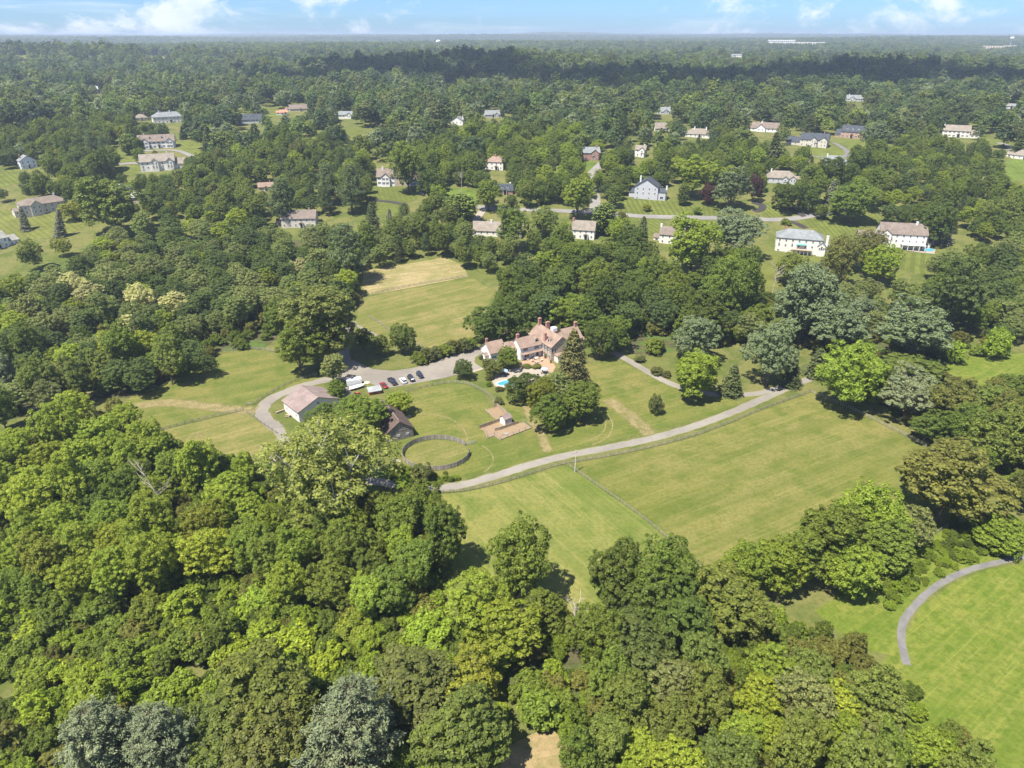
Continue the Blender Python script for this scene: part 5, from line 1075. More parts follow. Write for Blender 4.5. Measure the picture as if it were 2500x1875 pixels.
# ---- vehicles
def loft(prof_rows):
    """rows of (x, half width, z_bottom, z_top) -> a closed hull with rounded shoulders"""
    v, f = [], []
    for (x, hw, zb, zt) in prof_rows: zs = zb + (zt - zb) * 0.72; v += [(x, -hw * 0.94, zb), (x, -hw, zb + 0.12), (x, -hw, zs), (x, -hw * 0.86, zt), (x, hw * 0.86, zt), (x, hw, zs), (x, hw, zb + 0.12), (x, hw * 0.94, zb)]
    n = len(prof_rows)
    for i in range(n - 1):
        for k in range(8): a, b = i * 8 + k, i * 8 + (k + 1) % 8; f.append([a, b, b + 8, a + 8])
    f += [list(range(8))[::-1], [(n - 1) * 8 + k for k in range(8)]]
    return MB().add(v, f)
WHEEL = None
def vehicle(label, view, fx, fy, rx, ry, kind, paint, name='parked_car', cat='car', hood_glare=None):
    """parked with its nose at picture point (fx, fy) and tail at (rx, ry)"""
    F, Bk = W(view, fx, fy), W(view, rx, ry); d = (F - Bk); d.z = 0; L = {'sedan': 4.7, 'suv': 4.8, 'truck': 5.9}[kind]; c = (F + Bk) / 2
    e = empty(name, (c.x, c.y, g1(c.x, c.y) + (0.035 if c.y < 300 else 0.22)), math.atan2(d.y, d.x), label, cat, 'vehicles parked on the gravel'); h = L / 2; w = {'sedan': 0.9, 'suv': 0.95, 'truck': 1.0}[kind]
    if kind == 'sedan':
        body = [(-h, w * .8, .35, .75), (-h + .15, w * .95, .28, .92), (-h + 1.0, w, .22, .95), (0, w, .22, .94), (h - 1.4, w, .22, .90), (h - .3, w * .93, .26, .74), (h, w * .78, .34, .62)]
        cab = [(-h + .75, w * .72, .93, .96), (-h + 1.5, w * .80, .93, 1.38), (-.2, w * .82, .92, 1.45), (.35, w * .80, .92, 1.40), (h - 1.25, w * .74, .89, .93)]; roof = (-h + 1.45, .3, w * .66, 1.455)
    elif kind == 'suv':
        body = [(-h, w * .85, .4, .95), (-h + .12, w * .96, .3, 1.02), (-h + 1, w, .26, 1.04), (0, w, .26, 1.04), (h - 1.4, w, .26, 1.03), (h - .3, w * .95, .3, .93), (h, w * .82, .38, .78)]
        cab = [(-h + .1, w * .78, 1.02, 1.08), (-h + .5, w * .83, 1.02, 1.64), (-.2, w * .84, 1.02, 1.72), (.5, w * .82, 1.02, 1.66), (h - 1.15, w * .76, 1.0, 1.05)]; roof = (-h + .45, .5, w * .70, 1.735)
    else:
        body = [(-h, w * .92, .5, 1.02), (-h + .1, w * .97, .42, 1.05), (-.4, w, .38, 1.06), (.2, w, .38, 1.10), (h - 1.5, w, .38, 1.14), (h - .25, w * .97, .42, 1.08), (h, w * .88, .5, .98)]
        cab = [(-.75, w * .82, 1.05, 1.12), (-.6, w * .85, 1.05, 1.84), (.5, w * .86, 1.06, 1.92), (1.0, w * .85, 1.06, 1.86), (1.6, w * .80, 1.08, 1.16)]; roof = (-.6, 1.0, w * .72, 1.935)
    loft(body).build('body', paint, e, False); loft(cab).build('windows', 'car_glass', e)
    MB().box(roof[0], roof[1], -roof[2], roof[2], roof[3] - .06, roof[3] + .02).build('roof', paint, e)
    if kind == 'suv': MB().box(-.5, .25, -.35, .35, roof[3] + .022, roof[3] + .03).build('sunroof', 'car_glass', e)
    if kind == 'truck':
        MB().box(-h + .2, -.85, -w * .72, w * .72, 1.062, 1.075).build('bed', 'rubber', e)
        for s in (-1, 1): MB().box(-h + .1, -.8, s * w * .86 - .07, s * w * .86 + .07, 1.05, 1.2).build('bed_side', paint, e)
        MB().box(-h + .02, -h + .1, -w * .86, w * .86, 1.03, 1.2).build('tailgate', paint, e)
    if hood_glare: MB().box(h - 1.35, h - .5, -w * .6, w * .6, 1.0, 1.055).build('bonnet_glare', hood_glare, e)  # pale plate standing in for the sun's glare on the bonnet, no car part
    for s in (-1, 1):
        MB().box(h - .16, h - .02, s * w * .66 - .16, s * w * .66 + .16, body[-1][3] - .14, body[-1][3] + .02).build('headlight', 'lamp_clear', e)
        MB().box(-h - .01, -h + .1, s * w * .7 - .12, s * w * .7 + .12, .74, .92).build('tail_light', 'lamp_red', e)
        MB().box(.6, .78, s * (w + .08) - .1, s * (w + .08) + .1, cab[2][2] + .02, cab[2][2] + .2).build('mirror', paint, e)
        for wx in (-h + .95, h - .95):
            r = .34 if kind == 'sedan' else .38; t = MB(); n = 14
            for (yy, rr) in ((-.11, r * .95), (-.09, r), (.09, r), (.11, r * .95)): t.v += [(wx + rr * math.cos(2 * math.pi * k / n), s * (w - .1) + yy, r + rr * math.sin(2 * math.pi * k / n)) for k in range(n)]
            for i in range(3):
                for k in range(n): t.f.append([i * n + k, i * n + (k + 1) % n, (i + 1) * n + (k + 1) % n, (i + 1) * n + k])
            t.f += [list(range(n)), list(range(3 * n, 4 * n))]; wh = t.build('wheel', 'rubber', e)
            m = MB(); m.v = [(wx + r * .6 * math.cos(2 * math.pi * k / n), s * (w + .02), r + r * .6 * math.sin(2 * math.pi * k / n)) for k in range(n)] + [(wx, s * (w + .035), r)]; m.f = [[k, (k + 1) % n, n] for k in range(n)]; m.build('rim', 'chrome', wh)
    MB().box(h - .02, h + .03, -w * .4, w * .4, .5, .66).build('grille', 'chrome' if kind == 'truck' else 'rubber', e)
vehicle('dark red sedan parked nose out beside the grey-roofed lean-to', 'n2', 1160, 470, 1010, 345, 'sedan', 'paint_red')
vehicle('black pickup truck parked between red sedan and white car', 'n2', 1370, 405, 1190, 250, 'truck', 'paint_black', 'pickup_truck', 'truck')
vehicle('white crossover parked tail toward the lawn, with dark sunroof', 'n2', 1450, 235, 1575, 370, 'suv', 'paint_white')
vehicle('dark SUV with pale glare on its bonnet beside white crossover', 'n2', 1755, 320, 1640, 195, 'suv', 'paint_black', hood_glare='paint_white')
vehicle('dark blue-black SUV parked last in the row by the house', 'n2', 1960, 250, 1830, 110, 'suv', 'paint_navy')
vehicle('black car on the black driveway below the purple trees', 'h', 175, 945, 165, 915, 'sedan', 'paint_black')
vehicle('dark car on the drive beside the large white house', 'f', 1370, 965, 1330, 950, 'suv', 'paint_navy')
vehicle('red car parked by the white-roofed building', 'e', 1030, 850, 990, 838, 'sedan', 'paint_red')
vehicle('dark car on the driveway of the right edge house', 'h', 2060, 500, 2040, 492, 'sedan', 'paint_black')
def pole(label, view, x, y, h):
    p = W(view, x, y); e = empty('utility_pole', p, 0.4, label, 'utility pole', 'wooden utility poles'); MB().tube([(0, 0, -.5), (0, 0, h)], [.17, .11], 7).build('pole', 'pale_bark', e); MB().box(-1.1, 1.1, -.06, .06, h - .9, h - .75).build('cross_arm', 'tan_board', e)
    for k in (-.9, 0, .9): MB().lathe([(.05, h - .74), (.06, h - .6), (.03, h - .55)], k, 0, 6).build('insulator', 'white_trim', e)
pole('wooden utility pole by the lane where the paddock fences meet', 'a', 1975, 990, 8); pole('pale utility pole among trees behind the close', 'g', 1556, 560, 15); pole('pale utility pole in trees near the grey-roofed cottage', 'f', 838, 310, 14)
# trailer
TA, TB = W('n2', 590, 375), W('n2', 265, 430); td = TA - TB
tr = empty('cargo_trailer', (TB.x, TB.y, 0.04), math.atan2(td.y, td.x), 'white enclosed cargo trailer parked under the pale tree', 'trailer'); L = td.length
MB().box(0, L, 0, 2.4, 0.55, 2.7).build('body', 'white_trim', tr); MB().box(-.03, L + .03, -.03, 2.43, 2.705, 2.78).build('roof', 'white_siding', tr); MB().box(L - 2.0, L - 1.1, -.04, -.005, 0.75, 2.45).build('door', 'white_siding', tr)
MB().box(L - 2.06, L - 2.0, -.05, -.005, 0.7, 2.5).build('door_trim', 'steel_grey', tr); MB().box(-1.3, 0, 1.1, 1.3, .5, .62).build('hitch', 'steel_grey', tr)
for wx in (L * .35, L * .35 + .85):
    for yy in (-.08, 2.3): MB().tube([(wx, yy, .36), (wx, yy + .2, .36)], .36, 12).build('wheel', 'rubber', tr)
# boat on its trailer
BA, BB = W('n2', 660, 410), W('n2', 300, 500); bd = BA - BB; L = bd.length
bt = empty('motor_boat', (BB.x, BB.y, 0.04), math.atan2(bd.y, bd.x), 'cream open motor boat beside the white trailer', 'boat')
rows = [(0, 1.0), (L * .3, 1.1), (L * .6, 1.0), (L * .82, .62), (L * .95, .22), (L, .03)]; v, f = [], []
for x, hw in rows: rs_ = .25 * (x / L) ** 3; v += [(x, 0, .45 + rs_ * 2), (x, -hw * .75, .65 + rs_), (x, -hw, 1.15 + rs_), (x, -hw * .86, 1.17 + rs_), (x, -hw * .7, .85 + rs_), (x, hw * .7, .85 + rs_), (x, hw * .86, 1.17 + rs_), (x, hw, 1.15 + rs_), (x, hw * .75, .65 + rs_)]
for i in range(len(rows) - 1):
    for k in range(9): a, b = i * 9 + k, i * 9 + (k + 1) % 9; f.append([a, b, b + 9, a + 9])
f += [list(range(9))[::-1], [(len(rows) - 1) * 9 + k for k in range(9)]]; MB().add(v, f).build('hull', 'white_gelcoat', bt, True)
MB().box(L * .45, L * .62, -.5, .5, .9, 1.35).build('console', 'white_trim', bt); MB().box(L * .25, L * .33, -.6, .6, .87, 1.05).build('seat', 'cushion', bt); MB().box(-.25, .02, -.25, .25, .7, 1.55).build('outboard_motor', 'dark_trim', bt)
MB().box(-.2, L * 1.1, -.06, .06, .38, .48).build('cradle', 'steel_grey', bt)
for s in (-1, 1): MB().tube([(L * .35, s * .9, .3), (L * .35, s * 1.1, .3)], .3, 12).build('wheel', 'rubber', bt)
# red machine, lean-to, dish, table, sand, brush
rm = empty('garden_tractor', W('n2', 480, 590), R(35), 'small rust-red tractor behind the boat', 'tractor')
MB().prism([(-.3, .4), (1.0, .4), (1.05, .95), (.3, 1.0), (-.3, .8)], -.35, .35, 'y').build('bonnet', 'rust_red', rm); MB().box(-1.0, -.3, -.45, .45, .45, .75).build('body', 'rust_red', rm); MB().box(-.85, -.45, -.25, .25, .76, 1.2).build('seat', 'dark_trim', rm); MB().tube([(-.2, 0, .9), (-.35, 0, 1.25)], .03, 5).build('steering_column', 'dark_trim', rm)
for (wx, rr) in ((-.7, .45), (.75, .3)):
    for s in (-1, 1): MB().tube([(wx, s * .5, rr), (wx, s * .75, rr)], rr, 12).build('wheel', 'rubber', rm)
LA, LB = W('n2', 760, 605), W('n2', 1020, 560); ld = LB - LA
ln = House('lean_to_shed', 'low red-brown lean-to with a grey metal roof beside red sedan', LA, math.atan2(ld.y, ld.x), 'shed'); ll = ld.length
ln.block(0, ll, 0, 2.6, 0, 1.4, 'shed', 0.55, 'rust_red', 'roof_silver', 0.35); ln.door('S', 0, ll * .5, 1.4, 1.2, 'brown_trim', 0.02)
ds = empty('satellite_dish', W('n2', 1060, 830), R(30), 'large white round dish behind the grey barn', 'satellite dish')
MB().tube([(0, 0, -.2), (0, 0, 1.1)], .08, 8).build('mast', 'steel_grey', ds); dish = MB().lathe([(.05, 1.1), (.5, 1.16), (.9, 1.36), (1.12, 1.62), (1.08, 1.64), (.88, 1.40), (.5, 1.21), (.02, 1.15)], 0, 0, 24).build('dish', 'white_trim', ds, True); MB().tube([(0, 0, 1.15), (0, 0, 1.75)], .04, 6).build('feed_horn', 'dark_trim', dish)
pt = empty('picnic_table', W('c', 355, 925), R(-20), 'wooden picnic table on the grass by the cream garage', 'table')
MB().box(-.95, .95, -.38, .38, .72, .78).build('table_top', 'tan_board', pt)
for s in (-1, 1):
    MB().box(-.95, .95, s * .75 - .13, s * .75 + .13, .42, .47).build('bench', 'tan_board', pt)
    MB().box(s * .6 - .05, s * .6 + .05, -.72, .72, .32, .41).build('cross_beam', 'tan_board', pt)
    for t in (-1, 1): MB().tube([(s * .6, t * .6, 0), (s * .6, t * .2, .72)], .045, 5).build('leg', 'tan_board', pt)
def mound(label, view, x, y, rx, ry, h, mat, name, cat):
    p = W(view, x, y); rnd = random.Random(3); v, f = [], []; n = 16; m = 5
    for i in range(m):
        for k in range(n): a = 2 * math.pi * k / n; r = (1 - i / m) * rnd.uniform(.85, 1.15); v.append((rx * r * math.cos(a), ry * r * math.sin(a), -0.15 + (h + .1) * (i / m) ** 0.8 * rnd.uniform(.85, 1.1)))
    v.append((0, 0, h)); f = [[i * n + k, i * n + (k + 1) % n, (i + 1) * n + (k + 1) % n, (i + 1) * n + k] for i in range(m - 1) for k in range(n)] + [[(m - 1) * n + k, (m - 1) * n + (k + 1) % n, m * n] for k in range(n)]
    o = mesh_obj(name, v, f, mat, None, True); o.location = (p.x, p.y, p.z + .02); return tag(o, label, cat)
mound('pale sand pile beside the white trailer', 'n2', 690, 310, 1.5, 1.3, .5, 'sand', 'sand_pile', 'sand pile')
bp = W('m', 320, 1090); rb = random.Random(9); bm_ = MB()
for k in range(260):
    a = rb.uniform(0, 6.28); r = rb.random() ** .5; c = Vector((6.5 * r * math.cos(a), 2.6 * r * math.sin(a), rb.uniform(0, 1.5) * (1.15 - r))); t = rb.uniform(-.7, .7) + (0 if rb.random() < .7 else 1.4); l = rb.uniform(.8, 2.2)
    dv = Vector((math.cos(t), math.sin(t), rb.uniform(-.3, .3))) * l; bm_.tube([c - dv, c + dv], [.07, .03], 4, False)
bo = bm_.build('brush_pile', 'dead_wood', None); bo.location = (bp.x, bp.y, .05); bo.rotation_euler = (0, 0, .25); tag(bo, 'heap of cut brown branches at the edge of the left wood', 'brush pile')
# ---- dead trees
def snag(label, view, bx, by, tx, ty, seed, fork=(), r=.3, nb=8):
    b = W(view, bx, by); u, v = S(view, tx, ty); dep = project(b.x, b.y, b.z)[2]; _, vb, _ = project(b.x, b.y, b.z)
    mp = dep / FPX; H_ = (vb - v) * mp * 1.12; X = (u - project(b.x, b.y, b.z)[0]) * mp; rnd = random.Random(seed)
    e = empty('dead_tree', b, 0, label, 'dead tree', 'bare dead trees'); top = Vector((X, 0, H_))
    pts = [Vector((0, 0, -.4))] + [top * t + Vector((rnd.uniform(-.3, .3), rnd.uniform(-.3, .3), 0)) for t in (.3, .6)] + [top]; MB().tube(pts, [r, r * .8, r * .5, r * .12], 7).build('trunk', 'dead_wood', e)
    for k in range(nb):
        t = rnd.uniform(.4, .92); a = rnd.uniform(0, 6.28); l = H_ * rnd.uniform(.12, .3); s0 = top * t; m = s0 + Vector((math.cos(a) * l * .6, math.sin(a) * l * .5, l * .45)); br = MB().tube([s0, m, m + Vector((math.cos(a + .4) * l * .3, math.sin(a) * l * .3, l * .45))], [r * .3, r * .2, r * .05], 5)
        for _ in range(3): a2 = rnd.uniform(0, 6.28); br.tube([m, m + Vector((math.cos(a2), math.sin(a2), .8)) * l * .35], [r * .12, r * .03], 4, False)
        br.build('branch', 'dead_wood', e)
snag('bare pale leaning trunk in the lower left wood', 'i', 955, 850, 835, 500, 1, r=.35, nb=7)
snag('bare pale snag in the hedgerow below the front paddock', 'k', 490, 540, 470, 300, 2, r=.42, nb=6)
snag('bare grey tree beside the slim bright tree, north of the drive', 'l', 850, 180, 850, 10, 3, r=.4, nb=12)
snag('small bare dead tree on the lawn left of the dark-roofed cottage', 'f', 1688, 945, 1685, 770, 4, r=.2, nb=10)

# ------------------------------------------------------------------ planting
T = tree_from_px
ORD_ = ['first', 'second', 'third', 'fourth', 'fifth', 'sixth', 'seventh']
# -- single trees that can be told apart (crown centre and width as seen)
T('broadspruce', 'b', 1640, 720, 640, 1.38, label='tall dark spruce towering over the house corner and pool patio')
T('holly', 'b', 1005, 1030, 450, 0.95, label='dense dark rounded tree hiding half of the pool')
T('gold', 'b', 1220, 1180, 380, 0.95, label='yellowish leafy tree at the foot of the tall spruce')
T('maple', 'b', 1410, 1430, 560, 0.8, label='low spreading green tree in front of the tall spruce')
T('tallgreen', 'b', 1810, 1270, 500, 1.0, label='green tree beside the tall spruce, toward the lawn')
T('sage', 'b', 1420, 1080, 420, 1.0, label='grey-green leafy tree between dark pool tree and tall spruce')
T('maple', 'b', 790, 660, 300, 1.0, label='multi-stemmed green tree against the white wing of the farmhouse')
T('brown', 'b', 570, 790, 270, 0.85, label='reddish-green small tree beside the pool umbrella')
T('holly', 'b', 190, 810, 285, 0.95, label='round dark tree standing on the edge of the gravel parking')
T('oak', 'a', 940, 185, 140, 1.25, label='dark egg-shaped tree alone in the grass north of the parking')
T('olive', 'a', 800, 220, 110, 1.1, label='thin olive tree beside the gravel track')
T('maple', 'a', 700, 180, 120, 1.1, label='green tree beside the gravel track behind thin olive tree')
T('bright', 'a', 920, 575, 150, 0.85, label='round bright green tree between the lean-to and grey barn')
T('hedge', 'a', 1060, 995, 105, 1.0, label='dark bush growing on the near edge of the round pen')
T('hedge', 'b', 660, 1250, 110, 0.95, label='small round shrub between pool and chicken run')
T('brown', 'm', 1930, 590, 420, 1.0, label='big olive-brown tree above the gravel loop')
T('tallgreen', 'm', 1790, 740, 260, 1.15, label='green tree at the paddock corner, below the big olive-brown tree')
T('sage', 'm', 2010, 700, 190, 1.2, label='thin grey-green tree beside the parking, below big olive-brown tree')
T('sage', 'm', 1990, 850, 150, 1.35, label='pale-leaved tree between the garage and white trailer')
T('maple', 'm', 1680, 540, 200, 1.2, label='leafy green tree at the edge of the wood, near the big olive-brown tree')
T('tallgreen', 'c', 1010, 590, 260, 1.1, label='green tree overhanging the far corner of the brown garage roof')
T('maple', 'c', 1370, 880, 700, 0.8, label='broad green tree between garage and grey barn')
T('tallgreen', 'c', 830, 930, 400, 0.9, label='green tree against the garage gable')
T('sycamore', 'i', 1730, 545, 620, 0.86, label='huge pale olive tree with white limbs below the garage')
T('olive', 'i', 1720, 720, 300, 1.0, label='lower olive tree just below the huge white-limbed tree')
T('bright', 'a', 960, 1080, 100, 1.2, label='small bright tree at the lane bend, beside the front paddock fence')
for q in (('oak', 450, 230, 480, 0.95, 'big dark tree behind the white gable wing'), ('oak', 870, 190, 520, 0.95, 'big dark tree behind the middle of the farmhouse'), ('maple', 1560, 40, 520, 1.0, 'tall green tree behind the stone block of the farmhouse'), ('locust', 1250, 60, 480, 1.1, 'deep green tree behind the farmhouse chimneys'), ('oak', 1985, 430, 380, 1.35, 'dark tall tree right of the farmhouse, over the lawn'), ('tallgreen', 1830, 130, 420, 1.2, 'tall tree behind the right end of the farmhouse')):
    T(q[0], 'b', q[1], q[2], q[3], q[4], label=q[5])
# -- right of the house
T('bright', 'l', 440, 570, 260, 0.95, label='bright spreading tree shading the concrete drive')
T('spruce', 'l', 640, 590, 115, 1.6, label='small dark conical spruce beside the drive')
T('hedge', 'l', 235, 730, 80, 1.5, label='small pale thin tree alone on the lawn')
T('silver', 'l', 850, 450, 270, 1.3, label='silvery tree with a tall bare trunk by the drive fork')
T('spruce', 'l', 965, 560, 120, 1.3, label='dark bushy conifer by the drive, left of the lane end')
T('spruce', 'l', 1110, 500, 130, 1.3, label='dark conifer behind the lane end')
T('silver', 'l', 440, 390, 250, 1.0, label='silvery broad tree behind the bright drive-side tree')
T('oak', 'l', 545, 280, 230, 1.1, label='rounded dark tree behind the silvery tree by the drive')
T('silver', 'l', 1040, 200, 310, 1.25, label='tall silvery dark-stemmed tree north of the drive fork')
T('silver', 'l', 1250, 300, 290, 1.2, label='pale silvery tree above the lane end')
T('silver', 'l', 1640, 330, 340, 1.0, label='wide silvery tree behind the far meadow')
T('locust', 'l', 1860, 170, 300, 1.2, label='blue-green tall tree above the far meadow')
T('maple', 'l', 690, 130, 210, 1.5, label='slim bright tree beside the bare dead tree')
T('bright', 'l', 1290, 600, 300, 1.05, label='large bright green tree at the corner of the east paddock')
T('tallgreen', 'l', 1430, 660, 180, 1.2, label='green tree between large bright corner tree and white-leaved tree')
T('white', 'l', 1590, 690, 260, 1.0, label='white-leaved tree at the edge of the east paddock')
T('olive', 'l', 1600, 560, 280, 0.5, label='low olive thicket tree behind the white-leaved tree')
T('brown', 'l', 1830, 760, 220, 1.2, label='olive-brown tree right of the white-leaved tree')
T('olive', 'l', 2050, 760, 220, 1.0, label='olive tree at the edge of the far meadow, near right border')
T('brown', 'l', 1820, 1140, 450, 1.05, label='big olive-brown tree leaning over the east paddock')
T('olive', 'l', 2100, 960, 280, 1.2, label='olive tree right of the big leaning tree')
T('tallgreen', 'l', 1930, 880, 220, 1.1, label='dark green tree filling the paddock edge above the big leaning tree')
T('oak', 'l', 1700, 850, 200, 0.9, label='dark low tree on the shaded paddock edge')
T('white', 'l', 2160, 860, 140, 1.0, label='pale whitish tree at the right border of the wood')
T('maple', 'l', 2150, 1170, 150, 1.1, label='green tree at the right border above the walking path')
T('bright', 'l', 2080, 1420, 240, 0.8, label='leafy green thicket tree beside the walking path')
T('bush', 'l', 2140, 1510, 120, 0.8, label='rounded shrub hanging over the walking path')
# -- row on the near side of the east paddock
for q in ((1610, 1225, 120, 'bright'), (1680, 1215, 130, 'bright'), (1735, 1180, 140, 'tallgreen'), (1800, 1165, 150, 'tallgreen'), (1850, 1210, 130, 'bright'), (1880, 1110, 150, 'bright'), (1925, 1160, 130, 'tallgreen'), (1965, 1130, 100, 'sage')):
    T(q[3], 'd', q[0], q[1] + 12, q[2] * 0.82, 1.2, where='row near east paddock')
# -- bottom: blue pines, olive and brown trees
T('bluepine', 'd', 225, 1610, 185, 1.2, label='blue-grey pine at the bottom edge, leftmost of three')
T('bluepine', 'd', 345, 1605, 180, 1.2, label='blue-grey pine at the bottom edge, middle of three')
T('bluepine', 'd', 745, 1585, 235, 1.2, label='largest blue-grey pine, at the bottom edge among olive trees')
T('olive', 'd', 580, 1500, 190, 0.9, label='olive tree with grey flowering twigs left of the largest blue pine')
T('olive', 'd', 490, 1580, 170, 0.9, label='dark olive tree between the blue-grey pines')
T('brown', 'd', 570, 1620, 160, 0.9, label='brownish tree against the largest blue pine, at bottom')
T('brown', 'd', 910, 1470, 180, 0.95, label='rust-brown tree right of the largest blue pine')
T('olive', 'd', 1010, 1590, 190, 1.0, label='olive tree beside the bare dirt clearing')
T('gold', 'd', 1000, 1480, 130, 0.9, label='yellow-green tree right of the rust-brown tree')
# -- middle bottom: the hedgerow below the front paddock
for q in ((1110, 1225, 120, 'tallgreen', 1.6), (1040, 1310, 130, 'walnut', 1.1), (1090, 1360, 150, 'walnut', 1.0), (1180, 1310, 90, 'tallgreen', 1.2), (1320, 1240, 120, 'oak', 1.2), (1395, 1290, 120, 'oak', 1.1), (1450, 1260, 120, 'tallgreen', 1.4), (1480, 1340, 140, 'oak', 1.0), (1290, 1370, 110, 'maple', 1.2), (1580, 1300, 150, 'olive', 0.9), (1390, 1390, 130, 'locust', 1.0)):
    T(q[3], 'd', q[0], q[1], q[2], q[4], where='hedgerow below front paddock')
# -- suburban single trees
for q in (('plum', 'g', 1640, 930, 160, 1.0, 'purple-leaved tree right of the grey gabled house'), ('silver', 'g', 1860, 890, 300, 1.1, 'large pale rounded tree right of the purple-leaved tree'),
          ('plum', 'g', 2040, 900, 110, 1.7, 'slender purple-leaved tree right of the large pale tree'), ('oak', 'g', 840, 960, 160, 1.0, 'dark rounded tree left of the striped lawn'),
          ('cone', 'g', 1440, 950, 80, 1.9, 'pointed conifer by the grey house patio'), ('walnut', 'g', 1540, 760, 280, 1.25, 'airy yellow-green tree behind the grey gabled house'),
          ('gold', 'g', 1140, 1055, 75, 0.75, 'bright yellow shrub on the striped lawn'), ('bush', 'g', 1570, 1080, 75, 0.8, 'round dark shrub at the end of striped lawn'),
          ('cone', 'g', 770, 1140, 170, 1.4, 'broad pointed conifer beside the street corner'), ('brown', 'g', 920, 1150, 90, 1.6, 'narrow bronze conifer-like tree by the street'),
          ('spruce', 'g', 1085, 1250, 150, 1.5, 'dark spruce below the street and striped lawn'), ('walnut', 'g', 560, 950, 300, 1.1, 'yellow-green tree above the street corner'),
          ('olive', 'g', 290, 1180, 210, 1.0, 'olive tree in front of the tan-roofed street house'), ('bush', 'g', 470, 1310, 110, 0.8, 'bronze shrub against the tan-roofed street house'),
          ('bright', 'g', 1530, 1400, 420, 1.0, 'broad bright tree hiding the stone-chimney house'), ('silver', 'g', 1910, 1250, 380, 1.05, 'pale weeping tree over the street'),
          ('tallgreen', 'f', 1230, 700, 240, 1.55, 'vase-shaped tree standing on the white house front lawn'), ('oak', 'f', 1440, 850, 200, 1.3, 'dark tree beside the white house lawn'),
          ('cone', 'f', 1660, 1060, 240, 0.9, 'broad fine-leaved tree beside the curving street'), ('bluespruce', 'f', 1070, 1150, 90, 1.5, 'small bluish spruce below the white house lawn'),
          ('pine', 'f', 740, 900, 300, 1.15, 'dark layered pine left of the white house lawn'), ('pine', 'f', 560, 850, 260, 1.15, 'dark layered pine further from the white house lawn'),
          ('pine', 'f', 120, 1000, 300, 1.1, 'dark pine behind the brown roof at left'), ('spruce', 'f', 930, 1150, 180, 1.8, 'dark spruce at the wood edge below white house'),
          ('pine', 'f', 740, 1430, 340, 1.35, 'tall layered pine at the corner of the hay field'), ('tallgreen', 'f', 2080, 1210, 230, 1.6, 'slim tree in front of the tan ranch house'),
          ('maple', 'f', 1910, 960, 200, 1.0, 'green tree beside the dark-roofed dormer house'), ('bluespruce', 'e', 190, 1145, 90, 2.0, 'blue-grey spruce on the left striped lawn, nearer the beige house'),
          ('bluespruce', 'e', 475, 1185, 100, 2.0, 'blue-grey spruce on the left striped lawn, further right'), ('gold', 'e', 610, 1085, 170, 0.8, 'rounded yellow-green tree beside the beige house'),
          ('oak', 'e', 850, 760, 200, 1.6, 'tall dark tree beside the white-roofed shed'), ('cone', 'e', 1060, 520, 90, 1.7, 'dark pointed tree beside the white colonial house'),
          ('maple', 'e', 1165, 610, 90, 1.3, 'small tree between the two cream houses'), ('oak', 'e', 650, 940, 240, 0.9, 'dark rounded tree right of the beige house'),
          ('pine', 'e', 780, 510, 150, 1.2, 'light green layered conifer on the hillside lawn'), ('olive', 'e', 960, 1050, 430, 0.95, 'big olive tree below the white-roofed shed'),
          ('bluespruce', 'h', 735, 830, 110, 1.6, 'pale blue spruce right of the tan-roofed house'), ('oak', 'h', 380, 870, 220, 1.0, 'dark tree below the tan-roofed house'),
          ('oak', 'h', 520, 890, 190, 1.0, 'dark round tree over the black driveway'), ('maple', 'h', 660, 1000, 110, 0.9, 'small young tree beside the street'),
          ('tallgreen', 'h', 910, 910, 300, 1.0, 'broad green tree at the street end'), ('oak', 'h', 1535, 1090, 240, 1.1, 'large dark tree right of the big brown-roofed house'),
          ('bluespruce', 'h', 1600, 1160, 130, 1.1, 'pale blue conifer beside the brown-roofed house'), ('brown', 'h', 810, 1380, 250, 1.5, 'olive-brown tree left of the striped vegetable rows'),
          ('brown', 'h', 1000, 1310, 230, 1.3, 'thin brown tree in front of the big brown-roofed house'), ('bright', 'h', 1140, 1400, 230, 1.3, 'bright green tree in front of the big brown-roofed house'),
          ('olive', 'h', 400, 1440, 200, 1.1, 'small olive tree on the cream house back lawn'), ('silver', 'h', 560, 1560, 300, 0.9, 'silvery tree below the cream house lawn'),
          ('silver', 'h', 1095, 400, 220, 0.95, 'pale rounded tree right of the brick colonial house'), ('oak', 'h', 930, 610, 200, 1.1, 'dark round tree right of the slate-roofed house'),
          ('oak', 'h', 750, 700, 210, 1.1, 'dark tree in front of the slate-roofed house'), ('bush', 'h', 375, 1078, 75, 0.6, 'clipped shrub beside the street by black driveway')):
    T(q[0], q[1], q[2], q[3], q[4], q[5], label=q[6])
for i, (x, y, w) in enumerate(((1035, 300, 95), (1095, 285, 100), (1150, 262, 100), (1200, 250, 95), (1250, 235, 105), (1305, 222, 100), (1345, 222, 80))):
    T('hedge' if i % 3 else 'bush', 'a', x, y, w, 0.72, label='%s of seven big shrubs between parking and back field' % (ORD_[i]))
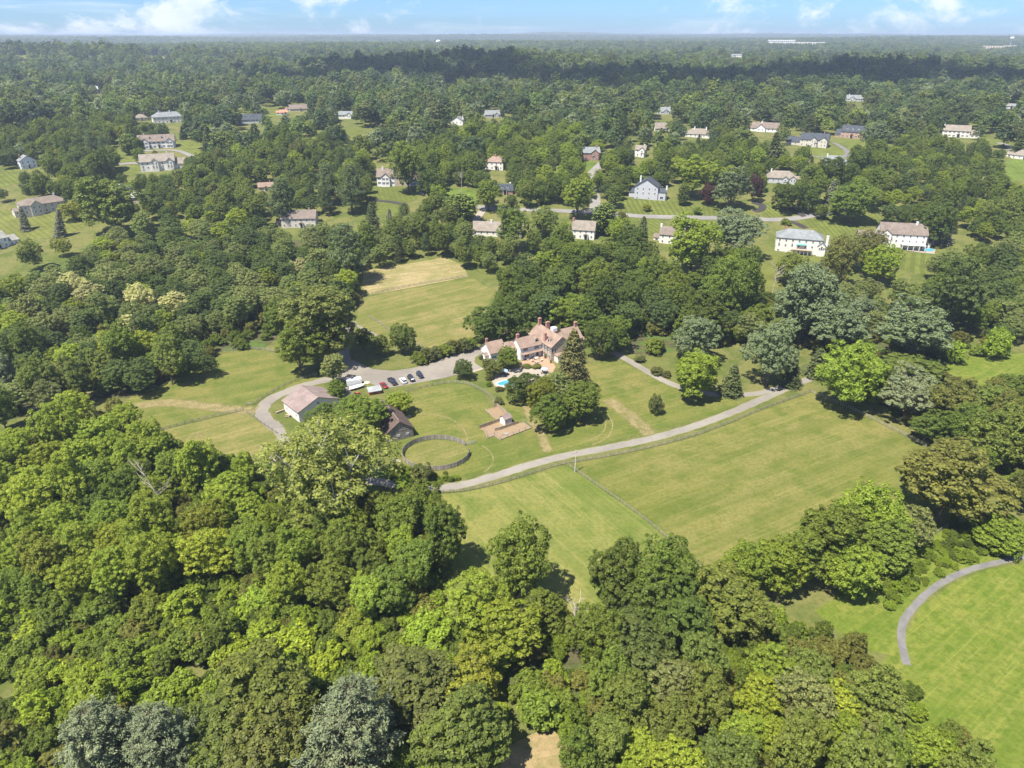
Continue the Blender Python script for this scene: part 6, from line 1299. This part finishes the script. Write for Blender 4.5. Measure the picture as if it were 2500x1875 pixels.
for q in (('hedge', 'b', 525, 940, 95, 0.8, 'grey-green shrub at the left rim of the pool deck'), ('bush', 'b', 515, 1020, 90, 0.8, 'green shrub below the grey-green one by the pool deck'), ('hedge', 'b', 665, 1100, 120, 0.5, 'clipped low hedge at the near rim of the pool deck'),
          ('brown', 'b', 1030, 785, 130, 0.35, 'low bronze hedge between terrace and pool, left half'), ('brown', 'b', 1170, 795, 130, 0.35, 'low bronze hedge between terrace and pool, right half'), ('hedge', 'b', 420, 670, 80, 0.8, 'small shrub at the corner of the white gable wing'),
          ('bush', 'l', 225, 430, 110, 0.6, 'low green shrubs at the wood edge by the drive'), ('hedge', 'l', 140, 500, 60, 0.5, 'small clipped shrub beside the drive, near the house'), ('hedge', 'l', 230, 560, 70, 0.5, 'clipped hedge along the drive, first'), ('hedge', 'l', 285, 580, 60, 0.5, 'clipped hedge along the drive, nearer the bright tree'),
          ('vine', 'l', 1850, 460, 110, 0.9, 'vine-draped bush at the edge of far meadow'), ('vine', 'l', 2060, 420, 150, 0.9, 'big vine-covered bush behind the far meadow'), ('bush', 'l', 1960, 450, 70, 0.8, 'small round bush behind the far meadow'),
          ('pine', 'h', 200, 220, 190, 1.0, 'dark pine left end of the pine row on the hill'), ('pine', 'h', 330, 200, 190, 1.0, 'dark pine second in the pine row on the hill'), ('pine', 'h', 1350, 210, 190, 1.0, 'dark pine in the row behind long cream colonial, leftmost'), ('pine', 'h', 1480, 220, 190, 1.0, 'dark pine in the row behind long cream colonial, second'), ('pine', 'h', 1620, 235, 190, 1.0, 'dark pine in the row behind long cream colonial, third'), ('pine', 'h', 1760, 240, 190, 1.0, 'dark pine in the row behind long cream colonial, fourth')):
    T(q[0], q[1], q[2], q[3], q[4], q[5], label=q[6])
NHAND = len(TREES)
# -- woods, filled between their outlines
wood('wood below west paddock', 'd', [(-40, 960), (120, 900), (250, 880), (330, 940), (430, 970), (560, 985), (580, 1060), (520, 1110), (400, 1090), (200, 1110), (-40, 1100)], [('bright', 4), ('walnut', 4), ('maple', 2)], (8, 13.5), 7.0, 101)
wood('lower left wood', 'd', [(-40, 1100), (200, 1110), (400, 1090), (520, 1120), (540, 1180), (360, 1240), (160, 1260), (-40, 1300)], [('maple', 2), ('walnut', 4), ('gold', 1), ('bright', 4)], (8, 13), 6.9, 102)
wood('wood beside front paddock', 'd', [(560, 1090), (700, 1080), (880, 1080), (950, 1130), (950, 1210), (900, 1270), (760, 1280), (620, 1260), (550, 1200)], [('bright', 4), ('tallgreen', 4), ('maple', 2)], (8, 13), 6.8, 103)
wood('lower left thicket', 'd', [(-30, 1350), (160, 1300), (360, 1285), (560, 1240), (870, 1310), (960, 1380), (880, 1430), (640, 1450), (420, 1510), (120, 1550), (-30, 1570)], [('vine', 5), ('bush', 2)], (6, 11), 5.2, 104, up=4.0)
wood('thicket by dirt clearing', 'd', [(1010, 1400), (1150, 1400), (1240, 1470), (1200, 1560), (1080, 1540), (980, 1540)], [('vine', 4), ('bush', 3), ('gold', 1)], (6, 9), 5.5, 105, up=4.0)
wood('bottom right wood', 'd', [(1260, 1450), (1400, 1420), (1560, 1400), (1700, 1400), (1830, 1430), (1950, 1490), (2060, 1580), (2120, 1720), (1240, 1720), (1230, 1560)], [('olive', 5), ('walnut', 4), ('sage', 2), ('tallgreen', 1)], (7.5, 11.5), 6.2, 106, up=10)
wood('wood behind farmhouse', 'd', [(1020, 670), (1110, 610), (1200, 540), (1320, 490), (1480, 500), (1620, 560), (1620, 610), (1540, 670), (1440, 730), (1340, 735), (1270, 690), (1180, 680), (1060, 700)], [('oak', 5), ('maple', 3), ('tallgreen', 3), ('locust', 2), ('bright', 1)], (12, 17), 8.6, 107)
wood('big west wood', 'd', [(-40, 640), (120, 600), (220, 510), (360, 490), (520, 480), (700, 490), (770, 540), (770, 620), (700, 650), (620, 640), (540, 680), (430, 700), (320, 760), (200, 780), (60, 800), (-40, 840)], [('locust', 7), ('silver', 3), ('sage', 3), ('oak', 2), ('walnut', 2), ('white', 1)], (9, 15), 8.0, 108)
wood('west paddock edge', 'd', [(-30, 800), (120, 790), (260, 770), (400, 740), (440, 780), (300, 820), (190, 820), (100, 860), (-30, 900)], [('locust', 3), ('tallgreen', 3), ('olive', 2), ('sage', 2)], (10, 13), 8.0, 109)
wood('wood right of farmhouse', 'd', [(1500, 620), (1640, 640), (1760, 560), (1940, 640), (2040, 560), (2240, 520), (2240, 720), (2100, 720), (1900, 700), (1700, 740), (1520, 700)], [('silver', 4), ('locust', 3), ('sage', 2), ('maple', 2), ('oak', 2)], (11, 15), 8.6, 110)
wood('right border trees', 'd', [(2060, 890), (2240, 930), (2240, 1060), (2160, 1040), (2080, 970)], [('olive', 3), ('brown', 2), ('tallgreen', 2)], (10, 13), 8, 111)
wood('trees below the street', 'd', [(780, 520), (820, 440), (960, 440), (1060, 470), (1160, 520), (1060, 560), (960, 550), (800, 560)], [('tallgreen', 3), ('silver', 3), ('spruce', 1), ('olive', 2), ('locust', 2), ('pine', 1)], (8, 13.5), 7.6, 112)
wood('trees left of white house', 'd', [(420, 460), (440, 350), (640, 300), (800, 320), (790, 440), (640, 440), (560, 470)], [('olive', 3), ('locust', 2), ('walnut', 3), ('tallgreen', 2), ('pine', 2), ('brown', 1)], (8, 13.5), 8.0, 113)
wood('trees around brick house', 'd', [(900, 330), (1000, 280), (1260, 280), (1320, 330), (1420, 330), (1560, 300), (1640, 330), (1660, 390), (1480, 370), (1300, 420), (1200, 420), (1060, 440), (930, 420)], [('tallgreen', 3), ('oak', 3), ('bright', 2), ('olive', 2), ('walnut', 2), ('locust', 1)], (8, 13.5), 8.2, 114)
wood('right hillside', 'd', [(1620, 420), (1680, 330), (1800, 330), (1960, 300), (2240, 330), (2240, 520), (2060, 480), (1900, 460), (1820, 440), (1720, 400)], [('oak', 3), ('tallgreen', 3), ('walnut', 2), ('locust', 2), ('olive', 2), ('spruce', 1)], (8, 13.5), 8.2, 115)
wood('left hillside', 'd', [(-40, 420), (-40, 300), (150, 260), (300, 260), (420, 310), (420, 440), (300, 480), (180, 500), (60, 560), (-40, 560), (0, 480), (200, 400)], [('oak', 3), ('tallgreen', 3), ('olive', 3), ('locust', 2), ('gold', 1), ('pine', 1)], (8, 13.5), 8.2, 116)

# -- the trees that show largest become things of their own, the others join the far woods
for t in TREES:
    t['z'] = g1(t['x'], t['y']); t['u'], t['v'], t['dep'] = project(t['x'], t['y'], t['z'] + t['H'] * 0.55)
    t['px'] = t['W'] * FPX / t['dep']
seen = [t for t in TREES if -0.45 * t['px'] < t['u'] < 2500 + 0.45 * t['px'] and t['v'] - 0.5 * t['px'] < 1890]
order = sorted(seen, key=lambda t: (not t['hand'], -t['px']))
NEAR, REST = order[:330], order[330:]
print('TREES', len(TREES), 'hand', NHAND, 'seen', len(seen), 'near', len(NEAR), 'rest', len(REST))
ORD = ['first', 'second', 'third', 'fourth', 'fifth', 'sixth', 'seventh', 'eighth', 'ninth', 'tenth', 'eleventh', 'twelfth', 'thirteenth', 'fourteenth', 'fifteenth', 'sixteenth', 'seventeenth', 'eighteenth', 'nineteenth', 'twentieth']
groups = {}
for t in NEAR:
    if not t['label']: groups.setdefault(t['where'], []).append(t)
for w, ts in groups.items():
    ts.sort(key=lambda t: t['v']); n = len(ts); rows = max(1, round(n / 7))
    for r in range(rows):
        seg = sorted(ts[r * n // rows:(r + 1) * n // rows], key=lambda t: t['u'])
        for i, t in enumerate(seg):
            o = 'leftmost' if i == 0 else 'rightmost' if i == len(seg) - 1 else ORD[i] + ' from left'
            rw = '' if rows == 1 else ', back row' if r == 0 else ', front row' if r == rows - 1 else ', %s row from back' % ORD[r]
            t['label'] = '%s %s, %s%s, %s' % (KIND[t['kind']][2], 'shrub' if KIND[t['kind']][3] == 'shrub' else 'tree', o, rw, w)
def stand(t, rnd):
    kp, col, look, name = KIND[t['kind']]; p = PROTO[kp][t['pi']]
    e = empty(name, (t['x'], t['y'], t['z'] - 0.15), rnd.uniform(0, 6.28), t['label'], 'shrub' if name == 'shrub' else 'tree', 'trees of the valley' if name != 'shrub' else 'shrubs and thickets')
    sw, sh = t['W'] / p['wid'], t['H'] / p['hgt']; e.rotation_euler = (rnd.gauss(0, .07), rnd.gauss(0, .07), e.rotation_euler.z); e.scale = (sw, sw * rnd.uniform(0.82, 1.15), sh * rnd.uniform(0.92, 1.15))
    k = rnd.uniform(0.82, 1.2) * (1.0 if kp not in ('silver',) else 0.75); col = leafc(col); hue = rnd.uniform(-0.06, 0.08)
    if kp in ('pine', 'spruce'): k = rnd.uniform(0.94, 1.08); hue = rnd.uniform(-0.02, 0.02)
    for nm in ('trunk', 'crown'):
        o = link(bpy.data.objects.new(nm, p[nm]), e)
        if nm == 'crown': o.color = (col[0] * k * (1 + hue), col[1] * k, col[2] * k * (1 - hue), 1)
rs = random.Random(5)
for t in NEAR: stand(t, rs)

# ------------------------------------------------------------------ far woods and undergrowth (uncountable: one object each)
def scatter_object(name, pts, sc, rot, idx, col, metas, mat_names, label, parent=None):
    """one mesh of points; each point carries one of the given crowns"""
    coll = bpy.data.collections.new(name + '_kinds')
    for i, m in enumerate(metas):
        o = bpy.data.objects.new('%s_kind_%02d' % (name, i), m); coll.objects.link(o)
    me = bpy.data.meshes.new(name); me.vertices.add(len(pts)); me.vertices.foreach_set('co', np.asarray(pts, np.float32).ravel())
    for an, ty, val in (('sc', 'FLOAT_VECTOR', sc), ('rot', 'FLOAT', rot), ('idx', 'INT', idx)):
        a = me.attributes.new(an, ty, 'POINT'); a.data.foreach_set('vector' if ty == 'FLOAT_VECTOR' else 'value', np.asarray(val, np.int32 if ty == 'INT' else np.float32).ravel())
    a = me.attributes.new('tint', 'FLOAT_COLOR', 'POINT'); a.data.foreach_set('color', np.asarray(col, np.float32).ravel())
    ob = link(bpy.data.objects.new(name, me), parent); tag(ob, label, None, None, 'stuff')
    ng = bpy.data.node_groups.new(name, 'GeometryNodeTree')
    ng.interface.new_socket('Geometry', in_out='INPUT', socket_type='NodeSocketGeometry'); ng.interface.new_socket('Geometry', in_out='OUTPUT', socket_type='NodeSocketGeometry')
    N, L = ng.nodes, ng.links; gi, go = N.new('NodeGroupInput'), N.new('NodeGroupOutput')
    ci = N.new('GeometryNodeCollectionInfo'); ci.inputs[0].default_value = coll; ci.inputs['Separate Children'].default_value = True; ci.inputs['Reset Children'].default_value = True
    ip = N.new('GeometryNodeInstanceOnPoints'); ip.inputs['Pick Instance'].default_value = True
    def attr(n, ty):
        q = N.new('GeometryNodeInputNamedAttribute'); q.data_type = ty; q.inputs['Name'].default_value = n; return q.outputs['Attribute']
    cx = N.new('ShaderNodeCombineXYZ'); L.new(attr('rot', 'FLOAT'), cx.inputs[2])
    L.new(gi.outputs[0], ip.inputs['Points']); L.new(ci.outputs[0], ip.inputs['Instance']); L.new(attr('idx', 'INT'), ip.inputs['Instance Index'])
    L.new(cx.outputs[0], ip.inputs['Rotation']); L.new(attr('sc', 'FLOAT_VECTOR'), ip.inputs['Scale']); L.new(ip.outputs[0], go.inputs[0])
    md = ob.modifiers.new('scatter', 'NODES'); md.node_group = ng
    return ob
def tint_material(src, name):
    """the same leaves, coloured by the scattered point they grow on"""
    leaf_material(name); m = MATS[name]; nt = m.node_tree
    oi = next(n for n in nt.nodes if n.type == 'OBJECT_INFO'); a = nt.nodes.new('ShaderNodeAttribute'); a.attribute_type = 'INSTANCER'; a.attribute_name = 'tint'
    for l in [l for l in nt.links if l.from_node == oi]: nt.links.new(a.outputs['Color'], l.to_socket)
tint_material('leaf', 'leaf_scattered')
def tinted(me):
    c = me.copy(); setmat(c, 'leaf_scattered'); return c
FULL = {k: [tinted(p['crown']) for p in PROTO[k]] for k in ('round', 'tall', 'open', 'pine', 'spruce', 'bush')}
MID = sum(FULL.values(), [])
MIDI = {}
for k in FULL: MIDI[k] = (sum(len(FULL[q]) for q in list(FULL)[:list(FULL).index(k)]), len(FULL[k]))
FARM = [tinted(p['crown']) for p in PROTO['far']] + [tinted(conifer_proto(97, 9, 17, 'pine', 1.0, 0.35)['crown']), tinted(conifer_proto(98, 7, 15, 'spruce', 1.0, 0.4)['crown'])]
DISM = [tinted(p['crown']) for p in PROTO['distant']]
PAL = [(q[0] * LEAFK * 0.90, q[1] * LEAFK * 0.88, q[2] * LEAFK * 0.95) for q in [(0.060, 0.088, 0.022), (0.075, 0.105, 0.024), (0.050, 0.076, 0.026), (0.090, 0.115, 0.026), (0.088, 0.100, 0.034), (0.115, 0.138, 0.070), (0.105, 0.128, 0.026), (0.066, 0.095, 0.030), (0.045, 0.066, 0.028)]]
def covers_block(x, y, Wm, H, b):
    z = g1(x, y); u, vt, dep = project(x, y, z + H); ub, vb, _ = project(x, y, z); hw = Wm * 0.42 * FPX / dep
    return dep < b[4] and u + hw > b[0] and u - hw < b[2] and vt < b[3] and vb > b[1]
def far_woods():
    rng = np.random.default_rng(77); pts, sc, rot, idx, col = [], [], [], [], []
    for t in REST:
        kp, c = KIND[t['kind']][:2]; kp = kp if kp in FULL else 'open'; p = PROTO[kp]; i = int(rng.integers(len(p)))
        pts.append((t['x'], t['y'], t['z'] - 0.3)); sc.append((t['W'] / p[i]['wid'], t['W'] / p[i]['wid'], t['H'] / p[i]['hgt'])); rot.append(rng.uniform(0, 6.28)); idx.append(MIDI[kp][0] + i)
        col.append((*(np.array(leafc(c)) * rng.uniform(0.82, 1.18)), 1))
    scatter_object('woods', pts, sc, rot, idx, col, MID, None, 'treetops massed behind the nearest trees of each wood')
    pts, sc, rot, idx, col = [], [], [], [], []
    y = 585.0
    while y < 2300:
        s = 12.0 + max(0, y - 900) * 0.0045; half = 60 + y * 0.80
        for x in np.arange(-half, half, s):
            px, py = x + rng.uniform(-0.48, 0.48) * s, y + rng.uniform(-0.48, 0.48) * s
            thin = 0.06 if y > 900 else 0.16
            patch = math.sin(px / 71 + 1.1 * math.sin(py / 53)) * math.sin(py / 61 + 0.7 * math.sin(px / 47))
            if rng.random() < thin + 0.9 * max(0, patch - 0.35): continue
            if y < 720 and any((px - t['x']) ** 2 + (py - t['y']) ** 2 < (0.36 * (t['W'] + 12)) ** 2 for t in NEAR + REST): continue
            con = rng.random() < 0.10; Wm = (10 + 13 * rng.random() ** 1.5) * (s / 12.0) ** 0.5 * (0.7 if con else 1); H = 4 + Wm * rng.uniform(0.7, 1.1) * (1.3 if con else 1)
            if y < 1000 and covers(px, py, Wm, H): continue
            if y >= 1000 and any(abs(px - a) < b + 5 and abs(py - c) < b + 5 for a, c, b in FOOT): continue
            if 1000 <= y < 2300 and any(bd < 2600 and covers_block(px, py, Wm, H, (u0, v0, u1, v1, bd)) for (u0, v0, u1, v1, bd) in BLOCKS if bd > py): continue
            i = int(rng.integers(4)) if not con else 4 + int(rng.integers(2)); m = 12 if not con else (9 if i == 4 else 7)
            pts.append((px, py, g1(px, py) - 0.4)); sc.append((Wm / m, Wm / m * rng.uniform(.85, 1.15), H / 15)); rot.append(rng.uniform(0, 6.28)); idx.append(i)
            c = np.array(PAL[int(rng.integers(len(PAL)))]) * rng.uniform(0.7, 1.25); col.append((*c, 1))
        y += s
    print('far woods', len(pts))
    scatter_object('woods', pts, sc, rot, idx, col, FARM, None, 'wooded suburb stretching back from the houses')
    pts, sc, rot, idx, col = [], [], [], [], []
    while y < 15000:
        s = 13.0 + (y - 2300) * 0.0052; half = 80 + y * 0.78; n = int(2 * half / s)
        X = np.linspace(-half, half, n) + rng.uniform(-0.45, 0.45, n) * s; Yv = y + rng.uniform(-0.45, 0.45, n) * s
        keep = rng.random(n) > 0.10 + 3.0 * np.clip(np.sin(X / 240 + 1.3 * np.sin(Yv / 330)) * np.sin(Yv / 290 + X / 700) - 0.62, 0, 1)
        X, Yv = X[keep], Yv[keep]; Zv = gh(X, Yv)
        dep = Yv * CP - (Zv - CAMZ) * SP; U = 1250 + FPX * X / dep; ok = np.ones(len(X), bool)     # keep the far town in sight
        for (u0, v0, u1, v1, bd) in BLOCKS:
            if bd > 2300: VT = 937.5 - FPX * (Yv * SP + (Zv + 14 - CAMZ) * CP) / dep; ok &= ~((U > u0 - 4) & (U < u1 + 4) & (VT < v1 - 1) & (dep < bd + 30))
        X, Yv, Zv = X[ok], Yv[ok], Zv[ok]; k = len(X)
        wv = s * rng.uniform(0.8, 1.6, k); hv = np.minimum(11 + s * 0.25, 28) * rng.uniform(0.55, 1.4, k)
        pts += list(zip(X, Yv, Zv - 0.5)); sc += list(zip(wv / 13, wv / 13, hv / 13)); rot += list(rng.uniform(0, 6.28, k)); idx += list(rng.integers(0, 2, k))
        cc = np.array(PAL)[rng.integers(0, len(PAL), k)] * rng.uniform(0.75, 1.15, (k, 1)); col += [(*c, 1) for c in cc]
        y += s * 1.05
    print('distant woods', len(pts))
    scatter_object('woods', pts, sc, rot, idx, col, DISM, None, 'distant wooded country reaching to the horizon')
far_woods()

# undergrowth: vines, brambles and saplings under and between the near trees
def undergrowth(label, view, pts, spacing, wid, cols, seed, up=1.0, lift=0.0, skip=()):
    rnd = random.Random(seed); rng = np.random.default_rng(seed); poly = [(p.x, p.y) for p in WL(view, pts, up)]
    xs = [p[0] for p in poly]; ys = [p[1] for p in poly]; P, sc, rot, idx, col = [], [], [], [], []
    y = min(ys)
    while y < max(ys):
        x = min(xs)
        while x < max(xs):
            px, py = x + rnd.uniform(-.5, .5) * spacing, y + rnd.uniform(-.5, .5) * spacing; x += spacing
            if not inpoly(px, py, poly) or rnd.random() < 0.12: continue
            if any(inpoly(*project(px, py, g1(px, py))[:2], q) for q in FIELDS): continue
            w = rnd.uniform(*wid); hh_ = w * rnd.uniform(0.5, 1.0); P.append((px, py, g1(px, py) - 0.25)); sc.append((w / 5, w / 5, hh_ / 4)); rot.append(rnd.uniform(0, 6.28)); idx.append(rnd.randrange(3))
            c = np.array(rnd.choice(cols)) * rnd.uniform(0.8, 1.2); col.append((*c, 1))
        y += spacing
    print(label, len(P)); scatter_object('undergrowth', P, sc, rot, idx, col, FULL['bush'], None, label)
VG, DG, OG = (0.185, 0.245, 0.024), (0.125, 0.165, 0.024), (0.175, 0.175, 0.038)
undergrowth('leafy undergrowth beneath the lower left woods', 'd', [(-40, 960), (250, 895), (420, 1000), (560, 1010), (700, 1050), (930, 1090), (950, 1230), (960, 1310), (1000, 1400), (980, 1500), (1060, 1600), (1060, 1700), (-60, 1700), (-60, 1300)], 4.2, (4, 8), [VG, VG, DG, DG, OG], 201)
undergrowth('leafy undergrowth beneath the bottom right wood', 'd', [(1010, 1330), (1250, 1350), (1600, 1320), (1880, 1400), (2060, 1560), (2100, 1700), (1260, 1700), (1190, 1500), (1010, 1480)], 4.2, (4, 7), [DG, DG, OG, VG], 202)
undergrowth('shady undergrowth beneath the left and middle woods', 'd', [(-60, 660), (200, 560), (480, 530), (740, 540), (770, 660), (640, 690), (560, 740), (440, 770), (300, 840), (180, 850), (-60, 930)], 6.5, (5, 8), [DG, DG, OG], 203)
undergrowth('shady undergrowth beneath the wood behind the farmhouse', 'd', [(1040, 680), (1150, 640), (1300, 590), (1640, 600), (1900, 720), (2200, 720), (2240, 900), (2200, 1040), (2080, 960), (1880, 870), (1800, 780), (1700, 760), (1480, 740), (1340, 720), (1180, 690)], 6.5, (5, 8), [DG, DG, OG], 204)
undergrowth('bright weeds and brambles along the walking path and pen', 'd', [(1900, 1260), (1990, 1170), (2080, 1120), (2200, 1130), (2200, 1180), (2110, 1205), (2000, 1260), (1920, 1320)], 2.0, (1.3, 3.4), [VG, VG, DG], 205)
undergrowth('weeds on the near edge of the round pen', 'n5', [(-100, 900), (200, 850), (480, 930), (860, 1040), (1250, 1010), (1500, 1150), (1200, 1270), (760, 1290), (450, 1230), (-60, 1220)], 1.6, (1.4, 2.6), [VG, VG, DG], 206)

MG = (0.13, 0.19, 0.022)
undergrowth('rough growth in the far meadow', 'd', [(2010, 790), (2100, 770), (2240, 760), (2240, 850), (2100, 825)], 3.2, (1.5, 3.2), [MG, MG, OG], 208)

# ------------------------------------------------------------------ air
hz = MB().box(-26000, 26000, -420, 30000, -3, 150).build('haze', 'ground_grass'); tag(hz, 'thin summer haze over the whole valley', kind='stuff')
t = NT('air'); pv = t.new('ShaderNodeVolumePrincipled'); pv.inputs['Color'].default_value = (0.74, 0.86, 1.0, 1); pv.inputs['Density'].default_value = 1.25e-4; pv.inputs['Anisotropy'].default_value = 0.2
t.l.new(pv.outputs[0], t.out.inputs['Volume']); setmat(hz.data, 'air')
# cumulus drifting above the frame: their shadows darken the wooded ridges
def cloud(label, cx, cy, rx, ry, alt, seed):
    rnd = np.random.default_rng(seed); k = alt / SUN.z; ox, oy = SUN.x * k, SUN.y * k; bm = bmesh.new()
    for i in range(26):
        a = rnd.uniform(0, 6.28); r = rnd.random() ** .5; s = rnd.uniform(.16, .34)
        m = Matrix.Translation((cx + ox + rx * r * math.cos(a), cy + oy + ry * r * math.sin(a), alt + rnd.uniform(0, 90))) @ Matrix.Diagonal((rx * s, ry * s * 1.1, 70 * s / .3, 1))
        bmesh.ops.create_icosphere(bm, subdivisions=2, radius=1.0, matrix=m)
    me = bpy.data.meshes.new('cloud'); bm.to_mesh(me); bm.free(); setmat(me, 'cloud'); tag(link(bpy.data.objects.new('cloud', me)), label, 'cloud', 'clouds', 'stuff')
t = NT('cloud'); df = t.new('ShaderNodeBsdfDiffuse'); df.inputs[0].default_value = (.85, .85, .87, 1); tp = t.new('ShaderNodeBsdfTransparent'); mx = t.new('ShaderNodeMixShader'); mx.inputs[0].default_value = 0.62
t.l.new(tp.outputs[0], mx.inputs[1]); t.l.new(df.outputs[0], mx.inputs[2]); t.l.new(mx.outputs[0], t.out.inputs[0])
cloud('cumulus cloud shading the central ridge', -190, 1370, 260, 190, 900, 1)
cloud('cumulus cloud shading the right woods', 330, 1210, 300, 150, 900, 2)
cloud('cumulus cloud shading the far right woods', 900, 1270, 400, 200, 900, 5)
cloud('cumulus cloud shading the left ridge', -1400, 2150, 480, 300, 900, 3)
